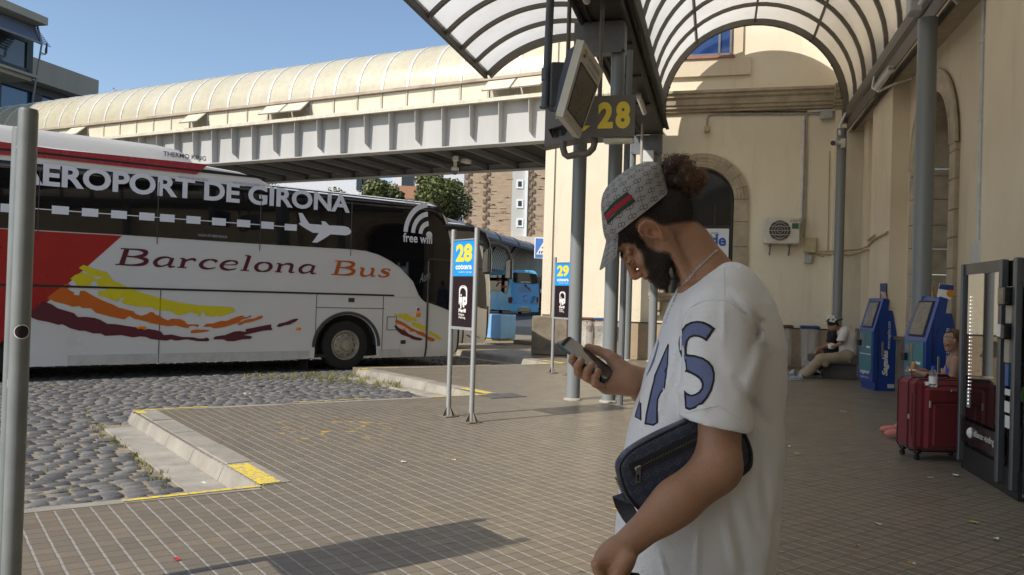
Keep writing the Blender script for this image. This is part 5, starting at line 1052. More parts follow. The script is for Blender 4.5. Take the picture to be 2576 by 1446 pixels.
# ================================================================== FAR BUSES AND SMALL YARD OBJECTS
cF = crop(1900, 1000, 4.82)
SKYB = mat('sky_blue_paint', (.14, .50, .76), .35, var=.04, coat=.3); SKYB2 = mat('rear_blue_paint', (.12, .40, .68), .35, var=.04, coat=.3)
def far_bus():
    YR = 66.5; Q = lambda u, v, Y=YR: AT(*cF(u, v), Y)
    zt = Q(950, 385)[2]; xl, xr = Q(690, 700)[0], Q(1235, 700)[0]; W_ = xr-xl; zb = Q(950, 1200)[2]; zg = -.13
    t = thing('bus', 'sky blue bus seen from behind with dark rear window', 'bus', ((xl+xr)/2, YR, zg))
    # length direction: away and to the left
    aL = unit(V3(-.42, .91, 0)); aW = V3(1, 0, 0); O = V3(xl, YR, zg); Hh = zt-zg
    P = lambda l, w_, z: O+aL*l+aW*w_+EZ*z
    sec = [(0, .35), (-.02, 1.2), (.0, 2.2), (.03, 3.0), (.10, Hh-.25), (.25, Hh-.07), (.5, Hh), (W_-.5, Hh), (W_-.25, Hh-.07), (W_-.10, Hh-.25), (W_-.03, 3.0), (W_, 2.2), (W_+.02, 1.2), (W_, .35)]
    mb = MB(); V = []
    for l, sh in ((-.0, .05), (.12, 0), (12, 0)): V += [P(l+(.0 if z < 1.4 else .10*(z-1.4) if l < .2 else 0), w_*(1-2*sh/W_)+sh, z) for w_, z in sec]
    mb.grid(V, 3, len(sec)); mb.add(V[:len(sec)], [tuple(range(len(sec)))]); mb.build('body', SKYB, t, True, 30)
    dx = -.02
    def R(pts, off=.03): return [V3(*(lambda p: (p[0], p[1]-off, p[2]))(AT(*cF(u, v), YR-.02))) for u, v in pts]
    mb = MB(); mb.poly(R([(735, 450), (760, 432), (1000, 440), (1170, 462), (1198, 490), (1208, 620), (1195, 648), (1100, 655), (760, 630), (735, 605)], -.0), .03, V3(0, -1, 0)); rw = mb.build('rear_window', COG, t)
    mb = MB(); q = R([(880, 635)], .05)[0]; put_text(mb, 'SETRA', q, aW, EZ, Q(1070, 640)[0]-q[0], .14, .02); mb.build('window_lettering', LETW, rw)
    mb = MB(); mb.poly(R([(722, 640), (760, 640), (1100, 665), (1225, 660), (1222, 1060), (1100, 1052), (1000, 1045), (780, 1040), (722, 1030)], .0), .02, V3(0, -1, 0)); mb.build('rear_panel', SKYB2, t)
    mb = MB(); mb.poly(R([(780, 850), (1160, 880), (1150, 960), (1090, 1040), (800, 1030), (750, 960)], .02), .02, V3(0, -1, 0)); mb.build('engine_lid', SKYB2, t)
    for body, u0, v0, u1, h_, m_ in (('alsa', 845, 800, 1100, 1.05, mat('alsa_grey', (.27, .34, .42), .5)), ('alsa', 918, 992, 1015, .35, mat('alsa_grey', (.27, .34, .42), .5))):
        q = R([(u0, v0)], .06)[0]; mb = MB(); put_text(mb, body, q, aW, EZ, Q(u1, v0)[0]-q[0], h_*.62, .02); mb.build('lettering', m_, t)
    mb = MB(); mb.poly(R([(895, 905), (930, 900), (960, 870), (1010, 872), (1005, 880), (965, 882), (940, 906), (960, 912)], .06), 0, V3(0, -1, 0)); mb.build('emblem', mat('emblem_dark_red', (.25, .03, .08), .5), t)
    mb = MB()
    for u0, u1 in ((640, 728), (1188, 1225)): mb.poly(R([(u0, 915), (u1-20, 905), (u1, 940), (u1-15, 1025), (u0+12, 1030), (u0, 990)], .03), .06, V3(0, -1, 0))
    mb.build('tail_light', mat('tail_light_red', (.10, .008, .012), .2), t)
    mb = MB(); mb.poly(R([(1100, 905), (1165, 885), (1160, 950), (1110, 1025), (1065, 1020)], .05), .02, V3(0, -1, 0)); mb.build('air_grille', mat('grille_dark_blue', (.02, .06, .13), .6), t)
    mb = MB()
    for k in range(7): mb.poly(R([(1098-4*k, 915+15*k), (1160, 905+16*k), (1158, 910+16*k), (1096-4*k, 921+15*k)], .07), 0, V3(0, -1, 0))
    mb.build('grille_slat', SKYB, t)
    mb = MB(); mb.poly(R([(680, 1040), (740, 1045), (1000, 1068), (1222, 1068), (1218, 1200), (1000, 1195), (690, 1180)], .02), .12, V3(0, -1, 0)); mb.build('bumper', SKYB, t)
    mb = MB(); mb.poly(R([(890, 1080), (1020, 1085), (1018, 1122), (890, 1118)], .06), .02, V3(0, -1, 0)); mb.build('number_plate', mat('plate_pale', (.5, .52, .58), .5), t)
    mb = MB(); mb.poly(R([(825, 1130), (1078, 1138), (1076, 1186), (825, 1178)], .06), .02, V3(0, -1, 0)); rp = mb.build('long_vehicle_plate', mat('plate_red', (.36, .03, .02), .5), t); mb = MB(); mb.poly(R([(835, 1138), (1068, 1146), (1066, 1178), (835, 1170)], .07), .005, V3(0, -1, 0)); mb.build('plate_yellow_field', mat('plate_yellow', (.65, .42, .02), .5), rp)
    mb = MB(); mb.tube(R([(975, 685), (1010, 720), (1065, 770)], .1), .03, 5); mb.ball(R([(978, 685)], .1)[0], .09, 8, 5); mb.build('wiper', BLK, t)
    for w_ in (.35, W_-.35):
        mb = MB(); mb.cyl(P(.7+2.2, w_-.15, .5), P(.7+2.2, w_+.15, .5), .5, 24) if False else mb.lathe(P(2.9, w_, .5), aW, [(-.15, .0), (-.15, .5), (.15, .5), (.15, 0)], 24); mb.build('wheel', TYRE, t, True)
    # left flank
    nL = unit(V3(-aL[1], aL[0], 0)); nL = nL if nL[1] < 0 else -nL
    def S(l0, z0, l1, z1, off=.02): return [P(l0, 0, z0)+nL*off, P(l1, 0, z0)+nL*off, P(l1, 0, z1)+nL*off, P(l0, 0, z1)+nL*off]
    mb = MB(); mb.poly([P(1.0, 0, 1.75)+nL*.05, P(.55, 0, 2.2)+nL*.05, P(.45, 0, Hh-.45)+nL*.05, P(12, 0, Hh-.45)+nL*.05, P(12, 0, 2.05)+nL*.05, P(2, 0, 2.05)+nL*.05], 0, nL); sw = mb.build('side_window', COG, t)
    mb = MB()
    for a, b_, r in (((2.8, 2.9), (1.7, 2.95), .05), ((3.0, 2.45), (1.9, 2.75), .05)): mb.tube([P(a[0], 0, a[1])+nL*.08, P((a[0]+b_[0])/2, 0, (a[1]+b_[1])/2+.18)+nL*.08, P(b_[0], 0, b_[1])+nL*.08], r, 5)
    put_text(mb, 'buses', P(1.9, 0, 2.3)+nL*.08, -aL, EZ, 1.1, .3, .02); mb.build('lettering', mat('letter_red', (.5, .05, .04), .5), sw)
    mb = MB(); mb.poly(S(4.4, .4, 5.6, 2.0, .03), 0, nL); mb.poly(S(1.2, 2.0, 6, 2.12, .03), 0, nL); mb.build('grey_band', mat('flank_grey', (.34, .35, .38), .5), t)
    mb = MB()
    for k in range(9): mb.poly(S(.5, .75+k*.1, 2.2-.05*k, .78+k*.1, .035), 0, nL)
    mb.build('flank_louvre', SKYB2, t)
    mb = MB(); mb.lathe(P(5.9, 0, .5)+nL*.02, nL, [(-.1, .48), (.0, .5), (.02, .3), (.03, .28), (.03, 0)], 24); mb.build('wheel', TYRE, t, True)
far_bus()
YD = 70; t = thing('bus', 'dark bus mostly hidden behind the corner of the station building', 'bus', AT(1362, 790, YD)*V3(1, 1, 0)); p = AT(1358, 690, YD); zt = p[2]
mb = MB(); mb.bbox((p[0]+1.25, YD+6, (zt-.1)/2+.15), (2.5, 12, zt-.3), .15); mb.build('body', mat('dark_bus_paint', (.03, .03, .035), .3), t, True)
mb = MB(); mb.box((p[0]+1.25, YD-.02, 2.7), (2.1, .04, 1.0)); mb.build('rear_window', COG, t)
mb = MB(); put_text(mb, 'HIFE', (p[0]+.08, YD-.03, 1.85), (1, 0, 0), EZ, 1.4, .35, .03); mb.build('lettering', LETW, t)
mb = MB(); mb.box((p[0]+.35, YD-.03, 1.0), (.4, .05, .18)); mb.box((p[0]+.35, YD-.03, .5), (.4, .05, .12)); mb.build('tail_light', ORL, t)
mb = MB()
for dx in (.3, 2.2): mb.cyl((p[0]+dx-.12, YD+2.5, .35), (p[0]+dx+.12, YD+2.5, .35), .48, 20)
mb.build('wheel', TYRE, t, True)
# blue concrete block
q = G(1250, 858); cb0, cb1, cb2 = G(1205, 853), G(1258, 858), G(1273, 851)
t = thing('concrete_block', 'light blue painted concrete block past the noses of the coaches', 'block', (cb0+cb1)/2); zt = AT(1250, 793, q[1])[2]
u1 = unit(cb1-cb0); u2 = V3(-u1[1], u1[0], 0); mb = MB(); L1 = np.linalg.norm(cb1-cb0); mb.bbox((cb0+cb1)/2+u2*.35+EZ*(.04+zt/2), (L1, .7, zt-.04), .025, u1, u2, EZ); mb.build('painted_block', mat('block_blue', (.20, .42, .72), .75, var=.08, bump=.2, dirt=((.12, .25, .42), .4)), t); mb = MB(); mb.box((cb0+cb1)/2+u2*.35+EZ*.02, (L1-.1, .6, .05), u1, u2, EZ); mb.build('block_base', mat('base_yellow_wood', (.4, .26, .05), .8), t)
# pedestrian crossing sign behind the corner
t = thing('crossing_sign', 'square blue and white pedestrian crossing sign half behind the building corner', 'sign', AT(1366, 780, 24)*V3(1, 1, 0)); Ys = 24.0
x0 = AT(1344, 625, Ys)[0]; z0, z1 = AT(1344, 650, Ys)[2], AT(1344, 597, Ys)[2]; Sg = z1-z0
mb = MB(); mb.bbox((x0+Sg/2, Ys, (z0+z1)/2), (Sg, .03, Sg), .014); mb.build('sign_border', mat('sign_white', (.75, .76, .78), .5, var=.03), t)
mb = MB(); mb.box((x0+Sg/2, Ys-.017, (z0+z1)/2), (Sg*.92, .004, Sg*.92)); mb.build('sign_field', mat('sign_blue', (.06, .19, .55), .5, var=.03), t)
mb = MB(); mb.poly([(x0+Sg*.08, Ys-.021, z0+Sg*.2), (x0+Sg*.92, Ys-.021, z0+Sg*.2), (x0+Sg*.5, Ys-.021, z0+Sg*.94)], 0, V3(0, -1, 0)); mb.build('sign_triangle', mat('sign_white', (.75, .76, .78), .5), t)
mb = MB()
for k in range(6): xk = x0+Sg*(.2+k*.105); mb.poly([(xk, Ys-.024, z0+Sg*.24), (xk+Sg*.05, Ys-.024, z0+Sg*.24), (xk+Sg*.09, Ys-.024, z0+Sg*.37), (xk+Sg*.04, Ys-.024, z0+Sg*.37)], 0, V3(0, -1, 0))
mb.tube([(x0+Sg*.52, Ys-.024, z0+Sg*.7), (x0+Sg*.5, Ys-.024, z0+Sg*.5), (x0+Sg*.42, Ys-.024, z0+Sg*.3)], .025, 5); mb.tube([(x0+Sg*.5, Ys-.024, z0+Sg*.5), (x0+Sg*.58, Ys-.024, z0+Sg*.3)], .025, 5); mb.tube([(x0+Sg*.36, Ys-.024, z0+Sg*.5), (x0+Sg*.51, Ys-.024, z0+Sg*.65)], .02, 5); mb.ball((x0+Sg*.54, Ys-.024, z0+Sg*.78), (.035, .003, .04), 10, 6)
mb.build('sign_figure', BLK, t); mb = MB(); mb.cyl((x0+Sg/2, Ys+.05, 0), (x0+Sg/2, Ys+.05, z1), .035, 10); mb.build('post', STEEL, t, True)
# ================================================================== BAY SIGNS ON TWIN POSTS
GALV = mat('galvanised_post', (.34, .35, .355), .45, .35, var=.12, scale=5, streak=True); POSTP = mat('grey_painted_post', (.175, .19, .19), .42, var=.12, scale=5, dirt=((.30, .29, .26), .12))
SBLUE = mat('sign_bright_blue', (.012, .27, .66), .35, var=.04); SBLK = mat('sign_black', (.018, .010, .013), .3); SYEL = mat('sign_yellow', (.76, .58, .045), .4, var=.03); SWHT = mat('sign_letter_white', (.72, .71, .68), .4, var=.03)
def bay_sign(pL, pR, H, zb, zt, num, label, r=.031, m_=None, base=True):
    pL = np.array(pL, float)*V3(1, 1, 0); pR = np.array(pR, float)*V3(1, 1, 0); d = unit(pR-pL); nF = V3(d[1], -d[0], 0); L = np.linalg.norm(pR-pL)
    t = thing('bay_sign', label, 'sign', (pL+pR)/2, 'bay signs on twin posts')
    for p in (pL, pR):
        mb = MB(); mb.lathe(p, EZ, [(0, r), (H-.012, r), (H, r*.93), (H, 0)], 20); po = mb.build('post', m_ or GALV, t, True, 50)
        if base:
            mb = MB(); mb.bbox(p+EZ*.007, (.19, .19, .014), .003, d, nF, EZ)
            for k in range(4): e = (d, nF, -d, -nF)[k]; mb.poly([p+e*r+EZ*.014, p+e*(r+.055)+EZ*.014, p+e*(r+.05)+EZ*.03, p+e*r+EZ*.12], .008, np.cross(e, EZ))
            mb.build('base_plate', mat('base_plate_brown', (.16, .135, .11), .7, var=.3), po)
    a = pL+d*(r-.004); b_ = pR-d*(r-.004); w_ = L-2*r+.008; c = (a+b_)/2; zm = zb+(zt-zb)*.585
    mb = MB(); mb.box(c+EZ*(zb+zm)/2, (w_, .022, zm-zb), d, nF, EZ); pn = mb.build('warning_panel', SBLK, t); mb = MB(); mb.box(c+EZ*(zm+zt)/2, (w_, .022, zt-zm), d, nF, EZ); pb = mb.build('number_panel', SBLUE, t)
    mb = MB(); mb.box(c+EZ*(zb-.018), (w_+.02, .04, .035), d, nF, EZ); mb.box(c+EZ*(zt+.008), (w_, .04, .016), d, nF, EZ); mb.build('panel_rail', GALV, t)
    for sg in (1, -1):
        n = nF*sg; e = d*sg; o = c-e*w_/2+n*.0125
        hb = zt-zm
        mb = MB(); put_text(mb, num, o+e*w_*.12+EZ*(zm+hb*.40), e, EZ, w_*.78, hb*.50, .045); mb.build('number', SYEL, pb)
        mb = MB(); put_text(mb, 'cotxera', o+e*w_*.12+EZ*(zm+hb*.19), e, EZ, w_*.78, hb*.14, .035); put_text(mb, 'cochera / garage', o+e*w_*.26+EZ*(zm+hb*.08), e, EZ, w_*.64, hb*.065, .0); mb.build('lettering', SWHT, pb)
        hz = zm-zb; mb = MB(); f = lambda x, y, k=.0: o+n*k+e*w_*x+EZ*(zb+hz*y)
        bus = [(.33, .46), (.33, .74), (.37, .79), (.45, .815), (.60, .815), (.68, .79), (.72, .74), (.72, .46), (.67, .43), (.60, .43), (.60, .385), (.53, .385), (.53, .43), (.40, .43), (.35, .44)]
        mb.poly([f(*q) for q in bus], 0, n); pc = mb.build('bus_pictogram', SWHT, pn)
        mb = MB(); mb.poly([f(x, y, .002) for x, y in ((.385, .595), (.385, .70), (.42, .75), (.50, .77), (.58, .76), (.66, .71), (.675, .595))], 0, n); mb.poly([f(.44+.0*k, .797, .002) for k in range(1)]+[f(.61, .797, .002), f(.61, .789, .002), f(.44, .789, .002)], 0, n); mb.lathe(f(.63, .51, .002), n, [(0, .012), (.0005, .012), (.0006, 0)], 12)
        mb.poly([f(x, y, .0015) for x, y in ((.375, .60), (.375, .38), (.395, .38), (.395, .36), (.50, .36), (.50, .47), (.515, .47), (.515, .60))], 0, n); mb.build('pictogram_gap', SBLK, pc)
        mb = MB(); mb.poly([f(x, y, .003) for x, y in ((.39, .59), (.50, .59), (.51, .48), (.48, .48), (.47, .36), (.42, .36), (.415, .48), (.385, .48))], 0, n); mb.lathe(f(.445, .625, .003), n, [(0, .013), (.0005, .013), (.0006, 0)], 12); mb.build('man_pictogram', SWHT, pc)
        mb = MB(); put_text(mb, 'Perill', f(.34, .285, .001), e, EZ, w_*.34, hz*.075, .045); put_text(mb, 'Peligro', f(.34, .205, .001), e, EZ, w_*.27, hz*.062, .012); put_text(mb, 'Warning', f(.34, .15, .001), e, EZ, w_*.32, hz*.058, .012); mb.build('lettering', SWHT, pn)
    return t
bay_sign(G(1127, 1047), G(1185, 1062), 2.29, 1.11, 2.15, '28', 'blue and black bay 28 sign on twin posts in front of the coach door')
p9 = G(1388, 938); d9 = unit(G(1185, 1062)-G(1127, 1047)); bay_sign(p9, p9+d9*.49, 2.29, 1.11, 2.17, '29', 'blue and black bay 29 sign partly behind the near column')
nr_ = G(72, 275, 2.21)*V3(1, 1, 0); nl = G(54, 322, 2.21)*V3(1, 1, 0)
ls = bay_sign(nl, nr_, 2.21, 1.05, 2.10, '27', 'large grey twin posted bay sign seen edge on, nearest the viewer', .0365, POSTP)
st_ = PL(48, 836, nr_+V3(-.03, -.03, 0), V3(.5, .86, 0)); dv = unit(CAM*V3(1, 1, 0)-nr_*V3(1, 1, 0)); c0 = nr_
mb = MB(); sx = np.cross(EZ, dv); A_ = np.linspace(0, 2*pi, 25)[:-1]
def cylpt(x, z, k): a = x/.0365; return nr_+(dv*cos(a)+sx*sin(a))*(.0365+k)+EZ*(st_[2]+z)
for r0, r1, k_, m_, nm_ in ((0, .030, .0008, SWHT, 'ring'), (0, .026, .0014, SBLK, 'disc')):
    mb = MB(); V = [cylpt(r*cos(a)+.006, r*sin(a), k_) for r in (.0005, r1*.5, r1) for a in A_]; mb.grid(V, 3, 24, True); o = mb.build('sticker_'+nm_, m_, None) if False else mb.build('sticker', m_, ls)
# ================================================================== PLATFORM NUMBER SIGN AND SCREEN
SG = mat('sign_taupe', (.125, .112, .10), .55, var=.08, scale=2); ZS0, ZS1 = 3.62, 4.22
cH = crop(2100, 340, 4.253)
p1 = G(*cH(955, 888), ZS0)*V3(1, 1, 0); p2 = G(*cH(1862, 874), ZS0)*V3(1, 1, 0); p0 = G(*cH(328, 1040), ZS0)*V3(1, 1, 0)
p0 = p1+unit(p0-p1)*min(1.0, np.linalg.norm(p0-p1)); 
t = thing('platform_sign', 'hanging taupe platform box sign with big yellow 28 and ventilation louvres', 'sign', p1+EZ*ZS0)
zt28 = AT(*cH(1500, 155), p2[1])[2]
zt28 = max(ZS0+.5, zt28); bk = unit((p1+p2)/2*V3(1, 1, 0)); 
top = [p0, p1, p2, p2+bk*.34, p1+bk*.42, p0+bk*.34]
mb = MB(); mb.poly([q+EZ*zt28 for q in top], zt28-ZS0, EZ); mb.build('sign_box', SG, t)
d2 = unit(p2-p1); n2 = V3(d2[1], -d2[0], 0); L2 = np.linalg.norm(p2-p1)
if n2 @ (CAM*V3(1, 1, 0)-p1) < 0: n2 = -n2
def S28(u, v, off=.004): return PL(*cH(u, v), p1+n2*off, n2)
a = S28(1235, 742); mb = MB(); hz = S28(1500, 290)[2]-S28(1500, 742)[2]
put_text(mb, '2', a, d2, EZ, np.linalg.norm(S28(1492, 742)-a), hz, .05); a2 = S28(1535, 742); put_text(mb, '8', a2, d2, EZ, np.linalg.norm(S28(1783, 742)-a2), hz*1.02, .05); mb.build('number', SYEL, t)
mb = MB(); mb.poly([S28(*q, .006) for q in ((985, 694), (1115, 692), (995, 790), (955, 762))], 0, n2); mb.build('arrow', SYEL, t)
d0 = unit(p1-p0); n0 = V3(d0[1], -d0[0], 0); n0 = n0 if n0 @ (CAM*V3(1, 1, 0)-p1) > 0 else -n0
def S0(u, v, off=.004): return PL(*cH(u, v), p1+n0*off, n0)
mb = MB(); mb.poly([S0(*q) for q in ((465, 905), (690, 830), (690, 690), (480, 745))], 0, n0); lv = mb.build('louvre_recess', mat('recess_dark', (.05, .048, .046), .7), t)
mb = MB()
for k in range(9):
    for u0, u1 in ((488, 552), (595, 662)): v0 = 755+k*15-(u0-488)*.28; mb.poly([S0(u0, v0+8, .01), S0(u1, v0-8, .01), S0(u1, v0-1, .03), S0(u0, v0+15, .03)], 0, n0)
mb.build('louvre_slat', mat('slat_blue_grey', (.13, .15, .22), .5), lv)
mb = MB(); mb.poly([S0(390, 742, .12), S0(640, 668, .12), S0(690, 690, .005), S0(465, 745, .005)], .01, EZ); mb.poly([S0(390, 742, .12), S0(465, 745, .005), S0(465, 905, .005)], .006, -d0); mb.poly([S0(640, 668, .10), S0(690, 690, .005), S0(690, 830, .005)], .006, d0); mb.build('louvre_hood', SG, lv)
mb = MB(); mb.poly([S0(515, 580, .006), S0(545, 518, .006), S0(570, 562, .006)], 0, n0); mb.build('warning_triangle', SYEL, t)
mb = MB(); c = (S28(1400, 905)+S28(1800, 905))/2; mb.bbox(c*V3(1, 1, 0)+bk*.12+EZ*(ZS0-.03), (np.linalg.norm(p2-p1)*.58, .16, .07), .02, d2, n2, EZ); mb.build('under_light', mat('pale_diffuser', (.62, .62, .52), .35), t, True)
u_ = [PL(*cH(*q), p1+n2*-.12, n2) for q in ((650, 960), (650, 1080), (680, 1180), (730, 1215), (800, 1200), (900, 1175), (1000, 1185), (1090, 1150), (1160, 1075), (1180, 1000), (1185, 900))]
mb = MB(); mb.tube(u_, .045, 12); mb.build('bent_pipe', mat('brown_pipe', (.12, .105, .09), .5, var=.2), t, True)
mb = MB()
for u in (760, 850, 950): q = p1+(p2-p1)*.3; 
for k, (px, r) in enumerate(((1428, .03), (1511, .03))):
    q = AT(px, 150, p1[1]+.15); mb.cyl(V3(q[0], q[1], 5.56), V3(q[0], q[1], zt28 if k else zt28), r, 10)
mb.build('hanger_pipe', mat('brown_pipe', (.12, .105, .09), .5), t, True)
mb = MB(); V = []; Fc = []
for k in range(46):
    q = p0+(p2-p0)*0; f = random.random(); q = (p1+(p2-p1)*f if k % 2 else p0+(p1-p0)*f)+bk*random.uniform(.02, .3)+EZ*zt28; dd = EZ*random.uniform(.08, .2)+EB*random.gauss(0, .03); o = len(V); V += [q-EB*.002, q+EB*.002, q+dd]; Fc.append((o, o+1, o+2))
mb.add(V, Fc); mb.build('bird_spikes', SPK, t)
# screen
t = thing('departure_screen', 'white framed departure screen with dark hood hanging on a thick pole', 'screen', AT(1440, 220, 9.6)); Yc = 9.55
cI = crop(2160, 0, 4.253); cJ = cH
# centre, height axis (down the picture plane) and width axis
TLc, TRc, BRc, BLc = AT(*cI(752, 690), Yc-.34), AT(*cI(1080, 1225), Yc+.18), AT(*cJ(930, 912), Yc+.30), AT(*cJ(640, 548), Yc-.20)
Hx = unit((BLc-TLc)+(BRc-TRc)); Wx = (TRc-TLc)+(BRc-BLc); Wx = unit(Wx-Hx*(Wx @ Hx)); Nx = np.cross(Wx, Hx)
if Nx @ (CAM-TLc) < 0: Nx = -Nx
cen = (TLc+TRc+BRc+BLc)/4; hh = (np.linalg.norm(BLc-TLc)+np.linalg.norm(BRc-TRc))/2; ww = (np.linalg.norm(TRc-TLc)+np.linalg.norm(BRc-BLc))/2
def fr8(pts, dep0, dep1): return [p+Nx*dep0 for p in pts]+[p+Nx*dep1 for p in pts]
BX = [(0, 1, 5, 4), (1, 2, 6, 5), (2, 3, 7, 6), (3, 0, 4, 7), (0, 3, 2, 1), (4, 5, 6, 7)]
mb = MB(); mb.add(fr8([TLc, TRc, BRc, BLc], -.11, 0), BX); mb.build('frame', mat('screen_frame_white', (.52, .49, .42), .5, var=.05, dirt=((.3, .26, .2), .3)), t)
ins = [TLc+(BRc-TLc)*.05, TRc+(BLc-TRc)*.05, BRc+(TLc-BRc)*.05, BLc+(TRc-BLc)*.05]
mb = MB(); mb.add([ins[0]-Nx*.11, ins[1]-Nx*.11, ins[2]-Nx*.11, ins[3]-Nx*.11]+[cen+(p-cen)*.84-Nx*.24 for p in ins], BX); mb.build('hood', mat('hood_blue_grey', (.05, .058, .078), .5), t)
bil = lambda u, v, k=.003: (TLc*(1-u)*(1-v)+TRc*u*(1-v)+BRc*u*v+BLc*(1-u)*v)+Nx*k
mb = MB(); mb.poly([bil(.10, .24), bil(.92, .24), bil(.92, .86), bil(.10, .86)], 0, Nx); mb.build('glass', mat('screen_glass', (.15, .135, .11), .28, spec=.6), t)
mb = MB(); mb.tube([bil(x, y, .004) for x, y in ((.10, .24), (.92, .24), (.92, .86), (.10, .86))], .008, 4, closed=True); mb.build('glass_edge', BLK, t)
mb = MB(); A_ = np.linspace(-.3, 2.3, 14); mb.add([bil(.16+r*.1*cos(a), .11-r*.055*sin(a), .004) for r in (1.0, .62) for a in A_], [(k, k+1, 15+k, 14+k) for k in range(13)]); mb.build('emblem', mat('emblem_ochre', (.50, .28, .02), .5), t)
mb = MB(); mb.poly([bil(*q, .004) for q in ((.10, .155), (.17, .10), (.19, .155))], 0, Nx); mb.build('emblem', mat('emblem_navy', (.05, .06, .09), .5), t)
exw = unit(bil(1, .1)-bil(0, .1)); mb = MB(); put_text(mb, 'BARCELONA NORD', bil(.34, .12), exw, -Hx, ww*.58, .050, .0); put_text(mb, "ESTACIÓ D'AUTOBUSOS", bil(.34, .19), exw, -Hx, ww*.58, .034, .0); put_text(mb, 'www.barcelonanord.cat', bil(.12, .94), exw, -Hx, ww*.32, .022, .0); mb.build('lettering', mat('letter_brown_grey', (.16, .14, .12), .6), t)
mb = MB(); q0 = AT(1385, 0, Yc+.15); q1 = AT(1371, 272, Yc+.15); mb.tube([V3(q0[0], q0[1], 5.6), V3(*(q0*.5+q1*.5)), q1], [.052, .052, .055], 14); mb.lathe(q1, EZ, [(-.0, .052), (-.0, .075), (.02, .075), (.02, .055)], 14); mb.lathe(q1, EZ, [(.35, .055), (.35, .062), (.5, .062), (.5, .055)], 14); mb.build('pole', mat('pole_blue_grey', (.075, .085, .10), .5), t, True)
mb = MB(); a, b_ = AT(1384, 165, Yc+.1), AT(1434, 275, Yc+.05); mb.bbox((a+b_)/2, (abs(b_[0]-a[0]), .3, abs(a[2]-b_[2])), .02); mb.build('mount_box', mat('mount_dark', (.035, .038, .042), .5), t, True)
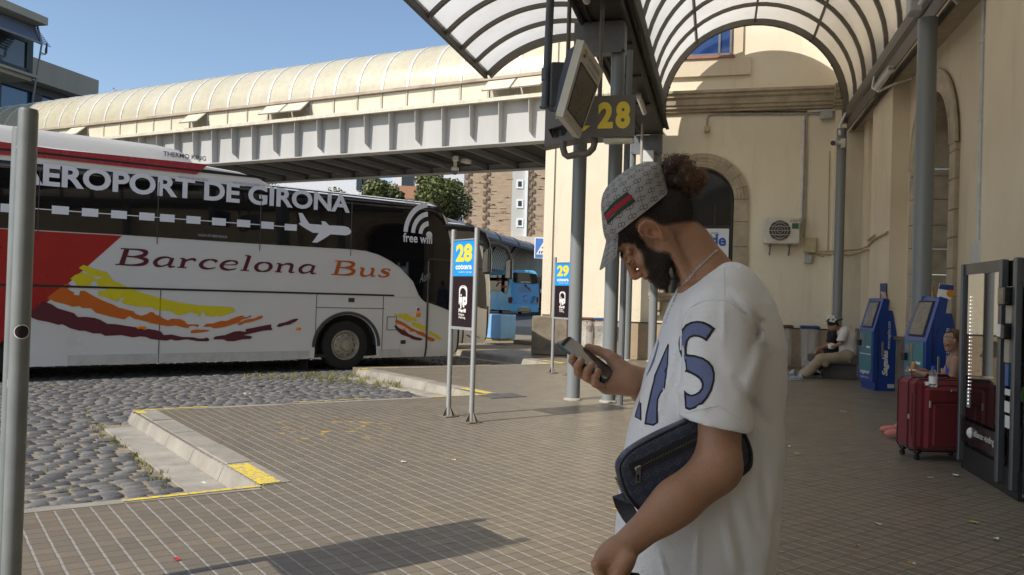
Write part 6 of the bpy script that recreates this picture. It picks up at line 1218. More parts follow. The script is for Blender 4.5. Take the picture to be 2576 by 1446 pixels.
# ================================================================== KIOSKS, BINS, BENCH, VENDING MACHINES, SUITCASE
KB = mat('kiosk_blue', (.008, .045, .24), .38, var=.06, coat=.1); KB2 = mat('kiosk_light_blue', (.02, .075, .30), .38); TEAL = mat('kiosk_teal', (.035, .17, .21), .4)
def kiosk(p, label, k):
    """p: ground point of the front corner nearest the viewer; front faces -EB (towards the buses), flank faces the viewer"""
    t = thing('ticket_kiosk', label, 'ticket kiosk', p, 'blue ticket kiosks'); D_, W_ = .62, .56; ka = radians(14); KX = EB*cos(ka)+EA*sin(ka); KY = EA*cos(ka)-EB*sin(ka)
    P = lambda dd, ss, z: np.array(p, float)+KX*(dd*.62)+KY*ss+EZ*(z*.87)        # dd depth towards the wall, ss away from the viewer
    flank = [(.05, 0), (.62, 0), (.62, 1.05), (.56, 1.28), (.38, 1.62), (.36, 1.62), (.22, 1.62)]
    mb = MB(); out = [(.06, .0), (.66, .0), (.66, 1.18), (.52, 1.66), (.34, 1.66), (.10, 1.20), (.06, 1.15)]
    mb.poly([P(a, 0, b_) for a, b_ in out], W_, -KY); mb.build('cabinet', KB, t)
    fr = [(-.02, .17), (.10, .17), (.10, 1.18), (.38, 1.66), (.42, 1.88), (.25, 1.91), (-.02, 1.22)]
    mb = MB(); mb.poly([P(a, -.012, b_) for a, b_ in fr], W_+.024, -KY); fo = mb.build('front_shell', KB2 if False else KB, t)
    sl = unit(P(.25, 0, 1.91)-P(-.02, 0, 1.22)); sn = unit(np.cross(KY, sl)); sn = sn if sn @ (-KX) > 0 else -sn
    c = P(.115, W_/2, 1.565); mb = MB(); mb.bbox(c+sn*.004, (.40, .50, .02), .006, KY, sl, sn); mb.build('screen_bezel', BLK, t); mb = MB(); mb.box(c+sn*.0155, (.35, .45, .004), KY, sl, sn); mb.build('screen', mat('kiosk_screen', (.05, .047, .042), .25, spec=.8), t)
    mb = MB(); mb.box(P(-.026, W_/2, .80), (.012, W_*.86, .72), KX, KY, EZ); tp = mb.build('teal_panel', TEAL, t)
    mb = MB(); mb.box(P(-.035, W_*.62, 1.02), (.012, .08, .26), KX, KY, EZ); mb.box(P(-.036, W_*.80, 1.10), (.012, .10, .10), KX, KY, EZ); mb.build('slot', mat('slot_grey', (.22, .23, .23), .4, .5), tp)
    mb = MB(); mb.bbox(P(-.06, W_*.88, .96), (.07, .09, .10), .01, KX, KY, EZ); mb.build('card_reader', BLK, tp)
    mb = MB(); mb.poly([P(-.034, W_*(.5+a*.34), .56+b_*.14) for a, b_ in ((-1, -.6), (-.5, -1), (.2, -.7), (.9, -.2), (.6, .3), (.8, .9), (.1, .5), (-.4, 1), (-.7, .3))], 0, -KX); mb.box(P(-.034, W_/2, .735), (.004, W_*.8, .012), KX, KY, EZ); mb.build('map_mark', SWHT, tp)
    mb = MB(); mb.box(P(-.035, W_*.30, .885), (.004, .13, .035), KX, KY, EZ); mb.build('label_plate', SWHT, tp)
    mb = MB(); put_text(mb, 'Sagalés', P(-.024, W_*.92, .30), -KY, EZ, W_*.72, .10, .02, .3); put_text(mb, 'sagales.com', P(-.024, W_*.86, .22), -KY, EZ, W_*.6, .045, .0); mb.build('lettering', SWHT, t)
    mb = MB(); ex_, ey_ = EZ, -KX
    put_text(mb, 'Sagalés', P(.46, -.0035, .31), ex_, ey_, .46, .125, .035, .25); put_text(mb, 'www.sagales.com', P(.50, -.0035, .86), ex_, ey_, .50, .075, .004); mb.build('lettering', SWHT, t)
    mb = MB(); mb.bbox(P(.26, -.004, .86), (.035, .012, .26), .005, KX, KY, EZ); mb.build('lock_strip', mat('lock_steel', (.26, .25, .23), .4, .6), t)
    mb = MB(); mb.box(P(.115, -.014, .72), (.006, .006, 1.35), KX, KY, EZ); mb.build('seam', BLK, t)
    mb = MB(); mb.box(P(.52, -.003, .10), (.12, .006, .07), KX, KY, EZ); mb.build('rating_plate', mat('plate_grey', (.45, .46, .47), .5), t)
    mb = MB(); mb.tube([P(.67, .1, 1.20), P(.73, .08, 1.12), P(.74, .06, .85), P(.69, .06, .78)], .02, 8); mb.tube([P(.68, .06, .62), P(.74, .05, .4), P(.72, .05, .24), P(.64, .04, .2)], .02, 8); mb.build('hose', mat('white_hose', (.55, .55, .53), .5), t, True)
    lf = thing('leaflet_stand', 'blue and white leaflets fanned on top of the '+('farther' if k else 'nearer')+' blue kiosk', 'leaflets', P(.38, W_/2, 1.89))
    if k: 
        mb = MB(); mb.box(P(.40, .22, 2.03), (.012, .24, .34), KX, KY, EZ); mb.build('blue_leaflet', mat('leaflet_navy', (.02, .04, .17), .4), lf); mb = MB(); mb.poly([P(.36, .02, 1.89), P(.38, .26, 1.91), P(.38, .30, 2.06), P(.35, .06, 2.04)], .006, -KY); mb.build('open_leaflet', mat('leaflet_warm', (.45, .30, .20), .5, var=.6, scale=18), lf)
    else:
        mb = MB(); mb.poly([P(.22, .02, 1.90), P(.46, -.02, 1.87), P(.52, -.02, 2.09), P(.28, .04, 2.11)], .008, -KY); f_ = mb.build('open_leaflet', SWHT, lf)
        mb = MB(); mb.poly([P(.24, .015, 2.03), P(.50, -.03, 2.0), P(.52, -.03, 2.085), P(.28, .03, 2.105)], .002, -KY); mb.build('leaflet_band', mat('leaflet_navy', (.02, .04, .17), .4), f_); mb = MB(); mb.lathe(P(.44, -.04, 1.96), -KY, [(0, .0), (.0, .05), (.004, .05), (.005, 0)], 14); mb.build('leaflet_badge', mat('badge_orange', (.55, .22, .02), .5), f_)
        mb = MB(); mb.poly([P(.18, .10, 1.90), P(.30, .14, 1.90), P(.28, .15, 2.08), P(.17, .11, 2.05)], .006, -KY); mb.build('warm_leaflet', mat('leaflet_warm', (.45, .30, .20), .5, var=.6, scale=18), lf)
kiosk(G(2194, 982)+EB*.0, 'blue ticket kiosk nearer the bench, leaning hose on its back', 1)
kiosk(AT(2329, 900, 10.1)*V3(1, 1, 0), 'blue ticket kiosk in front of the carved arch, half hidden by the suitcase woman', 0)
# recycling bins
PLASTIC = NT('clear_bag'); PLASTIC.base((.75, .74, .70)); PLASTIC.b.inputs['Roughness'].default_value = .25; PLASTIC.b.inputs['Alpha'].default_value = .30; PLASTIC.b.inputs['Specular IOR Level'].default_value = .9; PLASTIC.bump(PLASTIC.noise(12, 4), .9, .05); PLASTIC = PLASTIC.m
def bag_bin(c, col, label, name_m, trash, grp):
    t = thing('recycling_bin', label, 'recycling bin', c, grp); c = np.array(c, float); W_ = .40
    mb = MB(); mb.bbox(c+EZ*.98, (W_+.03, .34, .075), .03, EB, EA, EZ); mb.build('lid', mat(name_m, col, .5), t, True)
    V = []; n = 28
    for i, (z, s) in enumerate(((.95, 1.0), (.8, .96), (.5, .88), (.25, .90), (.1, .86), (.04, .70), (.03, .0))):
        for k in range(n):
            a = 2*pi*k/n; r = (abs(cos(a))**4+abs(sin(a))**4)**-.25; wv = 1+.05*sin(5*a+i)+.03*sin(11*a+2*i); V.append(c+EB*(W_/2*s*r*cos(a)*wv)+EA*(.16*s*r*sin(a)*wv)+EZ*z)
    mb = MB(); mb.grid(V, 7, n, True); mb.build('bag', PLASTIC, t, True, 180)
    mb = MB(); mb.tube([c+EA*.2+EZ*.0, c+EA*.2+EZ*1.0], .022, 8); mb.build('stand', STEEL, t)
    for k, (dx, z, r, cl, nm_) in enumerate(trash):
        mb = MB(); rg = np.random.default_rng(k+3); mb.ball(c+EB*dx+EZ*z, r, 9, 6); mb.v = [tuple(np.array(p)+rg.normal(0, .012, 3)) for p in mb.v]; mb.build('waste', mat(nm_, cl, .5), t, True, 180)
bl0, bl1 = Ew(2030, 925), 0
qb = PL(2036, 925, EA*19.15, EA); tt = float(qb @ EB)
bag_bin(ST(19.15, tt-.02, 0), (.015, .05, .16), 'recycling bin with blue lid and clear bag by the cream wall', 'lid_blue', ((0, .13, (.13, .1, .09), (.30, .28, .24), 'paper_waste'), (.09, .22, (.07, .07, .07), (.5, .38, .2), 'cardboard_waste')), 'recycling bins on the end wall')
bag_bin(ST(19.1, tt-.60, 0), (.10, .035, .02), 'recycling bin with brown lid, red can and rubbish in its bag', 'lid_brown', ((-.05, .14, (.14, .1, .1), (.04, .04, .05), 'dark_waste'), (.08, .16, (.05, .05, .1), (.45, .02, .02), 'red_can'), (.0, .30, (.1, .08, .06), (.5, .5, .5), 'white_waste')), 'recycling bins on the end wall')
bag_bin(ST(19.1, tt-1.18, 0), (.5, .36, .02), 'recycling bin with yellow lid by the wall', 'lid_yellow', ((0, .13, (.12, .1, .1), (.3, .3, .28), 'paper_waste'),), 'recycling bins on the end wall')
qa = PL(1470, 860, EA*19.2, EA); ta = float(qa @ EB)
bag_bin(ST(19.2, ta+.02, 0), (.12, .04, .02), 'recycling bin with brown lid behind the phone by the sunlit wall', 'lid_brown', (), 'recycling bins on the end wall')
bag_bin(ST(19.2, ta+.44, 0), (.015, .05, .16), 'recycling bin with blue lid behind the phone by the sunlit wall', 'lid_blue', (), 'recycling bins on the end wall')
# bench
bq0, bq1 = ST(16.9, 1.93, 0), ST(16.9, 2.93, 0)
t = thing('stone_bench', 'dark stone bench under the seated pair', 'bench', ST(17.2, 2.45, 0)); BST = mat('bench_stone', (.075, .066, .056), .7, var=.25, bump=.3)
mb = MB(); mb.bbox(ST(17.25, 2.55, .385), (1.25, .62, .16), .02, EB, EA, EZ); mb.build('seat', BST, t, True); mb = MB(); mb.bbox(ST(17.25, 2.5, .155), (.62, .42, .31), .01, EB, EA, EZ); mb.build('pedestal', BST, t, True); mb = MB(); mb.lathe(ST(16.935, 2.66, .375), -EA, [(0, .022), (.006, .022), (.007, 0)], 12); mb.build('metal_stud', mat('stud_metal', (.35, .34, .3), .4, .6), t)
# vending machine (front turned towards the buses) and its neighbour
FRM = mat('anodised_frame', (.12, .125, .135), .4, .6, var=.06); VBK = mat('vending_black', (.016, .015, .015), .25, spec=.6)
va, vb = ST(8.22, 2.305, 0), ST(6.93, 2.35, 0); vd = unit(vb-va); vn = V3(vd[1], -vd[0], 0); vn = vn if vn @ EB < 0 else -vn; VL = np.linalg.norm(vb-va)
t = thing('vending_machine', 'tall dark glass fronted vending machine beside the red suitcase', 'vending machine', (va+vb)/2); P = lambda l, o, z: va+vd*l+vn*o+EZ*z
mb = MB(); mb.box(P(VL/2, -.43, .99), (VL, .82, 1.86), vd, vn, EZ); mb.build('cabinet', VBK, t)
mb = MB(); mb.box(P(VL*.36, .012, 1.18), (VL*.70, .02, 1.36), vd, vn, EZ); gl = NT('vending_glass'); gl.base((.012, .012, .012)); gl.b.inputs['Roughness'].default_value = .015; gl.b.inputs['Specular IOR Level'].default_value = 1.0; gl.b.inputs['IOR'].default_value = 2.2; mb.build('glass_front', gl.m, t)
mb = MB()
for l, w_ in ((.02, .05), (VL*.735, .06), (VL-.05, .06)): mb.bbox(P(l, .02, 1.0), (w_, .06, 1.86), .008, vd, vn, EZ)
mb.build('upright', FRM, t, True); mb = MB(); mb.box(P(VL*.37, .015, 1.88), (VL*.70, .03, .10), vd, vn, EZ); mb.build('top_rail', mat('rail_dark_grey', (.07, .068, .065), .4), t)
mb = MB(); mb.box(P(VL*.37, .02, .37), (VL*.68, .02, .20), vd, vn, EZ); kp = mb.build('kick_panel', VBK, t); mb = MB(); mb.box(P(VL/2, -.02, .11), (VL, .05, .22), vd, vn, EZ); mb.build('foot_grille', mat('foot_black', (.02, .018, .017), .5), t)
mb = MB(); put_text(mb, 'alliance vending', P(VL*.30, .032, .34), vd, EZ, VL*.36, .075, .006); mb.build('lettering', SWHT, kp); mb = MB(); mb.ball(P(VL*.24, .031, .375), (.035, .035, .05), 12, 8); mb.build('emblem', SWHT, kp)
mb = MB()
for z in (1.62, 1.33): mb.bbox(P(VL*.86, .05, z), (.13, .10, .15 if z > 1.5 else .12), .01, vd, vn, EZ)
mb.build('payment_reader', VBK, t, True)
for l_, o_, z_, w_, h_ in ((.85, .102, 1.34, .08, .10), (.86, .03, .72, .10, .09), (.86, .03, .84, .10, .05), (.87, .03, .60, .10, .10)): mb = MB(); mb.box(P(VL*l_, o_, z_), (w_, .005, h_), vd, vn, EZ); mb.build('sticker', SWHT, t)
mb = MB(); mb.box(P(VL*.85, .026, 1.55), (.12, .01, .30), vd, vn, EZ); mb.box(P(VL*.85, .03, 1.18), (.10, .02, .20), vd, vn, EZ); mb.build('coin_panel', mat('coin_panel_cream', (.36, .33, .27), .4), t); mb = MB(); mb.box(P(VL*.855, .032, .98), (.07, .012, .18), vd, vn, EZ); mb.build('note_slot', mat('slot_blue', (.02, .10, .30), .4), t)
mb = MB()
for r in range(5):
    for cc in range(2): mb.box(P(VL*(.83+.045*cc), .03, 1.06-.045*r if False else 1.09-.02*r), (.02, .006, .008), vd, vn, EZ)
mb.build('keypad', mat('key_blue', (.08, .12, .3), .4), t)
mb = MB(); mb.box(P(VL*.16, .026, .68), (.07, .003, .17), vd, vn, EZ); mb.build('sticker', mat('sticker_grey', (.35, .35, .36), .6), t)
LEDM = NT('led_dots'); LEDM.base((.8, .8, .8)); LEDM.b.inputs['Emission Color'].default_value = (1, .98, .92, 1); LEDM.b.inputs['Emission Strength'].default_value = .9; mb = MB()
for k in range(30): mb.ball(P(VL*.17, .03, 1.62-k*.034), .007, 6, 4)
mb.build('led_dot', LEDM.m, t)
wa = ST(6.89, 2.36, 0); wdir = unit(ST(6.62, 3.2, 0)-wa); t = thing('vending_machine', 'second vending machine with green and sky blue sports advert', 'vending machine', wa+wdir*.4); wn2 = V3(wdir[1], -wdir[0], 0); wn2 = wn2 if wn2 @ EA < 0 else -wn2; P = lambda l, o, z: wa+wdir*l+wn2*o+EZ*z
mb = MB(); mb.box(P(.45, -.36, .99), (.9, .7, 1.9), wdir, wn2, EZ); mb.build('cabinet', mat('cabinet_blue_grey', (.13, .155, .19), .4), t)
mb = MB(); mb.box(P(.45, .003, 1.28), (.86, .006, 1.28), wdir, wn2, EZ); ad = mb.build('advert', mat('advert_sky', (.16, .19, .24), .4, var=.2, scale=2), t)
mb = MB(); mb.box(P(.45, .008, .70), (.86, .004, .16), wdir, wn2, EZ); mb.build('advert_lawn', mat('advert_green', (.12, .30, .06), .4), ad); mb = MB()
for k in range(9): mb.ball(P(.03+k*.09, .008, .80+random.uniform(0, .05)), (.07, .006, .09), 8, 6)
mb.build('advert_trees', mat('advert_dark_green', (.03, .08, .02), .5), ad); mb = MB(); mb.lathe(P(.20, .012, .86), wn2, [(0, .13), (.004, .13), (.005, 0)], 24); bd = mb.build('advert_badge', mat('advert_magenta', (.25, .008, .11), .4), ad); mb = MB(); put_text(mb, 'C', P(.13, .02, .82), wdir, EZ, .07, .09, .02, .3); mb.build('lettering', SWHT, bd)
mb = MB(); mb.box(P(.45, .02, .35), (.9, .04, .55), wdir, wn2, EZ); mb.build('delivery_door', VBK, t); mb = MB(); mb.bbox(P(.15, .06, .56), (.2, .1, .12), .01, wdir, wn2, EZ); mb.build('delivery_hatch', mat('hatch_glass', (.25, .33, .30), .1), t)
# suitcase
SU = NT('red_suitcase_fabric'); c = SU.mix(SU.noise(3, 3), (.135, .006, .010), (.185, .010, .014)); SU.base(c); SU.b.inputs['Roughness'].default_value = .75; SU.bump(SU.noise(260, 2), .25, .002); SU.b.inputs['Sheen Weight'].default_value = .2; SU = SU.m
sa, sb_, scq = ST(8.57, 1.78, 0), ST(8.37, 1.93, 0), ST(8.60, 2.56, 0)
su = unit(scq-sb_); sv = unit(V3(-su[1], su[0], 0)); sv = sv if sv @ EA > 0 else -sv
t = thing('suitcase', 'large dark red fabric suitcase on spinner wheels beside the vending machine', 'suitcase', sb_+su*.3); P = lambda l, o, z: sb_+su*l+sv*o+EZ*z
LW, LDp, Z0, Z1 = .64, .34, .09, .80
mb = MB(); mb.bbox(P(LW/2, LDp/2, (Z0+Z1)/2), (LW, LDp, Z1-Z0), .05, su, sv, EZ); mb.build('shell', SU, t, True, 25)
mb = MB(); mb.bbox(P(LW/2+.02, -.012, .42), (LW-.12, .06, .62), .03, su, sv, EZ); mb.bbox(P(LW/2+.04, -.03, .36), (LW-.2, .05, .44), .025, su, sv, EZ); mb.build('front_pocket', SU, t, True, 25)
mb = MB()
rr_ = lambda o, i: [P(i+.03, o, Z0+i), P(LW-i-.03, o, Z0+i), P(LW-i, o, Z0+i+.04), P(LW-i, o, Z1-i-.04), P(LW-i-.04, o, Z1-i), P(i+.04, o, Z1-i), P(i, o, Z1-i-.04), P(i, o, Z0+i+.04)]
for o, i in ((.01, .0), (.12, -.006), (.30, .0)): mb.tube(rr_(o, i), .007, 6, closed=True)
mb.tube([P(.10, -.058, .58), P(LW-.08, -.058, .59)], .006, 6); mb.build('piping', mat('piping_dark_red', (.06, .004, .006), .6), t)
mb = MB(); mb.tube([P(.02, .10, .12), P(.03, .08, .5), P(.03, .08, .7)], .008, 6); mb.bbox(P(-.006, .11, .42), (.012, .03, .05), .004, su, sv, EZ); mb.bbox(P(.105, -.065, .565), (.02, .012, .07), .004, su, sv, EZ); mb.bbox(P(.36, -.05, .70), (.07, .008, .022), .003, su, sv, EZ); mb.build('zip_puller', mat('dull_metal', (.4, .37, .33), .4, .8), t, True)
mb = MB(); mb.tube([P(.2, .17, Z1), P(.22, .17, Z1+.03), P(.44, .17, Z1+.03), P(.46, .17, Z1)], .014, 8); mb.build('top_handle', mat('handle_dark_red', (.07, .006, .008), .7), t, True)
for l, o in ((.06, .05), (LW-.06, .05), (.06, LDp-.05), (LW-.06, LDp-.05)):
    mb = MB(); mb.bbox(P(l, o, .085), (.06, .06, .05), .012, su, sv, EZ); mb.tube([P(l, o, .08), P(l-.012, o-.01, .04)], .014, 6); w_ = mb.build('wheel_fork', VBK, t, True); mb = MB(); mb.lathe(P(l-.014, o-.012, .030), su, [(-.014, 0), (-.014, .028), (.014, .028), (.014, 0)], 16); mb.build('wheel', VBK, w_, True)
mb = MB(); mb.box(P(.0, .06, .45), (.004, .02, .42), su, sv, EZ); mb.build('side_strap', mat('piping_dark_red', (.06, .004, .006), .6), t)
# water bottle on the suitcase
bq = PL(2346, 972, P(0, .10, Z1), EZ) if False else G(2346, 974, Z1+.0); t = thing('water_bottle', 'small plastic water bottle with blue cap standing on the red suitcase', 'bottle', bq)
CLR = NT('clear_plastic'); CLR.base((.75, .80, .82)); CLR.b.inputs['Roughness'].default_value = .08; CLR.b.inputs['Transmission Weight'].default_value = .85; CLR.b.inputs['IOR'].default_value = 1.2; CLR = CLR.m
mb = MB(); mb.lathe(bq+EZ*.003, EZ, [(0, 0), (0, .030), (.01, .034), (.10, .034), (.125, .031), (.155, .014), (.17, .0125)], 20); mb.build('body', CLR, t, True, 60); mb = MB(); mb.lathe(bq+EZ*.003, EZ, [(.03, .0346), (.095, .0346)], 20); mb.build('label', SWHT, t, True); mb = MB(); mb.lathe(bq+EZ*.003, EZ, [(.160, .017), (.185, .017), (.188, 0)], 16); mb.build('cap', mat('cap_blue', (.01, .05, .5), .4), t, True)
# litter -------------------------------------------------------------
def paper(px, py, sx, sy, col, label, cat='litter', z=.004, nm='paper_scrap', mname='paper_white'):
    q = G(px, py, z); mb = MB(); n = 4; a = random.uniform(0, pi); V = []
    for i in range(n):
        for j in range(n): V.append(q+V3(cos(a), sin(a), 0)*(i/(n-1)-.5)*sx+V3(-sin(a), cos(a), 0)*(j/(n-1)-.5)*sy+EZ*(.003+random.random()*.3*min(sx, sy)))
    mb.grid(V, n, n); return tag(mb.build(nm, mat(mname, col, .8), None, True, 180), label, cat, 'litter on the tiles')
def butt(px, py, label, a=0.3):
    q = G(px, py, .009); d = V3(cos(a), sin(a), 0); t = thing('cigarette_butt', label, 'litter', q, 'litter on the tiles'); mb = MB(); mb.cyl(q-d*.018, q+d*.006, .004, 8); mb.build('filter', mat('filter_orange', (.55, .27, .06), .8), t); mb = MB(); mb.cyl(q+d*.006, q+d*.02, .004, 8); mb.build('paper', mat('paper_white', (.7, .7, .68), .8), t)
WH_ = (.7, .7, .68)
for px, py, sx, sy, lb in ((621, 991, .10, .05, 'crumpled white paper on the cobbles'), (1015, 1162, .05, .03, 'curled white scrap in the middle of the sunlit tiles'), (512, 1215, .045, .025, 'flat white scrap in the gutter by the yellow corner'), (1178, 1053 if False else 1062, .03, .02, 'tiny white scrap beside the sign foot'), (2005, 1142, .08, .025, 'yellow wrapper on the shaded tiles'), (1985, 1123, .09, .02, 'thin white paper strip on the shaded tiles'), (2405, 1197, .08, .05, 'torn white paper by the vending machine foot'), (2340, 1202, .05, .02, 'small white scrap before the vending machine'), (2208, 1319, .06, .03, 'white scrap on the dark tiles in front of the vending machine'), (2450, 1315, .05, .04, 'yellowish scrap on the darkest tiles'), (2505, 1356, .05, .03, 'grey scrap nearest the viewer on the dark tiles'), (2120, 1035, .08, .03, 'pale scrap past the bench'), (445, 1408, .04, .03, 'flattened red bottle cap on the tiles')):
    if 'yellow wr' in lb or 'yellowish' in lb: paper(px, py, sx, sy, (.6, .55, .12), lb, mname='paper_yellow')
    elif 'red bottle' in lb: paper(px, py, .032, .028, (.4, .02, .03), lb, nm='bottle_cap', mname='cap_red')
    else: paper(px, py, sx, sy, WH_, lb)
for px, py, a, lb in ((1141, 1155, -.4, 'cigarette butt with orange filter on the sunlit tiles'), (2157, 1201, .3, 'cigarette butt on the dark tiles between the man and the vending machine'), (2155, 1371, .5, 'cigarette butt in the dark tiles near the lower edge'), (2293, 1415, -.8, 'cigarette butt standing out near the bottom edge'), (2569, 1396, .1, 'cigarette butt in front of the second vending machine'), (1548, 1280, -.3, 'cigarette butt beside the man')): butt(px, py, lb, a)
# ================================================================== PEOPLE: smooth bodies from blended limb shapes
def rc(P, a, b, r1, r2=None):
    a = np.array(a, np.float32); b = np.array(b, np.float32); r2 = r1 if r2 is None else r2
    ab = b-a; h = np.clip(((P-a)@ab)/max(1e-9, float(ab@ab)), 0, 1); d = P-a-h[:, None]*ab
    return np.sqrt((d*d).sum(1))-(r1+(r2-r1)*h)
def ell(P, c, r, R=None):
    q = P-np.array(c, np.float32)
    if R is not None: q = q@np.array(R, np.float32).T
    r = np.array(r, np.float32); k0 = np.sqrt(((q/r)**2).sum(1)); k1 = np.sqrt(((q/(r*r))**2).sum(1))+1e-9
    return k0*(k0-1)/k1
def smin(a, b, k):
    h = np.clip(.5+.5*(b-a)/k, 0, 1); return b+(a-b)*h-k*h*(1-h)
def ssub(a, b, k): return -smin(-a, b, k)
def blend(ds, k):
    o = ds[0]
    for d in ds[1:]: o = smin(o, d, k)
    return o
def wav(P, f, seed=0):                        # cheap smooth noise, -1..1
    rg = np.random.default_rng(seed); o = 0
    for i in range(6):
        k = rg.normal(size=3); k = k/np.linalg.norm(k)*f*rg.uniform(.6, 1.5); o = o+np.sin(P@k.astype(np.float32)+rg.uniform(0, 6.28))
    return o/6
def snet(f, lo, hi, h):
    lo = np.array(lo, float); hi = np.array(hi, float); n = np.maximum(2, np.ceil((hi-lo)/h).astype(int)+1)
    ax = [np.float32(lo[i]+h*np.arange(n[i])) for i in range(3)]
    D = np.empty(n, np.float32); st = max(1, int(400000/(n[1]*n[2])))
    for i in range(0, n[0], st):
        g = np.stack(np.meshgrid(ax[0][i:i+st], ax[1], ax[2], indexing='ij'), -1).reshape(-1, 3); D[i:i+st] = f(g).reshape(-1, n[1], n[2])
    S = D < 0; c = [S[a:n[0]-1+a, b:n[1]-1+b, d:n[2]-1+d] for a in (0, 1) for b in (0, 1) for d in (0, 1)]
    cnt = sum(x.astype(np.int8) for x in c); act = (cnt > 0) & (cnt < 8); idx = -np.ones(act.shape, np.int64); A = np.argwhere(act); idx[tuple(A.T)] = np.arange(len(A))
    acc = np.zeros((len(A), 3)); num = np.zeros(len(A)); off = [(a, b, d) for a in (0, 1) for b in (0, 1) for d in (0, 1)]
    for i in range(8):
        for j in range(i+1, 8):
            if sum(abs(off[i][k]-off[j][k]) for k in range(3)) != 1: continue
            a, b = np.array(off[i]), np.array(off[j]); va = D[tuple((A+a).T)]; vb = D[tuple((A+b).T)]; x = (va < 0) != (vb < 0)
            t = np.where(x, va/np.where(va-vb == 0, 1, va-vb), 0); acc += np.where(x[:, None], A+a+(b-a)*t[:, None], 0); num += x
    V = lo+h*acc/num[:, None]; Fs = []
    for k in range(3):
        i, j = (k+1) % 3, (k+2) % 3; sl = [slice(None)]*3; sl2 = [slice(None)]*3; sl[k] = slice(0, n[k]-1); sl2[k] = slice(1, n[k])
        x = S[tuple(sl)] != S[tuple(sl2)]; E = np.argwhere(x); ok = (E[:, i] > 0) & (E[:, j] > 0) & (E[:, i] < n[i]-1) & (E[:, j] < n[j]-1); E = E[ok]
        q = []
        for di, dj in ((-1, -1), (0, -1), (0, 0), (-1, 0)): e = E.copy(); e[:, i] += di; e[:, j] += dj; q.append(idx[tuple(e.T)])
        q = np.stack(q, 1); fl = S[tuple(E.T)]; q[~fl] = q[~fl][:, ::-1]; Fs.append(q)
    return V, np.concatenate(Fs)
def sd_mesh(name, parts, mats, parent, regions=None, attr=None):
    """one mesh from several (V, F) pieces; regions(V)->material index per vertex; attr: {name: array}"""
    V = []; Fc = []; o = 0
    for v, f in parts: V.append(v); Fc.append(f+o); o += len(v)
    V = np.concatenate(V); Fc = np.concatenate(Fc); L = np.array(parent['_loc'])
    me = bpy.data.meshes.new(name); me.from_pydata([], [], []); me.vertices.add(len(V)); me.vertices.foreach_set('co', (V-L).astype(np.float32).ravel())
    me.loops.add(len(Fc)*4); me.loops.foreach_set('vertex_index', Fc.astype(np.int32).ravel()); me.polygons.add(len(Fc)); me.polygons.foreach_set('loop_start', np.arange(0, len(Fc)*4, 4, dtype=np.int32)); me.polygons.foreach_set('loop_total', np.full(len(Fc), 4, np.int32))
    for m_ in (mats if isinstance(mats, (list, tuple)) else [mats]): me.materials.append(m_)
    if regions is not None: me.polygons.foreach_set('material_index', regions(V[Fc].mean(1)).astype(np.int32))
    me.polygons.foreach_set('use_smooth', np.ones(len(Fc), bool)); me.update(calc_edges=True); me.validate()
    for k, a in (attr(V) if attr else {}).items(): x = me.attributes.new(k, 'FLOAT', 'POINT'); x.data.foreach_set('value', a.astype(np.float32))
    ob = bpy.data.objects.new(name, me); COL.objects.link(ob); ob.parent = parent; ob['_loc'] = [float(q) for q in L]; return ob, V, Fc
def skin_mat(name, col, hair=(.024, .016, .012), rough=.5, lip=(.26, .10, .08)):
    m = NT(name); n1 = m.noise(14, 4); c = m.mix(m.ramp(n1, .3, .7), tuple(x*.86 for x in col), tuple(x*1.1 for x in col)); c = m.mix(m.ramp(m.noise(170, 3), .45, .7, 0, .3), c, (col[0]*.75, col[1]*.6, col[2]*.55))
    r_ = m.n('Attribute'); r_.attribute_name = 'ruddy'; c = m.mix(m.math('MULTIPLY', r_.outputs['Fac'], .55), c, (col[0]*1.05, col[1]*.62, col[2]*.55))
    a = m.n('Attribute'); a.attribute_name = 'hair'; nz = m.noise(420, 2); f = m.ramp(m.math('ADD', a.outputs['Fac'], m.math('MULTIPLY', m.math('SUBTRACT', nz, .5), .55)), .25, .75); c = m.mix(f, c, hair)
    l = m.n('Attribute'); l.attribute_name = 'lip'; c = m.mix(l.outputs['Fac'], c, lip)
    m.base(c); b = m.b; m.val(m.math('ADD', m.math('MULTIPLY', f, .25), m.ramp(n1, .2, .8, rough-.08, rough+.08)), b.inputs['Roughness']); b.inputs['Subsurface Weight'].default_value = .12; b.inputs['Subsurface Radius'].default_value = (.01, .004, .002); b.inputs['Subsurface Scale'].default_value = .5; b.inputs['Specular IOR Level'].default_value = .4
    h_ = m.math('ADD', m.math('MULTIPLY', m.noise(260, 3), .5), m.math('MULTIPLY', m.math('MULTIPLY', m.noise(700, 2), f), 1.5)); m.bump(h_, .6, .002); return m.m
m7 = crop(2000, 560, 2.332); hzc = crop(2250, 1350, 4.131)
def P7(u, v, Y): return AT(*m7(u, v), Y)
def PO(x, y, Y): return AT(x, y, Y)
def P3(u, v, Y): return AT(*m7(u, v+1259.3), Y)
def PB7(u, v, Y): return AT(*m7(u, v+2611.8), Y)
SKIN = skin_mat('tanned_skin', (.35, .192, .114))
YH = 1.93
man = thing('person', 'man in patterned grey cap and white printed jersey looking down at his phone', 'person', V3(*PO(1750, 1300, 1.95)[:2], 0))
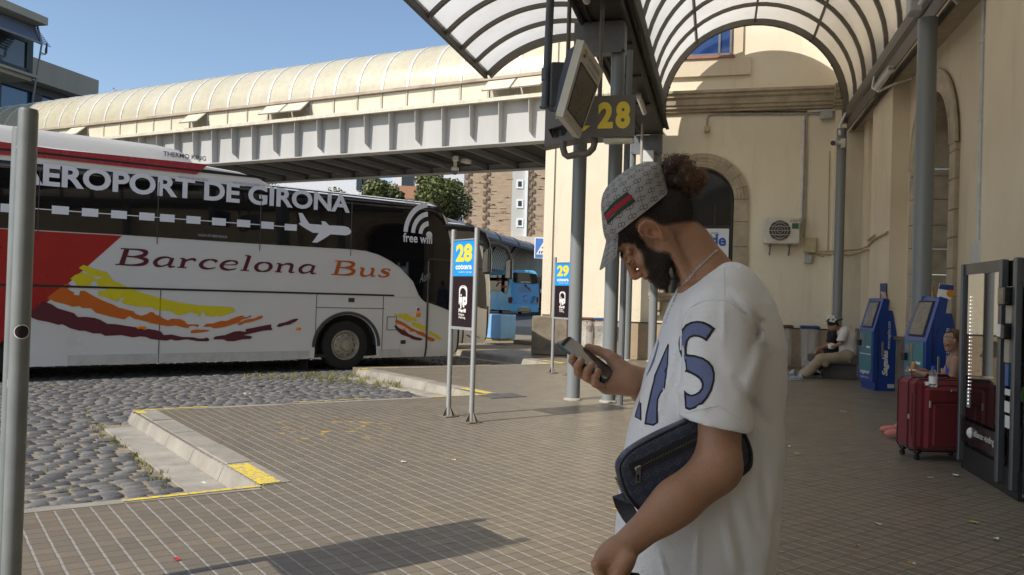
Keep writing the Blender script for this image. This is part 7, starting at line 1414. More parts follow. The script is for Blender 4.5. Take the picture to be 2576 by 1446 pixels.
# ---- head in its own frame (forward, up, across), pitched 60 degrees down and turned slightly to the viewer
HO = P7(1391, 859, YH); pch = radians(60); psi = radians(-10)
f0 = V3(-cos(pch), 0, -sin(pch)); u0 = V3(-sin(pch), 0, cos(pch)); y0_ = V3(0, 1, 0)
hf = f0*cos(psi)-y0_*sin(psi); hy = y0_*cos(psi)+f0*sin(psi); hu = u0; HR = np.stack([hf, hu, hy])
def HL(f, u, y=0): return HO+(hf*f+hu*u+hy*y)/1000
neckA, neckM, neckB = P7(1600, 770, YH+.005), P7(1765, 985, YH+.01), P7(1930, 1290, YH+.015)
def head_sdf(P):
    Q = ((P-HO.astype(np.float32))@HR.T.astype(np.float32))*1000; QA = Q.copy(); QA[:, 2] = np.abs(Q[:, 2]); S = np.float32
    e = lambda c, r: ell(Q, c, r)
    d = blend([e((-18, 46, 0), (92, 86, 73)), e((22, 42, 0), (50, 50, 55)), e((-60, -8, 0), (66, 62, 62))], 18)
    d = smin(d, e((42, -28, 0), (49, 58, 51)), 14)
    d = smin(d, rc(QA, (-2, -36, 50), (78, -84, 16), 14, 16), 14); d = smin(d, e((84, -88, 0), (20, 22, 23)), 12); d = smin(d, e((94, -99, 0), (11, 12, 15)), 12)
    d = smin(d, ell(QA, (62, -17, 38), (20, 17, 16)), 12); d = smin(d, rc(QA, (80, 19, 9), (66, 21, 44), 9.0, 8), 10)
    d = smin(d, e((82, -57, 0), (24, 22, 30)), 10)
    d = ssub(d, ell(QA, (96, 4, 32), (17, 11.5, 17)), 9)
    d = smin(d, rc(Q, (84, 15, 0), (110, -25, 0), 9, 11), 9); d = smin(d, e((112, -30, 0), (10.5, 10.5, 11.5)), 6); d = smin(d, ell(QA, (101, -36, 14), (11, 8.5, 7.5)), 5)
    d = smin(d, rc(Q, (112, -37, 0), (98, -45, 0), 4.5), 4); d = ssub(d, ell(QA, (105, -43, 9), (6, 4.5, 3.6)), 2.5)
    d = smin(d, ell(QA, (77, 3, 31), (13.5, 12, 13.5)), 2.5); d = smin(d, rc(QA, (91, 7, 17), (80, 8, 44), 4.2, 3.4), 4); d = smin(d, rc(QA, (90, -2, 18), (81, -3, 43), 2.4, 2), 3)
    d = smin(d, e((97, -55, 0), (9, 5.4, 21)), 4); d = smin(d, e((96, -66, 0), (9, 6, 18)), 4); d = ssub(d, ell(Q, (106, -60.3, 0), (8, 1.5, 19)), 2)
    # ears
    for sg in (-1, 1):
        qe = Q.copy(); qe[:, 2] = Q[:, 2]*sg*1.0
        path = [(8, 6), (14, 18), (10, 30), (-4, 36), (-18, 31), (-25, 16), (-24, 0), (-18, -14), (-10, -24)]
        ed = None; lift = [74, 78, 83, 87, 90, 90, 88, 84, 79]
        for k in range(len(path)-1):
            x = rc(qe, (*path[k], lift[k]), (*path[k+1], lift[k+1]), 3.4 if k else 2.8, 3.4); ed = x if ed is None else np.minimum(ed, x)
        ah = [(-2, 24), (-11, 18), (-14, 4), (-10, -8)]
        for k in range(3): ed = smin(ed, rc(qe, (*ah[k], 77), (*ah[k+1], 77), 2.6), 2)
        ed = smin(ed, ell(qe, (-8, -23, 75.5), (9.5, 10, 4.6)), 4); ed = smin(ed, ell(qe, (3, -4, 76.5), (4.5, 6, 4)), 3)
        bowl = ell(qe, (-6, 6, 75), (17, 27, 5)); ed = smin(ed, bowl, 3.5); ed = smin(ed, ell(qe, (-10, 8, 66), (13, 22, 14)), 5); ed = ssub(ed, ell(qe, (-3, 1, 82), (9, 12, 9)), 3); ed = ssub(ed, ell(qe, (-17, 10, 87), (3.5, 16, 5)), 2)
        d = smin(d, ed, 3)
    d = d/1000
    k = blend([rc(P, neckA, neckM, .050, .052), rc(P, neckM, neckB, .054, .075)], .02); d = smin(d, k, .018)
    d = smin(d, rc(P, HL(-25, -15, -58), P7(1760, 1290, YH-.03), .013, .012), .02)
    return d
lo, hi = np.minimum(HL(-10, 30)-.15, neckB-.09), np.maximum(HL(-10, 30)+.16, neckB+.09)
hv, hfc = snet(head_sdf, (lo[0], 1.80, lo[2]+.02), (hi[0], 2.06, hi[2]), .0024)
# ---- arms
elb = PB7(2035, 430, 1.715); wrN = PB7(1175, 1170, 1.63); shN = PO(1815, 810, 1.78)
midN = PB7(1640, 760, 1.675)
def armN(P):
    d = blend([rc(P, shN, elb, .056, .047), rc(P, elb, midN, .047, .043), rc(P, midN, wrN, .042, .030), rc(P, PB7(1990, 520, 1.71), PB7(1500, 900, 1.67), .036, .034)], .03)
    kn = [PB7(905, 1345, 1.585), PB7(925, 1395, 1.605), PB7(955, 1440, 1.628), PB7(990, 1478, 1.65)]; pal = PB7(1120, 1235, 1.625)
    for i, k_ in enumerate(kn): d = smin(d, rc(P, pal+(k_-pal)*.05, k_, .027, .0125), .014)
    d = smin(d, ell(P, PB7(1055, 1330, 1.62), (.040, .034, .040)), .02)
    for i, k_ in enumerate(kn):
        p1 = k_+V3(.012, .004, -.036); p2 = p1+V3(.024, .010, -.004); p3 = p2+V3(.008, .006, .016); r = (.0105, .0108, .0104, .0092)[i]
        fd = np.minimum(rc(P, k_, p1, r*1.1, r), np.minimum(rc(P, p1, p2, r, r*.95), rc(P, p2, p3, r*.95, r*.85))); d = smin(d, fd, .004)
    t0 = PB7(1190, 1290, 1.59); d = smin(d, rc(P, t0, PB7(1110, 1420, 1.575), .0165, .0135), .012); d = smin(d, rc(P, PB7(1110, 1420, 1.575), PB7(1040, 1500, 1.58), .013, .0105), .006)
    return d
L = [shN, elb, wrN, PB7(880, 1560, 1.56)]
av, af = snet(armN, (min(p[0] for p in L)-.09, 1.52, min(p[2] for p in L)-.09), (max(p[0] for p in L)+.10, 1.86, max(p[2] for p in L)+.0), .003)
def HZ(u, v, dy): return AT(*hzc(u, v), 2.0+dy)
elF = PO(1705, 1075, 2.14); shF = PO(1800, 805, 2.12)
FING = [([(470, 640, .015), (225, 450, -.010), (160, 385, -.028), (165, 320, -.031)], .0100), ([(540, 710, -.006), (268, 580, -.046), (252, 475, -.053), (305, 385, -.047)], .0110), ([(640, 780, -.020), (410, 660, -.055), (418, 550, -.061), (484, 455, -.055)], .0110), ([(710, 850, -.030), (540, 760, -.060), (548, 650, -.065), (584, 560, -.059)], .0096)]
def armF(P):
    wr = HZ(1175, 735, 0)
    d = blend([rc(P, shF, elF, .055, .046), rc(P, elF, wr, .044, .0315), rc(P, HZ(1330, 640, .01), HZ(1180, 640, .01), .022, .02)], .025)
    d = smin(d, rc(P, HZ(1080, 640, .0), HZ(880, 430, .022), .030, .0215), .018); d = smin(d, rc(P, HZ(1085, 790, -.018), HZ(740, 815, -.026), .025, .0195), .02)
    d = smin(d, rc(P, HZ(1050, 730, -.006), HZ(660, 760, -.010), .026, .016), .02)
    th = [(880, 400, .026, .0195), (735, 285, .036, .0140), (575, 215, .044, .0120), (425, 160, .046, .0100)]
    for a, b in zip(th[:-1], th[1:]): d = smin(d, rc(P, HZ(*a[:3]), HZ(*b[:3]), a[3], b[3]), .006)
    d = smin(d, ell(P, HZ(800, 330, .02), (.012, .012, .012)), .012)
    for pts, r in FING:
        q = [HZ(*p) for p in pts]; fd = smin(rc(P, q[0], q[1], r*1.25, r*1.04), smin(rc(P, q[1], q[2], r*1.03, r*.98), rc(P, q[2], q[3], r*.98, r*.9), .002), .003); d = smin(d, fd, .0035)
    return d
fv, ff = snet(armF, HZ(80, 900, -.09)-V3(.0, .0, .05), V3(*(HZ(1500, 60, .0)+V3(.03, .12, .0))), .0021)
uv_, uf_ = snet(lambda P: blend([rc(P, shF, elF, .055, .046), rc(P, elF, HZ(1380, 800, 0), .044, .035)], .02), np.minimum(elF, HZ(1300, 800, 0))-.06, np.maximum(shF, elF)+.06, .006)
# ---- torso and legs (hidden by clothes, still one figure)
hipL, hipR = PO(1745, 1500, 1.86), PO(1745, 1500, 2.04)
zf = .09; ftL, ftR = V3(hipL[0]+.03, 1.84, zf), V3(hipR[0]-.06, 2.06, zf)
def torso(P):
    d = blend([rc(P, neckB, PO(1790, 900, 1.95), .07, .11), rc(P, PO(1790, 900, 1.95), PO(1745, 1450, 1.95), .115, .13)], .04)
    for a, b in ((hipL, ftL), (hipR, ftR)): k = (a+b)/2+V3(-.02, 0, .02); d = blend([d, rc(P, a, k, .082, .052), rc(P, k, b, .052, .038)], .04)
    return d
tv, tf = snet(torso, (hipL[0]-.35, 1.70, .06), (hipL[0]+.35, 2.2, neckB[2]), .016)
# hair / beard / lip masks in the head frame
def polyin(x, y, pg):
    c = np.zeros(len(x), bool); n = len(pg); j = n-1
    for i in range(n):
        xi, yi = pg[i]; xj, yj = pg[j]; t = ((yi > y) != (yj > y)) & (x < (xj-xi)*(y-yi)/((yj-yi)+1e-12)+xi); c ^= t; j = i
    return c
def px7(V): 
    q = V-CAM; z = q@FW; return (((CX+F*(q@CR)/z)*1.5907-2000)*2.332, ((CY-F*(q@CU)/z)*1.5907-560)*2.332)
BEARD = [(1275, 890), (1330, 930), (1375, 985), (1445, 1030), (1530, 1040), (1590, 1060), (1610, 1130), (1640, 1230), (1680, 1300), (1690, 1420), (1640, 1490), (1560, 1500), (1490, 1440), (1465, 1385), (1440, 1350), (1425, 1335), (1395, 1318), (1345, 1316), (1325, 1285), (1375, 1262), (1365, 1215), (1340, 1165), (1330, 1100), (1300, 1020), (1262, 960)]
SCALP = [(980, 980), (1060, 985), (1140, 940), (1200, 935), (1262, 965), (1290, 905), (1330, 925), (1300, 850), (1262, 810), (1300, 730), (1380, 715), (1450, 760), (1500, 800), (1560, 790), (1650, 770), (1760, 755), (1850, 770), (1930, 850), (1900, 640), (1800, 400), (1400, 100), (900, 500), (950, 900)]
BROW = [(1095, 1065), (1130, 1042), (1150, 1060), (1130, 1090), (1150, 1130), (1188, 1150), (1165, 1158), (1120, 1128)]
def softmask(V, pg, w):
    x, y = px7(V); o = np.zeros(len(V))
    for dx, dy in ((0, 0), (w, 0), (-w, 0), (0, w), (0, -w), (w*.7, w*.7), (-w*.7, w*.7), (w*.7, -w*.7), (-w*.7, -w*.7)): o += polyin(x+dx, y+dy, pg)
    return o/9
def body_attr(V):
    Q = ((V-HO)@HR.T)*1000; hd = (Q[:, 1] > -140) & (Q[:, 0] > -140) & (Q[:, 0] < 140) & (np.abs(Q[:, 2]) < 95) & (Q[:, 1] < 150) & ((V[:, 2] > P7(1700, 1200, YH)[2]) | (V[:, 0] < P7(1690, 1300, YH)[0]))
    Vm = V.copy(); far = Q[:, 2] > 0; Qm = Q.copy(); Qm[:, 2] = -np.abs(Q[:, 2]); Vm = HO+(Qm/1000)@HR       # mirror the far half so that both sides match
    mid = np.abs(Q[:, 2]) < 14
    h = np.maximum(softmask(Vm, BEARD, 22), softmask(Vm, SCALP, 26)); h = np.maximum(h, softmask(Vm, BROW, 4)*(Q[:, 0] > 66))
    ear = (np.abs(Q[:, 2]) > 73) & (((Q[:, 0]+6)/25)**2+((Q[:, 1]-5)/36)**2 < 1); h = h*(~ear); h = h*hd*(1-((Q[:, 0] > 92) & (Q[:, 1] > -52))*1.0)
    lash = np.exp(-((Q[:, 1]-3.2)/1.5)**2)*(np.abs(np.abs(Q[:, 2])-31) < 13)*(Q[:, 0] > 76); h = np.maximum(h, lash*.95*hd)
    lip = (np.exp(-((Q[:, 1]+60)/6.5)**4)*(Q[:, 0] > 94)*(np.abs(Q[:, 2]) < 20))*hd; h = h*(1-lip)*np.where((Q[:, 0] > 20) & (Q[:, 1] < 5), .80, 1.0)
    rud = np.exp(-((Q[:, 0]-105)/16)**2-((Q[:, 1]+30)/14)**2)*hd+ear*.6*hd
    return {'hair': np.clip(h, 0, 1), 'lip': lip, 'ruddy': np.clip(rud, 0, 1)}
body, BV, BF = sd_mesh('body', [(hv, hfc), (av, af), (fv, ff), (uv_, uf_), (tv, tf)], SKIN, man, attr=body_attr)
def bvh_of(V, Fc): return BVHTree.FromPolygons([Vector(p) for p in V], [tuple(int(i) for i in f) for f in Fc])
headbvh = bvh_of(hv, hfc)
# short hairs on scalp, beard and brows
HAIRM = NT('dark_hair'); HAIRM.base(HAIRM.mix(HAIRM.noise(50, 2), (.012, .009, .007), (.045, .027, .017))); HAIRM.b.inputs['Roughness'].default_value = .45; HAIRM = HAIRM.m
at = body_attr(hv); hm = at['hair']; capn = (hv-P7(1280, 705, YH))@unit(V3(-.643, 0, .766)); cand = np.where((hm > .3) & (capn < -.006))[0]; rg = np.random.default_rng(5)
Vh = hv; nrm = np.zeros_like(Vh); t1 = Vh[hfc[:, 1]]-Vh[hfc[:, 0]]; t2 = Vh[hfc[:, 2]]-Vh[hfc[:, 0]]; fn_ = np.cross(t1, t2)
for k in range(4): np.add.at(nrm, hfc[:, k], fn_)
nrm /= np.linalg.norm(nrm, axis=1)[:, None]+1e-9
Qh = ((Vh-HO)@HR.T)*1000
def hair_tris(ids, n, lens, down, wid=.00045):
    mb = MB(); V = []; Fc = []
    for i in rg.choice(ids, n):
        p = Vh[i]+rg.normal(0, .0012, 3); nn = nrm[i]; L_ = rg.uniform(*lens)*(.5+.5*hm[i]); d = unit(nn*.65+down*.7+rg.normal(0, .42, 3)); s = unit(np.cross(d, rg.normal(size=3)))*wid; d2 = unit(d+rg.normal(0, .5, 3)+down*.3); o = len(V)
        V.extend([p-s, p+s, p+d*L_*.55+s*.7, p+d*L_*.55-s*.7, p+d*L_*.55+d2*L_*.45]); Fc.extend([(o, o+1, o+2, o+3), (o+3, o+2, o+4)])
    mb.add(V, Fc); return mb
bd_ids = cand[(Qh[cand, 0] > 20) & (Qh[cand, 1] < 5) & (Qh[cand, 1] > -130)]; sc_ids = cand[(Qh[cand, 1] > -70) & ~((Qh[cand, 0] > 20) & (Qh[cand, 1] < 5))]
chin_ids = bd_ids[(Qh[bd_ids, 1] < -60)]
dn = unit(-hu*.8+hf*.25)
mb = hair_tris(bd_ids, 3600, (.002, .006), dn); mb2 = hair_tris(chin_ids, 2600, (.004, .010), dn); mb.add(mb2.v, mb2.f); mb.build('beard', HAIRM, man)
mb = hair_tris(sc_ids, 9000, (.002, .006), unit(-hu*.8-hf*.5)); fr = sc_ids[(Qh[sc_ids, 0] > 25)]
if len(fr): mb2 = hair_tris(fr, 2600, (.008, .018), unit(-hu*.9-hf*.1)); mb.add(mb2.v, mb2.f)
mb.build('hair', HAIRM, man)
br_ids = np.where((hm > .3) & (Qh[:, 0] > 66) & (Qh[:, 1] > 8))[0]
if len(br_ids): mb = hair_tris(br_ids, 900, (.004, .009), unit(-hf*.3+hy*-.5)); mb.build('eyebrow', HAIRM, man)
# ---- cap
CPX = .2685e-3; cO = P7(1280, 705, YH); eb0 = V3(.766, 0, .643); en = V3(-.643, 0, .766); en = unit(en); psc = radians(-19); cb_ = eb0*cos(psc)+y0_*sin(psc); cy_ = y0_*cos(psc)-eb0*sin(psc)
RN = [(0, -365, 365, 296), (30, -360, 370, 297), (60, -350, 376, 296), (120, -318, 400, 290), (170, -286, 420, 281), (215, -256, 437, 270), (262, -226, 452, 252), (302, -197, 415, 228), (340, -158, 365, 194), (369, -121, 318, 155), (395, -60, 250, 102), (407, 10, 170, 55), (411, 75, 95, 6)]
NA = 64; V = []; UVs = []; lastn = 0; arc = 0
for i, (n_, bf_, bk_, hw) in enumerate(RN):
    if i: arc += hypot(n_-RN[i-1][0], (abs(bf_-RN[i-1][1])+abs(hw-RN[i-1][3]))/2)
    for k in range(NA+1):
        th = -pi+2*pi*k/NA; c_, s_ = cos(th), sin(th); b_ = (bf_+bk_)/2+(bk_-bf_)/2*(-c_); ww = hw*s_
        V.append(cO+cb_*(b_*CPX*1.015)+cy_*(ww*CPX)*1.09+en*((n_-10)*CPX)); UVs.append((th*.078, arc*CPX))
mb = MB(); mb.grid(V, len(RN), NA+1)
CAPM = NT('monogram_canvas'); uvn = CAPM.n('UVMap'); sx = CAPM.xyz(uvn.outputs[0]); CW_, CH_ = .0272, .0212
def celld(s, off): return CAPM.math('MULTIPLY', CAPM.math('SUBTRACT', CAPM.math('FRACT', CAPM.math('ADD', CAPM.math('DIVIDE', sx[0], CW_), off)), .5), CW_*1000), CAPM.math('MULTIPLY', CAPM.math('SUBTRACT', CAPM.math('FRACT', CAPM.math('DIVIDE', sx[1], CH_)), .5), CH_*1000)
def ring(m, x, y, cx, cy, r, t):
    d = m.math('SQRT', m.math('ADD', m.math('POWER', m.math('SUBTRACT', x, cx), 2), m.math('POWER', m.math('SUBTRACT', y, cy), 2))); return m.math('SUBTRACT', 1, m.ramp(m.math('ABSOLUTE', m.math('SUBTRACT', d, r)), t*.6, t*1.2)), d
def monogram(m, sx, base_a, base_b, ink, k=1.0):
    x = m.math('MULTIPLY', m.math('SUBTRACT', m.math('FRACT', m.math('DIVIDE', sx[0], CW_*k)), .5), CW_*1000); y = m.math('MULTIPLY', m.math('SUBTRACT', m.math('FRACT', m.math('DIVIDE', sx[1], CH_*k)), .5), CH_*1000)
    r1, d1 = ring(m, x, y, -3.7, -1.7, 4.3, .8); r2, d2 = ring(m, x, y, 3.7, 1.7, 4.3, .8); rings = m.math('MAXIMUM', r1, r2)
    near = m.math('MINIMUM', d1, d2); out = m.ramp(near, 5.3, 5.7)
    def dots(a, b): return m.math('MULTIPLY', m.math('MULTIPLY', m.ramp(m.math('ABSOLUTE', a), .55, .85, 1, 0), m.ramp(m.math('ABSOLUTE', m.math('SUBTRACT', m.math('FRACT', m.math('DIVIDE', b, 2.7)), .5)), .2, .28, 1, 0)), out)
    return m.mix(m.math('MAXIMUM', rings, m.math('MAXIMUM', dots(y, x), dots(x, y))), m.mix(m.noise(900, 2), base_a, base_b), ink)
CAPM.base(monogram(CAPM, sx, (.20, .19, .18), (.36, .345, .33), (.030, .030, .038))); CAPM.b.inputs['Roughness'].default_value = .85; CAPM.bump(CAPM.noise(1100, 2), .4, .001); CAPM = CAPM.m
cap = thing('cap', 'grey ring patterned baseball cap with green and red stripe on the man looking at his phone', 'cap', cO) if False else None
capo = mb.build('cap', CAPM, man, True, 180, uv=UVs); mb0 = mb
capbvh = BVHTree.FromPolygons([Vector(p) for p in mb0.v], mb0.f)
V = []; UVs = []; nr = 8; na = 31; psb = radians(-29); cb_ = eb0*cos(psb)+y0_*sin(psb); cy_ = y0_*cos(psb)-eb0*sin(psb)
for j in range(nr+1):
    for k in range(na):
        a = -1+2*k/(na-1); th = a*radians(66); r = j/nr; b_ = -365*cos(th); ww = 296*sin(th); Lb = 305*(1-.20*a*a-.22*a**4)
        V.append(cO+cb_*((b_*1.015-Lb*.80*r)*CPX)+cy_*((ww*(1.09-.02*r))*CPX)+en*((-2-Lb*.60*r-(34*a*a+10*a**4)*r**.8-8*a*a)*CPX)); UVs.append((a*.10, r*.085))
mb = MB(); mb.grid(V, nr+1, na); vb_ = [np.array(p)-en*.0028 for p in V]; n0 = len(V); mb.mi = 1; mb.grid(vb_, nr+1, na); mb.f[-nr*(na-1):] = [f[::-1] for f in mb.f[-nr*(na-1):]]; mb.mi = 0
bd_ = [j*na for j in range(nr+1)]+[nr*na+k for k in range(1, na)]+[(nr-j)*na+na-1 for j in range(1, nr+1)]
mb.add([], []); mb.f += [(a, b, b+n0, a+n0) for a, b in zip(bd_[:-1], bd_[1:])]; mb.m += [0]*(len(bd_)-1)
mb.build('cap_brim', [CAPM, mat('brim_underside', (.27, .26, .25), .85, var=.05, scale=30)], capo, True, 60, uv=UVs+UVs)
mb = MB()
for rr in (.35, .55, .75, .92): mb.tube([np.array(vb_[int(rr*nr)*na+k])-en*.0006 for k in range(na)], .0005, 4)
mb.build('brim_stitching', mat('stitch_dark', (.06, .06, .06), .8), capo)
def cam_decal(pts, bvh, off, step, name, m_, parent, Yback=.15, tofn=m7):
    v, f = tri2d(pts, step); out = []; good = []
    for p in v:
        d = ray(*tofn(p[0], p[1])); d = unit(d); h = bvh.ray_cast(Vector(CAM+d*.6), Vector(d)); good.append(h[0] is not None); out.append(np.array(h[0])-d*off if h[0] is not None else None)
    mb = MB(); idx = {}; V = []
    for i, q in enumerate(out):
        if q is not None: idx[i] = len(V); V.append(q)
    Fc = []
    for t in f:
        if all(i in idx for i in t):
            q = [idx[i] for i in t]
            if max(np.linalg.norm(V[q[a]]-V[q[(a+1) % 3]]) for a in range(3)) < .06: Fc.append(tuple(q[::-1]))
    mb.add(V, Fc); return mb.build(name, m_, parent, True, 180)
Sq = [(1185, 482), (1263, 568), (1140, 663), (1004, 790), (965, 682), (1060, 580)]
def lerp2(a, b, t): return (a[0]+(b[0]-a[0])*t, a[1]+(b[1]-a[1])*t)
top_ = [(965, 682), (1060, 575), (1185, 482)]; bot_ = [(1004, 790), (1130, 670), (1263, 568)]
sg = mat('stripe_green', (.008, .032, .022), .8, var=.15, scale=60); sr = mat('stripe_red', (.24, .008, .016), .8, var=.1, scale=60)
for t0, t1, m_, nm_ in ((0, .27, sg, 'green_stripe'), (.27, .72, sr, 'red_stripe'), (.72, 1, sg, 'green_stripe')):
    a = [lerp2(p, q, t0) for p, q in zip(top_, bot_)]; b_ = [lerp2(p, q, t1) for p, q in zip(top_, bot_)]; cam_decal(a+b_[::-1], capbvh, .0022, 12, nm_, m_, capo)
# ---- hair bun: a mass of curls
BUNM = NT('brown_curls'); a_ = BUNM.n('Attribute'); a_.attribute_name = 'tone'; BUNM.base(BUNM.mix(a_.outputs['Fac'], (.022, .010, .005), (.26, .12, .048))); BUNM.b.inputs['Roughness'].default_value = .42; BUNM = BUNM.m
rg = np.random.default_rng(11); mb = MB(); tone = []
bl_ = [((1520, 330), 60), ((1600, 250), 75), ((1640, 380), 85), ((1730, 290), 85), ((1790, 370), 80), ((1850, 350), 55), ((1710, 440), 70), ((1560, 430), 60), ((1800, 440), 50), ((1680, 215), 45)]
bc = [(P7(u, v, YH+dy), r*CPX) for (u, v), r in bl_ for dy in (-.022, .018)]
bnv, bnf = snet(lambda P: blend([ell(P, c, (r*.92, r*1.05, r*.92)) for c, r in bc], .012)+.004*wav(P, 190, 2), P7(1380, 560, 1.86)-.01, P7(1980, 120, 2.0)+V3(.01, .02, .01), .0042)
for (c, r) in bc:
    for k in range(46):
        d = rg.normal(size=3); d /= np.linalg.norm(d); p = c+d*r*rg.uniform(.75, 1.0); ax = unit(np.cross(d, rg.normal(size=3))+d*rg.uniform(-.1, .6)); e1 = d; e2 = unit(np.cross(ax, e1)); cr_ = rg.uniform(.0035, .0085); tn = rg.uniform(1.0, 2.3); nn = int(10*tn); pts = []
        for i in range(nn+1): a = 2*pi*tn*i/nn; pts.append(p+ax*(rg.uniform(.0028, .0032)*i/ (nn/ (tn*2)) )+e1*(cr_*(1-cos(a))*.9)+e2*cr_*sin(a))
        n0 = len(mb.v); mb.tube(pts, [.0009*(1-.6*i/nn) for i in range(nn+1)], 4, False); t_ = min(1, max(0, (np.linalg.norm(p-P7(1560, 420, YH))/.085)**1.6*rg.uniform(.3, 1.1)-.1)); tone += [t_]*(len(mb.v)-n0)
for k in range(150):                                        # flyaway hairs
    c, r = bc[rg.integers(len(bc))]; d = unit(rg.normal(size=3)+V3(.3, 0, .3)); p = c+d*r*.9; pts = [p]
    for i in range(7): d = unit(d+rg.normal(0, .35, 3)); pts.append(pts[-1]+d*.004)
    n0 = len(mb.v); mb.tube(pts, .00035, 3, False); tone += [rg.uniform(.3, .9)]*(len(mb.v)-n0)
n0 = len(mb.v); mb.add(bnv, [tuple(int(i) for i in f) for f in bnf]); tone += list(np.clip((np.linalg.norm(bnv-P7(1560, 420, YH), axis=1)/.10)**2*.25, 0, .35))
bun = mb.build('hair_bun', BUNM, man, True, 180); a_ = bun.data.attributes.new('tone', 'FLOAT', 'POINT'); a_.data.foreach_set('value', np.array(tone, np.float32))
# ---- jersey
LV = [(655, 1826, 1838, .012), (664, 1806, 1858, .050), (678, 1775, 1880, .085), (697, 1742, 1900, .115), (722, 1712, 1918, .140), (760, 1691, 1937, .163), (808, 1672, 1950, .178), (864, 1657, 1961, .185), (905, 1640, 1964, .187), (953, 1621, 1963, .188), (1001, 1607, 1959, .188), (1042, 1595, 1957, .188), (1081, 1584, 1957, .188), (1150, 1570, 1955, .189), (1226, 1561, 1951, .190), (1326, 1554, 1943, .190), (1420, 1549, 1934, .186), (1560, 1545, 1925, .182), (1640, 1545, 1925, .182)]
YT = 1.955; zl = []; xa = []; xb = []
for y, l, r, s in LV: p, q = PO(l, y, YT), PO(r, y, YT); zl.append((p[2]+q[2])/2); xa.append(p[0]); xb.append(q[0])
zl = np.array(zl[::-1]); xa = np.array(xa[::-1]); xb = np.array(xb[::-1]); sy = np.array([q[3] for q in LV][::-1])
HEMZ = .775
sh0, sh1, sl1 = PO(1838, 712, 1.875), PO(1806, 806, 1.785), PO(1800, 1060, 1.735)
hA, hB = PO(1722, 1058, 1.66), PO(1873, 1082, 1.735); hN = unit(np.cross(hB-hA, V3(0, 1, .0))); hN = hN if hN[2] < 0 else -hN
fs1 = PO(1740, 1010, 2.13)
def fold(P, a, b, r): return rc(P, a, b, r)
FOLDS = [((2090, 1500), (2085, 1880), 26, .003), ((2480, 1900), (2300, 2360), 70, .007), ((2330, 1980), (2420, 1700), 40, -.005), ((2450, 1680), (2500, 1960), 50, .006), ((2200, 2230), (2480, 2650), 45, -.006), ((2180, 3230), (2420, 3860), 60, .006), ((2120, 3300), (2300, 4000), 40, -.005), ((2060, 3370), (2200, 4010), 45, .005), ((2350, 2900), (2440, 3600), 55, .006), ((2420, 2850), (2500, 3500), 40, -.004), ((1480, 3850), (1560, 4110), 30, .004), ((1850, 3650), (1830, 4100), 25, .004), ((1590, 2270), (1900, 2500), 45, .006), ((1560, 2160), (1480, 2510), 40, .005), ((1520, 2200), (1440, 2500), 28, -.004), ((1700, 1900), (1640, 2300), 40, -.005), ((1800, 1500), (1720, 1700), 45, .004), ((1950, 1900), (2150, 2350), 60, -.003), ((2200, 1420), (2440, 1640), 60, .005), ((2180, 1500), (2360, 1720), 30, -.004)]
def shirt(P):
    z = P[:, 2]; l = np.interp(z, zl, xa); r = np.interp(z, zl, xb); s = np.interp(z, zl, sy); cx = (l+r)/2; ax = (r-l)/2
    q = np.sqrt(((P[:, 0]-cx)/ax)**2.3*(np.abs(P[:, 0]-cx) >= 0)+0) if False else np.sqrt(np.abs((P[:, 0]-cx)/ax)**2.25+np.abs((P[:, 1]-YT)/s)**2.25)
    d = (q-1)*np.minimum(ax, s); d = np.maximum(d, z-zl[-1])
    d = smin(d, rc(P, sh0, sh1, .052, .080), .035); sl = rc(P, sh1, sl1, .086, .082); sl = np.maximum(sl, (P-hA.astype(np.float32))@hN.astype(np.float32)); d = smin(d, sl, .022)
    d = smin(d, rc(P, PO(1838, 712, 2.03), PO(1806, 806, 2.11), .055, .07), .03); d = smin(d, np.maximum(rc(P, PO(1806, 806, 2.11), fs1, .072, .076), (P-fs1.astype(np.float32))@unit(fs1-PO(1806, 806, 2.11)).astype(np.float32)), .03)
    U_, W_ = px7(P); front = np.clip((YT-P[:, 1])/.04, 0, 1)
    for a, b, wd_, am in FOLDS:
        a = np.array(a, float); b = np.array(b, float); ab = b-a; h = np.clip(((U_-a[0])*ab[0]+(W_-a[1])*ab[1])/(ab@ab), 0, 1); rr_ = np.hypot(U_-a[0]-h*ab[0], W_-a[1]-h*ab[1]); d = d-1.5*am*front*np.exp(-(rr_/wd_)**2)*np.sin(np.clip(h*pi, .25, pi-.25))**.5
    low = np.clip((1.28-z)/.4, 0, 1); d = d+.0035*low*np.sin((P[:, 0]*.7+P[:, 1])*58+np.sin(z*9)*1.5)+.0022*wav(P, 36, 9)+.0012*wav(P, 85, 3)
    nk = rc(P, neckA, neckM, .050, .054); nk2 = rc(P, neckM, neckB, .058, .078); d = ssub(d, np.minimum(nk, nk2)-.002, .006)
    return np.maximum(d, HEMZ-z)
SHM = NT('white_waffle_jersey'); X = SHM.xyz(); n1 = SHM.noise(5, 3); SHM.base(SHM.mix(n1, (.70, .69, .68), (.78, .775, .77))); SHM.b.inputs['Roughness'].default_value = .9; SHM.b.inputs['Sheen Weight'].default_value = .15
wf = SHM.math('MULTIPLY', SHM.math('SINE', SHM.math('MULTIPLY', X[2], 1700)), SHM.math('SINE', SHM.math('MULTIPLY', SHM.math('ADD', X[0], SHM.math('MULTIPLY', X[1], .9)), 1400))); wf = SHM.math('ADD', wf, SHM.math('MULTIPLY', SHM.noise(26, 4), 5)); SHM.bump(wf, .45, .0016); SHM.b.inputs['Subsurface Weight'].default_value = .0; SHM = SHM.m
sv_, sf_ = snet(shirt, (PO(1535, 1500, YT)[0]-.02, 1.64, HEMZ-.02), (PO(1975, 900, YT)[0]+.02, 2.22, zl[-1]+.02), .0052)
jer, _, _ = sd_mesh('jersey', [(sv_, sf_)], SHM, man); shbvh = bvh_of(sv_, sf_)
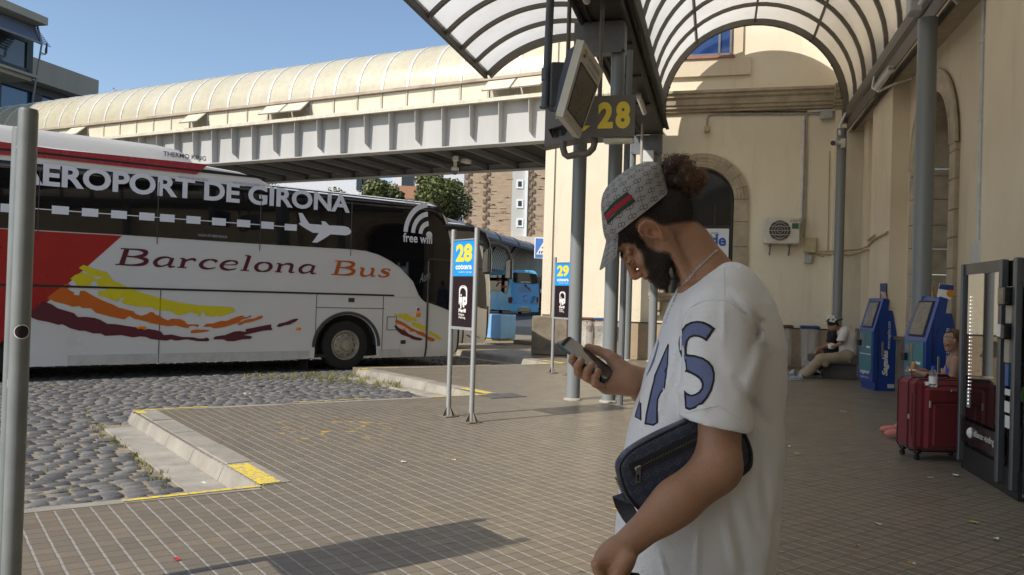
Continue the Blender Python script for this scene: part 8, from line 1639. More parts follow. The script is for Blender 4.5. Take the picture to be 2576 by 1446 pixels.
nl_ = [(1672, 1352), (1715, 1322), (1800, 1272), (1900, 1226), (1990, 1188), (2080, 1164), (2160, 1158), (2238, 1166)]
def onshirt(u, v, off=.0, bv=None):
    d = unit(ray(*m7(u, v))); h = (bv or shbvh).ray_cast(Vector(CAM+d*.6), Vector(d)); return np.array(h[0])-d*off if h[0] is not None else None
pts = [onshirt(u+4, v+22, .001) for u, v in nl_]; pts = [p for p in pts if p is not None]
mb = MB(); mb.tube(pts, .0052, 8); mb.build('collar', SHM, jer, True, 180)
seam = mat('seam_white', (.66, .655, .65), .9, var=.04)
def seamline(pp, r=.0013, fn=None):
    q = [onshirt(u, v, .0006) for u, v in pp]; q = [p for p in q if p is not None]; mb = MB(); mb.tube(q, r, 5); mb.build('seam', seam, jer)
seamline([(2092, 1180+k*14) for k in range(20)]); seamline([(1690, 1760), (1700, 1690), (1740, 1610), (1800, 1545), (1880, 1505), (1980, 1488), (2080, 1492), (2180, 1540), (2280, 1610), (2380, 1690), (2470, 1790)], .0016)
seamline([(1735+k*30, 2546-(k*30*.235 if k < 10 else 300*.235-(k-10)*19)) for k in range(18)], .0012)
# printed letters, navy with dark outline
NAVY = mat('print_navy', (.115, .135, .25), .8, var=.12, scale=40); PBLK = mat('print_black', (.012, .012, .016), .8)
def o3(pts): return [(u, v+1259.3) for u, v in pts]
S_out = o3([(2010, 500), (1960, 462), (1900, 435), (1840, 427), (1780, 437), (1730, 462), (1695, 505), (1672, 570), (1664, 640), (1672, 710), (1694, 770), (1728, 820), (1733, 880), (1722, 905), (1770, 918), (1820, 942), (1862, 975), (1882, 1015), (1878, 1055), (1852, 1088), (1815, 1110), (1780, 1118), (1745, 1100), (1715, 1072), (1716, 1110), (1726, 1245), (1765, 1262), (1820, 1245), (1890, 1205), (1940, 1145), (1980, 1070), (2003, 980), (2004, 915), (1988, 855), (1950, 805), (1890, 768), (1820, 748), (1742, 735), (1743, 680), (1752, 620), (1775, 588), (1810, 575), (1850, 578), (1890, 595), (1928, 620)])
S_in = o3([(1975, 505), (1930, 473), (1885, 452), (1838, 446), (1788, 455), (1745, 478), (1714, 515), (1692, 575), (1684, 640), (1690, 702), (1712, 760), (1738, 798), (1748, 880), (1800, 908), (1850, 935), (1888, 970), (1904, 1015), (1896, 1065), (1866, 1105), (1820, 1128), (1778, 1136), (1738, 1120), (1740, 1228), (1770, 1240), (1815, 1226), (1876, 1190), (1922, 1135), (1960, 1064), (1984, 978), (1985, 918), (1970, 864), (1936, 820), (1882, 786), (1816, 768), (1724, 752), (1722, 680), (1734, 612), (1762, 572), (1808, 556), (1855, 560), (1900, 578), (1922, 592)])
cam_decal(S_out, shbvh, .0012, 22, 'printed_letter', PBLK, jer); cam_decal(S_in, shbvh, .0020, 22, 'printed_letter', NAVY, jer)
b1 = o3([(1566, 638), (1576, 652), (1568, 830), (1545, 1010), (1538, 1060), (1500, 1110), (1478, 1160), (1472, 1250), (1474, 1380), (1430, 1408), (1346, 1393), (1360, 1290), (1395, 1120), (1440, 930), (1500, 790)]); b1i = o3([(1562, 672), (1556, 830), (1532, 1005), (1526, 1050), (1488, 1102), (1463, 1155), (1456, 1250), (1456, 1376), (1425, 1390), (1366, 1378), (1378, 1290), (1412, 1124), (1456, 938), (1512, 800)])
b2 = o3([(1480, 600), (1484, 640), (1462, 720), (1440, 800), (1405, 880), (1365, 950), (1368, 930), (1400, 850), (1440, 740)]); b3 = o3([(1306, 1140), (1318, 1200), (1320, 1360), (1255, 1325), (1262, 1290), (1290, 1200)]); b3i = o3([(1301, 1165), (1303, 1210), (1306, 1340), (1268, 1320), (1274, 1290), (1294, 1215)])
cam_decal(b1, shbvh, .0012, 22, 'printed_letter', PBLK, jer); cam_decal(b1i, shbvh, .0020, 22, 'printed_letter', NAVY, jer); cam_decal(b3, shbvh, .0012, 18, 'printed_letter', PBLK, jer); cam_decal(b3i, shbvh, .0020, 18, 'printed_letter', NAVY, jer); cam_decal(b2, shbvh, .0016, 18, 'printed_letter', NAVY, jer)
# ---- chain
allv = np.concatenate([hv, sv_]); allf = np.concatenate([hfc, sf_+len(hv)]); abvh = bvh_of(allv, allf)
cp = [(2096, 985), (2040, 1018), (1985, 1060), (1930, 1112), (1880, 1160), (1830, 1208), (1785, 1262), (1740, 1312), (1700, 1355), (1668, 1402), (1645, 1450), (1622, 1505), (1595, 1565), (1570, 1620), (1548, 1680), (1530, 1735)]
cpts = [onshirt(u, v, .0032, abvh) for u, v in cp]; cpts = [p for p in cpts if p is not None]
dense = []
for a, b in zip(cpts[:-1], cpts[1:]):
    for k in range(12): dense.append(a+(b-a)*k/12)
chain = thing('necklace', 'silver chain necklace round the neck of the man looking at his phone', 'necklace', cpts[4])
mb = MB(); acc = 0; last = dense[0]; i_ = 0
for q in dense[1:]:
    acc += np.linalg.norm(q-last)
    if acc > .0046:
        acc = 0; d = unit(q-last); vd_ = unit(q-CAM); s1 = unit(np.cross(d, vd_)); s2 = np.cross(d, s1); rot = .9 if i_ % 2 else -.5; n1_ = s1*cos(rot)+s2*sin(rot); big = 1.45 if i_ % 4 == 0 else 1
        mb.tube([q+d*.0034*big*cos(a)+n1_*.0023*sin(a) for a in np.linspace(0, 2*pi, 11)[:-1]], .00075, 5, closed=True); i_ += 1
    last = q
mb.build('chain_links', mat('silver', (.62, .62, .64), .22, 1.0, var=.05), chain, True, 180)
# ---- phone
def phone():
    TN, TF, BN, BF_ = HZ(-147, 35, -.006), HZ(172, 12, .056), HZ(672, 657, -.055), HZ(945, 612, .006)
    c = (TN+TF+BN+BF_)/4; ly = unit((BN-TN)+(BF_-TF)); lx = (TF-TN)+(BF_-BN); lx = unit(lx-ly*(lx@ly)); lz = np.cross(lx, ly); lz = lz if lz[2] > 0 else -lz
    Lh, Wh = (np.linalg.norm(BN-TN)+np.linalg.norm(BF_-TF))/4, (np.linalg.norm(TF-TN)+np.linalg.norm(BF_-BN))/4
    t = thing('phone', 'black and teal smartphone held in the man\'s hand', 'phone', c)
    def rr(hw, hl, r, z, n=6): return [c+lx*(sx_*(hw-r)+r*cos(a))+ly*(sy_*(hl-r)+r*sin(a))+lz*z for sx_, sy_, a0 in ((1, 1, 0), (-1, 1, pi/2), (-1, -1, pi), (1, -1, 1.5*pi)) for a in np.linspace(a0, a0+pi/2, n)]
    mb = MB(); V = rr(Wh-.002, Lh-.002, .007, -.0088)+rr(Wh, Lh, .009, -.0068)+rr(Wh, Lh, .009, -.0018)+rr(Wh-.001, Lh-.001, .008, -.0004); n = 24; mb.grid(V, 4, n, True); mb.add(V[:n], [tuple(range(n))]); mb.add(V[-n:], [tuple(range(n))[::-1]]); mb.build('shell', mat('phone_teal', (.016, .075, .11), .3, .3), t, True, 50)
    mb = MB(); mb.poly(rr(Wh-.0012, Lh-.0012, .008, .0002), .0004, lz); sg = NT('phone_screen'); sg.base((.010, .010, .011)); sg.b.inputs['Roughness'].default_value = .03; sg.b.inputs['Specular IOR Level'].default_value = 1.0; sg.b.inputs['IOR'].default_value = 1.9; mb.build('screen', sg.m, t)
    mb = MB(); mb.box(c+ly*Lh+lz*-.004, (.009, .001, .003), lx, ly, lz); mb.build('port', BLK, t)
phone()
nm = mat('fingernail', (.47, .29, .22), .28, var=.08, scale=90); mb = MB()
for pts, r in FING[1:]:
    q2, q3 = HZ(*pts[2]), HZ(*pts[3]); d = unit(q3-q2); v_ = unit(CAM-q3); o_ = unit(v_*.75+V3(-.7, 0, .1)); o_ = unit(o_-d*(o_@d)); s_ = np.cross(d, o_)
    c = q3+o_*r*.80-d*.001; V = []
    for i in range(7):
        for j in range(12): a = 2*pi*j/12; rr_ = i/6; V.append(c+d*.0062*rr_*cos(a)+s_*.0048*rr_*sin(a)+o_*(.0020*(1-rr_**2)))
    mb.grid(V, 7, 12, True)
mb.build('fingernail', nm, man, True, 180)
# ---- belt bag
BAGM = NT('dark_monogram_leather'); tc_ = BAGM.n('UVMap'); sx2 = BAGM.xyz(tc_.outputs[0]); BAGM.base(monogram(BAGM, sx2, (.018, .025, .045), (.030, .040, .070), (.070, .085, .12))); BAGM.b.inputs['Roughness'].default_value = .42; BAGM.b.inputs['Specular IOR Level'].default_value = .5; BAGM.bump(BAGM.noise(500, 3), .3, .001); BAGM = BAGM.m
LEA = mat('black_leather', (.012, .014, .020), .42, var=.2, scale=30, bump=.3, bscale=400)
bag = thing('belt_bag', 'navy monogram belt bag worn across the man\'s waist under his arm', 'bag', PB7(1700, 420, 1.75))
bc_ = PB7(1700, 385, 1.748); bx = unit(V3(.905, .10, .41)); bz = unit(V3(-.41, 0, .91)-bx*(V3(-.41, 0, .91)@bx)); by = np.cross(bz, bx)
def BG(x, y, z): return bc_+bx*x+by*y+bz*z
hw, hh_ = .152, .082; fro = [(-.150, -.020), (-.128, -.072), (-.105, -.084), (.10, -.080), (.148, -.050), (.152, .02), (.130, .072), (.06, .084), (-.08, .080), (-.135, .062), (-.150, .03)]
def smooth_loop(P_, n=6):
    P_ = [np.array(p) for p in P_]; o = []; N = len(P_)
    for i in range(N):
        p0, p1, p2, p3 = P_[i-1], P_[i], P_[(i+1) % N], P_[(i+2) % N]
        for k in range(n): u = k/n; o.append(.5*((2*p1)+(p2-p0)*u+(2*p0-5*p1+4*p2-p3)*u*u+(3*p1-p0-3*p2+p3)*u**3))
    return o
lp_ = smooth_loop(fro); V = []; UVs = []
fy = by if by@(CAM-bc_) > 0 else -by
for s, o in ((0, .026), (.35, .027), (.7, .0265), (.9, .0245), (.97, .0215), (1.0, .016), (1.005, .0), (.99, -.018), (.93, -.024), (0.0, -.025)):
    for p in lp_: q = bc_+bx*p[0]*s+bz*p[1]*s+fy*(o+.002*sin(p[0]*40)*s); V.append(q); UVs.append((p[0]*s, p[1]*s))
mb = MB(); mb.grid(V, 10, len(lp_), True); mb.build('bag_body', BAGM, bag, True, 60, uv=UVs)
mb = MB(); mb.tube([bc_+bx*p[0]*.985+bz*p[1]*.985+fy*.0235 for p in lp_], .0028, 6, closed=True); mb.build('piping', LEA, bag, True)
mb = MB(); zx0, zx1 = -.122, .13; mb.poly([bc_+bx*a+bz*b_+fy*.0285 for a, b_ in ((zx0, .022), (zx1, .030), (zx1, .058), (zx0, .050))], .002, fy); pk = mb.build('zip_pocket', LEA, bag)
mb = MB()
for k in range(64): a = zx0+.012+(zx1-zx0-.016)*k/64; mb.box(bc_+bx*a+bz*(.036+.008*(a-zx0)/(zx1-zx0)+(.0009 if k % 2 else -.0009))+fy*.0292, (.0016, .0022, .0032), bx, fy, bz)
mb.build('zip_teeth', mat('zip_metal', (.30, .29, .27), .3, .9, var=.1), pk)
mb = MB(); c = bc_+bx*(zx0+.018)+bz*.036+fy*.032; mb.bbox(c, (.016, .006, .008), .002, bx, fy, bz); d_ = unit(-bz*.9-bx*.42); sd_ = np.cross(fy, d_); 
for sg_ in (-1, 1): mb.box(c+d_*.017+sd_*sg_*.0042, (.030, .0026, .0026), d_, fy, sd_)
mb.box(c+d_*.008, (.012, .0024, .010), d_, fy, sd_); mb.box(c+d_*.031, (.0035, .0026, .011), d_, fy, sd_); mb.build('zip_puller', mat('zip_metal', (.30, .29, .27), .3, .9), pk, True)
mb = MB()
for k in range(16): a = -.9+1.8*k/15; p = np.array([-.151, -.002+.034*a]); mb.box(bc_+bx*(p[0]-.004)+bz*p[1]+fy*.004, (.004, .003, .0022), bx, fy, bz)
mb.build('zip_teeth', LEA, bag)
mb = MB(); st0, st1 = PB7(1140, 640, 1.775), PB7(1240, 900, 1.77); pth = [bc_-bx*.13-bz*.04-fy*.005, PB7(1120, 690, 1.78), PB7(1150, 790, 1.785), PB7(1215, 900, 1.78), PB7(1300, 1010, 1.76), PB7(1400, 1130, 1.755)]
def ribbon(pth, wv, nrm_, th_=.003):
    mb = MB(); V = []
    for p in pth: V += [p-wv-nrm_*th_, p+wv-nrm_*th_, p+wv+nrm_*th_, p-wv+nrm_*th_]
    mb.add(V, [(i*4+j, (i+1)*4+j, (i+1)*4+(j+1) % 4, i*4+(j+1) % 4) for i in range(len(pth)-1) for j in range(4)]+[(3, 2, 1, 0), tuple(len(V)-4+k for k in range(4))]); return mb
ribbon(pth, V3(.017, -.004, .008), fy).build('strap', LEA, bag, True, 40)
ribbon([bc_+bx*.13+bz*.03, PB7(2300, 330, 1.80), PB7(2430, 260, 1.86), PB7(2520, 230, 1.95), PB7(2440, 200, 2.06)], V3(0, .0, .016), fy).build('strap', LEA, bag, True, 40)
# ---- trousers, shoes, and the dark bag hanging from the lower hand
def trous(P):
    d = rc(P, PO(1742, 1420, 1.955), PO(1742, 1520, 1.955), .165, .165); d = np.maximum(d, P[:, 2]-.90)
    for a, b in ((hipL, ftL), (hipR, ftR)): k = (a+b)/2+V3(-.02, 0, .02); d = blend([d, rc(P, a, k, .105, .085), rc(P, k, b+V3(0, 0, .02), .085, .085)], .03)
    return np.maximum(d+.004*wav(P, 30, 4), .045-P[:, 2])
sd_mesh('trousers', [snet(trous, (hipL[0]-.33, 1.64, .03), (hipL[0]+.33, 2.27, .92), .011)], mat('black_trousers', (.016, .016, .018), .9, bump=.2), man)
mb = MB()
def shoe(P, ft): return np.maximum(blend([ell(P, ft+V3(-.05, 0, -.035), (.15, .052, .05)), rc(P, ft+V3(.02, 0, 0), ft+V3(.04, 0, -.04), .05, .05)], .02), -P[:, 2]+.001)
for ft in (ftL, ftR): sd_mesh('shoe', [snet(lambda P: shoe(P, ft), ft+V3(-.24, -.09, -.1), ft+V3(.15, .09, .06), .008)], mat('white_shoe', (.6, .6, .58), .6), man)
hbq = PB7(1010, 1560, 1.63); hb = thing('handbag', 'black bag gripped in the lowered hand at the bottom edge', 'bag', hbq-V3(0, 0, .2))
mb = MB(); mb.bbox(hbq+V3(.05, .01, -.17), (.24, .09, .22), .02); mb.build('bag_body', LEA, hb, True); mb = MB(); mb.tube([hbq+V3(-.04, .01, -.07), hbq+V3(-.03, .0, .0), hbq+V3(.0, .0, .028), hbq+V3(.06, .01, .02), hbq+V3(.13, .02, -.03), hbq+V3(.15, .02, -.08)], .009, 8); mb.build('handle', LEA, hb, True)
# ================================================================== THE WOMAN BEHIND THE SUITCASE
c4b = crop(3000, 1100, 2.332); YWm = 8.25
def Wm(u, v, dy=0.0): return AT(*c4b(u, v), YWm+dy)
SKW = skin_mat('woman_skin', (.34, .195, .125), lip=(.42, .03, .035))
wo = thing('person', 'woman with glasses in blue sleeveless top leaning on the red suitcase with a sandwich', 'person', Wm(1950, 1300)*V3(1, 1, 0))
def wbody(P):
    e = lambda u, v, dy, r: ell(P, Wm(u, v, dy), r)
    d = blend([e(1898, 590, 0, (.098, .074, .088)), e(1872, 640, 0, (.062, .060, .082))], .03)
    d = smin(d, rc(P, Wm(1826, 600, 0), Wm(1815, 634, 0), .010, .0135), .014); d = smin(d, ell(P, Wm(1846, 694, 0), (.028, .030, .026)), .02); d = smin(d, ell(P, Wm(1823, 661, 0), (.012, .022, .011)), .01)
    for sg in (-1, 1): d = ssub(d, ell(P, Wm(1836, 603, .034*sg), (.016, .017, .011)), .01); d = smin(d, ell(P, Wm(1846, 604, .031*sg), (.014, .013, .011)), .004); d = smin(d, ell(P, Wm(1848, 640, .038*sg), (.02, .02, .02)), .02); d = smin(d, ell(P, Wm(1915, 618, .078*sg), (.018, .008, .028)), .006)
    d = smin(d, rc(P, Wm(1905, 680, 0), Wm(1938, 790, .02), .046, .058), .025)
    d = smin(d, rc(P, Wm(1945, 840, .02), Wm(1985, 1130, .02), .12, .13), .06)
    for sg, pts in ((-1, [(1925, 800), (1890, 975), (1640, 930), (1560, 905)]), (1, [(1905, 800), (1800, 960), (1620, 900), (1530, 880)])):
        dd = [-.175, -.19, -.09, -.04] if sg < 0 else [.17, .17, .08, .03]; rr = [.052, .040, .027]; q = [Wm(u, v, y) for (u, v), y in zip(pts, dd)]
        d = smin(d, blend([rc(P, q[0], q[1], .055, .041), rc(P, q[1], q[2], .041, .027), rc(P, q[2], q[3], .026, .024)], .03), .02)
        h0 = q[3]
        for k in range(4): a = h0+V3(-.012, 0, .012-.014*k); b = a+V3(-.040, -.012*sg*.6, .004-.004*k); c = b+V3(-.022, -.020*sg*-.7, .010); d = smin(d, np.minimum(rc(P, a, b, .0095, .0088), rc(P, b, c, .0088, .0075)), .005)
        d = smin(d, rc(P, h0+V3(.01, 0, .02), h0+V3(-.035, -.01*sg, .045), .012, .009), .008)
    hp = [Wm(1990, 1180, -.08), Wm(1990, 1180, .12)]
    for k, h_ in enumerate(hp):
        kn = h_+V3(-.38, -.02, -.02); ft = G(2262, 1082, .09)+V3(.10 if k else .02, .28*k, 0); d = smin(d, blend([rc(P, h_, kn, .085, .062), rc(P, kn, ft, .058, .040)], .04), .05)
    return d
wl = np.array([Wm(1450, 1300)[0]-.1, YWm-.36, .05]); wh = np.array([Wm(2060, 1000)[0]+.15, YWm+.45, Wm(1880, 500)[2]+.03])
def w_attr(V):
    top = Wm(1898, 545); c0 = Wm(1898, 590); u = (V-c0); hair = ((u[:, 0] > -.035+np.clip(-(u[:, 2]-.03), 0, 1)*.9) & (u[:, 2] > -.02)) | (u[:, 2] > .060-.25*np.clip(-u[:, 0]-.05, 0, 1)); hair = hair & (V[:, 2] > Wm(1900, 640)[2]); bl = Wm(1836, 575)[2]; brow = np.exp(-((V[:, 2]-bl)/.004)**2)*(u[:, 0] < -.045)
    lz = Wm(1823, 661); lip = np.exp(-((V[:, 2]-lz[2])/.010)**4)*(V[:, 0] < lz[0]+.015)*(np.abs(V[:, 1]-lz[1]) < .026)*(V[:, 2] > Wm(1823, 676)[2])
    ez = Wm(1836, 604)[2]; lash = np.exp(-((V[:, 2]-ez)/.0035)**2)*(np.abs(np.abs(V[:, 1]-YWm)-.033) < .016)*(u[:, 0] < -.045)
    return {'hair': np.clip(hair*1.0+brow*.9+lash*.8, 0, 1)*(V[:, 2] > Wm(1900, 700)[2]), 'lip': lip}
sd_mesh('body', [snet(wbody, wl, wh, .0075)], SKW, wo, attr=w_attr)
sd_mesh('hair', [snet(lambda P: np.maximum(blend([ell(P, Wm(1905, 580), (.100, .080, .090)), ell(P, Wm(1985, 590), (.045, .045, .045))], .02)+.0015*wav(P, 150, 5), -((P[:, 0]-Wm(1872, 560)[0])+(P[:, 2]-Wm(1872, 535)[2])*.0+np.clip(Wm(1880, 560)[2]-P[:, 2], 0, 1)*.55)), Wm(1820, 700, -.12), Wm(2050, 490, .12), .006)], mat('brown_hair', (.085, .038, .018), .5, var=.4, scale=60), wo)
def wtop(P):
    d = blend([rc(P, Wm(1950, 850, .02), Wm(1985, 1130, .02), .128, .142), rc(P, Wm(1935, 800, -.10), Wm(1935, 800, .13), .062)], .05); d = ssub(d, rc(P, Wm(1880, 690, .0), Wm(1900, 850, .01), .07, .055), .02); return np.maximum(d+.003*wav(P, 60, 7), Wm(1950, 1180)[2]-.05-P[:, 2])
sd_mesh('top', [snet(wtop, wl+V3(.3, .05, .3), wh, .009)], mat('cobalt_cloth', (.035, .075, .42), .8, var=.12, scale=20), wo)
mb = MB(); 
for sg in (-1, 1):
    c = Wm(1822, 605, .032*sg); mb.tube([c+V3(.004*cos(a)**2, .024*cos(a), .017*sin(a)) for a in np.linspace(0, 2*pi, 17)[:-1]], .0018, 5, closed=True); mb.tube([c+V3(.0, .024*sg, .004), Wm(1928, 605, .078*sg)], .0016, 5)
mb.tube([Wm(1818, 605, -.01), Wm(1818, 605, .01)], .0016, 5); gl_ = mb.build('glasses', mat('thin_silver_frame', (.55, .56, .58), .3, .8), wo)
def pants(P):
    d = None
    for k in range(2):
        h_ = Wm(1990, 1180, -.08+.2*k); kn = h_+V3(-.38, -.02, -.02); ft = G(2262, 1082, .09)+V3(.10 if k else .02, .28*k, 0); x = blend([rc(P, h_, kn, .10, .078), rc(P, kn, ft+V3(0, 0, .08), .074, .058)], .04); d = x if d is None else smin(d, x, .04)
    return smin(d, rc(P, Wm(1990, 1160, -.05), Wm(1990, 1160, .1), .15), .06)
sd_mesh('trousers', [snet(pants, wl, wh-V3(0, 0, .4), .014)], mat('dark_trousers', (.02, .02, .028), .9), wo)
for k in range(2):
    ft = G(2262, 1082, .09)+V3(.10 if k else .02, .28*k, 0); sd_mesh('shoe', [snet(lambda P: np.maximum(blend([ell(P, ft+V3(-.07, -.02, -.035), (.135, .048, .05)), rc(P, ft+V3(.03, 0, .0), ft+V3(.03, 0, -.04), .045, .045)], .02), .002-P[:, 2]), ft+V3(-.24, -.09, -.1), ft+V3(.12, .09, .06), .008)], [mat('pink_shoe', (.60, .22, .17), .7, var=.15), SWHT], wo, regions=lambda c: (c[:, 2] < .022).astype(int))
sw_ = thing('sandwich', 'half eaten bread roll in a napkin in the hands of the woman', 'sandwich', Wm(1530, 850)); sd_mesh('bread', [snet(lambda P: rc(P, Wm(1528, 830), Wm(1522, 880), .026, .028)+.003*wav(P, 120, 3), Wm(1490, 930, -.05), Wm(1570, 790, .05), .005)], mat('bread_crust', (.46, .25, .09), .8, var=.35, scale=50), sw_); mb = MB(); mb.bbox(Wm(1518, 890, -.02), (.07, .06, .025), .01); mb.build('napkin', SWHT, sw_, True)
np_ = Wm(1570, 950, -.06); mb = MB(); V = []
for i in range(7):
    for j in range(5): V.append(G(2325+i*5, 962+j*2, .800)+V3(random.gauss(0, .004), random.gauss(0, .004), random.uniform(0, .018)))
mb.grid(V, 7, 5); tag(mb.build('napkin', SWHT, None, True), 'crumpled white napkin on top of the red suitcase', 'napkin')
mb = MB(); q = Wm(2000, 1200, .05); mb.bbox(V3(q[0]+.05, q[1]+.05, .21), (.45, .9, .42), .02); tag(mb.build('low_seat', BST, None, True), 'low stone seat under the woman behind the suitcase', 'seat')
# ================================================================== THE SEATED PAIR
cS = crop(3100, 1220, 3.806)
def SP(u, v, dy=0.0): return AT(*cS(u, v), 15.9+dy)
SKP = skin_mat('seated_skin', (.33, .175, .105)); hS = .013
def box_of(pts, pad=.16): P_ = np.array(pts); return P_.min(0)-pad, P_.max(0)+pad
pa = thing('person', 'seated young man in loose white tee, beige cargo trousers and black and white cap', 'person', SP(1000, 1150)*V3(1, 1, 0))
shA, elA, haA = SP(1020, 440, -.16), SP(1005, 590, -.22), SP(905, 625, -.14)
def bodyA(P):
    d = blend([ell(P, SP(900, 305), (.098, .078, .105)), ell(P, SP(868, 345), (.062, .06, .075))], .03); d = smin(d, ell(P, SP(838, 352), (.022, .014, .018)), .015); d = smin(d, rc(P, SP(925, 340), SP(1045, 370), .055, .07), .03); d = smin(d, ell(P, SP(922, 322, -.078), (.018, .01, .03)), .008)
    d = smin(d, rc(P, SP(1060, 430), SP(1110, 760), .12, .14), .05)
    for sg in (-1, 1): d = smin(d, blend([rc(P, SP(1040, 440, .17*sg), SP(1000, 580, .22*sg), .06, .045), rc(P, SP(1000, 580, .22*sg), SP(915, 625, .10*sg), .042, .03), ell(P, SP(895, 635, .07*sg), (.055, .03, .035))], .02), .03)
    for k in range(4): d = smin(d, rc(P, SP(885, 625, -.07+.015*k), SP(860, 650, -.06+.015*k), .011, .008), .005)
    return d
lo, hi = box_of([SP(840, 200), SP(1240, 860), SP(1000, 600, -.25), SP(1000, 600, .25)])
sd_mesh('body', [snet(bodyA, lo, hi, hS)], SKP, pa, attr=lambda V: {'hair': ((V[:, 0] > SP(915, 300)[0]) & (V[:, 2] > SP(960, 330)[2]) & (V[:, 0] < SP(985, 300)[0]))*.9})
def teeA(P):
    d = blend([rc(P, SP(1050, 410, -.02), SP(1100, 520), .135, .165), rc(P, SP(1100, 520), SP(1120, 720), .165, .175), rc(P, SP(1110, 700), SP(1130, 800), .165, .14)], .05)
    for sg in (-1, 1): d = smin(d, np.maximum(rc(P, SP(1050, 430, .15*sg), SP(1005, 545, .21*sg), .085, .085), SP(1000, 540)[2]-P[:, 2]), .04)
    d = ssub(d, rc(P, SP(960, 350), SP(1040, 375), .06, .075), .02); return d+.006*wav(P, 26, 2)+.004*wav(P, 60, 4)
sd_mesh('tee_shirt', [snet(teeA, lo-V3(0, .05, 0), hi+V3(.05, .05, 0), hS)], mat('white_tee', (.62, .60, .57), .9, var=.05), pa)
def trA(P):
    d = rc(P, SP(1100, 770, -.08), SP(1100, 770, .1), .15)
    for pts, rr in (([(1080, 790, -.10), (690, 830, -.12), (440, 1085, -.15)], (.115, .10, .095)), ([(1080, 790, .10), (700, 815, .10), (425, 1050, .12)], (.115, .10, .09))): q = [SP(*p) for p in pts]; d = smin(d, blend([rc(P, q[0], q[1], rr[0], rr[1]), rc(P, q[1], q[2], rr[1], rr[2])], .04), .05)
    d = smin(d, ell(P, SP(770, 870, -.19), (.10, .04, .10)), .02); return np.maximum(d+.009*wav(P, 32, 6)+.005*wav(P, 70, 8), .05-P[:, 2])
l2, h2 = box_of([SP(380, 1120), SP(1200, 700), SP(700, 800, -.2), SP(700, 800, .25)]); l2[2] = .02
sd_mesh('cargo_trousers', [snet(trA, l2, h2, hS)], mat('beige_cotton', (.34, .27, .18), .9, var=.15), pa)
def mkshoe(ft, m_, par, L_=.14): 
    ft = np.array(ft, float); ft[2] = 0
    sd_mesh('shoe', [snet(lambda P: np.maximum(blend([ell(P, ft+V3(-.03, 0, .04), (L_, .052, .055)), rc(P, ft+V3(.06, 0, .05), ft+V3(.06, 0, .10), .055, .05)], .03), .003-P[:, 2]), ft+V3(-.25, -.1, -.02), ft+V3(.2, .1, .2), .010)], [m_, SWHT], par, regions=lambda c: (c[:, 2] < .028).astype(int))
GRS = mat('grey_sneaker', (.30, .32, .35), .7, var=.5, scale=18)
mkshoe(G(2006, 957), GRS, pa, .16); mkshoe(G(1998, 948)+V3(-.05, .12, 0), GRS, pa, .16)
mb = MB(); c = SP(880, 275); mb.ball(c, (.108, .09, .085), 18, 10); V = []
for i in range(2): pass
cpA = mb.build('cap', mat('black_cap', (.015, .015, .016), .8), pa, True, 180); mb = MB(); mb.bbox(SP(978, 228), (.13, .13, .018), .008, unit(V3(.9, 0, .35)), V3(0, 1, 0), unit(V3(-.35, 0, .9))); mb.build('cap_brim', mat('black_cap', (.015, .015, .016), .8), cpA, True)
mb = MB(); mb.poly([SP(820, 250, -.105), SP(850, 205, -.10), SP(942, 210, -.10), SP(905, 268, -.105)], .004, V3(0, -1, 0)); wp_ = mb.build('cap_panel', SWHT, cpA); mb = MB(); c = SP(885, 222, -.110); mb.poly([c+V3(cos(pi/2+k*pi/5), 0, sin(pi/2+k*pi/5))*(.030 if k % 2 == 0 else .012) for k in range(10)], 0, V3(0, -1, 0)); mb.build('star', mat('black_cap', (.015, .015, .016), .8), wp_)
pb = thing('person', 'seated person in black tee with pink lettering and shorts holding a cigarette', 'person', SP(880, 1150, .45)*V3(1, 1, 0))
def SB(u, v, dy=0.0): return AT(*cS(u, v), 16.35+dy)
def bodyB(P):
    d = blend([ell(P, SB(865, 270), (.095, .078, .11)), ell(P, SB(845, 320), (.06, .06, .08))], .03); d = smin(d, rc(P, SB(880, 340), SB(905, 420), .055, .07), .03); d = smin(d, rc(P, SB(905, 470), SB(930, 700), .12, .13), .05)
    d = smin(d, blend([rc(P, SB(870, 470, -.17), SB(800, 620, -.2), .055, .043), rc(P, SB(800, 620, -.2), SB(690, 655, -.22), .042, .03), ell(P, SB(655, 680, -.22), (.045, .03, .06))], .02), .03)
    for k in range(4): d = smin(d, rc(P, SB(640, 690, -.24+.018*k), SB(632, 728, -.24+.018*k), .011, .009), .005)
    for dy in (-.12, .10): d = smin(d, blend([rc(P, SB(930, 720, dy), SB(650, 735, dy-.03), .085, .06), rc(P, SB(650, 735, dy-.03), SB(690, 1080, dy), .056, .042)], .03), .03)
    return d
l3, h3 = box_of([SB(640, 1100), SB(1000, 180), SB(800, 600, -.3), SB(800, 600, .2)]); l3[2] = .05
sd_mesh('body', [snet(bodyB, l3, h3, hS)], SKP, pb)
def teeB(P): return blend([rc(P, SB(905, 460), SB(935, 690), .15, .16), np.maximum(rc(P, SB(880, 460, -.14), SB(835, 560, -.19), .08, .08), SB(835, 560)[2]-P[:, 2]), np.maximum(rc(P, SB(880, 460, .14), SB(835, 560, .19), .08, .08), SB(835, 560)[2]-P[:, 2])], .04)+.004*wav(P, 40, 3)
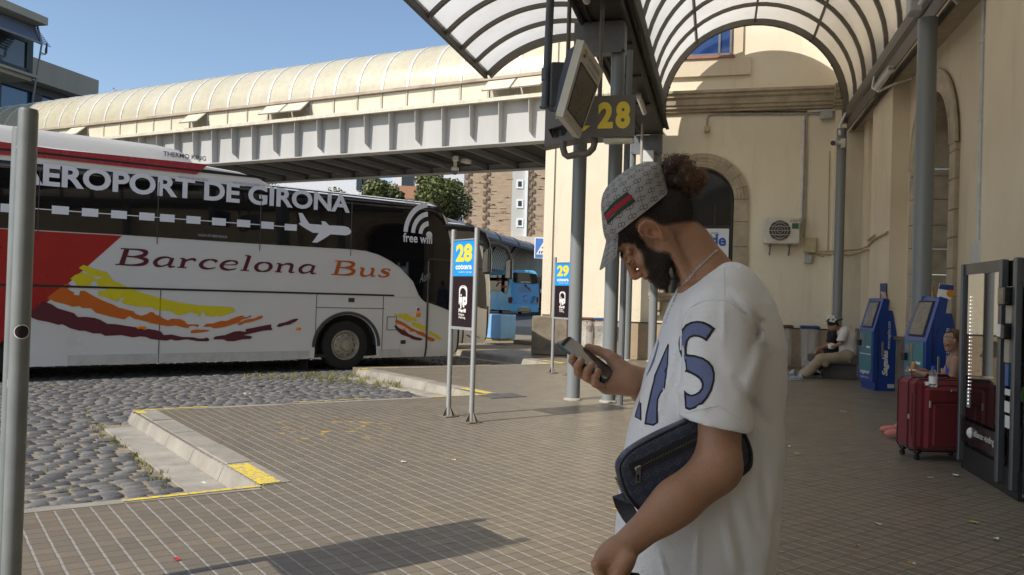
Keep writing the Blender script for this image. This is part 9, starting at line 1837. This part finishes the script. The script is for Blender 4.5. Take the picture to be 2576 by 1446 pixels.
sd_mesh('tee_shirt', [snet(lambda P: ssub(teeB(P), rc(P, SB(870, 350), SB(895, 400), .06, .07), .02), l3, h3, hS)], mat('black_tee', (.016, .016, .018), .9), pb)
sd_mesh('shorts', [snet(lambda P: blend([rc(P, SB(940, 715, -.06), SB(940, 715, .06), .14)]+[rc(P, SB(930, 720, dy), SB(770, 730, dy-.02), .105, .095) for dy in (-.12, .10)], .04)+.004*wav(P, 40, 5), l3, h3, hS)], mat('black_shorts', (.018, .018, .02), .9), pb)
mb = MB(); put_text(mb, 'UPMA', SB(878, 470, -.17), (1, 0, 0), EZ, .145, .045, .05); mb.build('shirt_lettering', mat('hot_pink', (.65, .06, .30), .6), pb)
mb = MB(); mb.ball(SB(868, 240), (.10, .088, .075), 18, 10); cpB = mb.build('cap', mat('black_cap', (.015, .015, .016), .8), pb, True, 180); mb = MB(); mb.poly([SB(805, 210, -.10), SB(825, 160, -.08), SB(905, 160, -.08), SB(912, 205, -.10)], .05, V3(0, -1, 0)); mb.build('cap_panel', SWHT, cpB)
mb = MB(); mb.bbox(SB(825, 240, -.02), (.11, .13, .02), .008, unit(V3(.9, 0, .3)), V3(0, 1, 0), unit(V3(-.3, 0, .9))); mb.build('cap_brim', mat('black_cap', (.015, .015, .016), .8), cpB, True)
mb = MB(); mb.ball(SB(865, 620, -.30), (.085, .03, .058), 16, 8); mb.ball(SB(862, 650, -.31), (.078, .03, .03), 14, 6); tag(mb.build('waist_pouch', SWHT, None, True, loc=SB(865, 620, -.30)), 'small white pouch on the lap of the person in black', 'pouch')
mb = MB(); mb.cyl(SB(618, 715, -.26), SB(588, 725, -.28), .006, 6); tag(mb.build('cigarette', SWHT, None, loc=SB(600, 720, -.26)), 'white cigarette in the hand of the person in the black tee', 'cigarette')
for dy in (-.12, .10):
    mb = MB(); mb.tube([SB(690, 1085, dy)+V3(0, 0, -.02), SB(680, 980, dy)], .055, 10); mb.build('sock', SWHT, pb, True); mkshoe(SB(680, 1100, dy)*V3(1, 1, 0)+V3(-.02, 0, 0), mat('black_sneaker', (.03, .03, .032), .6, var=.4), pb, .15)
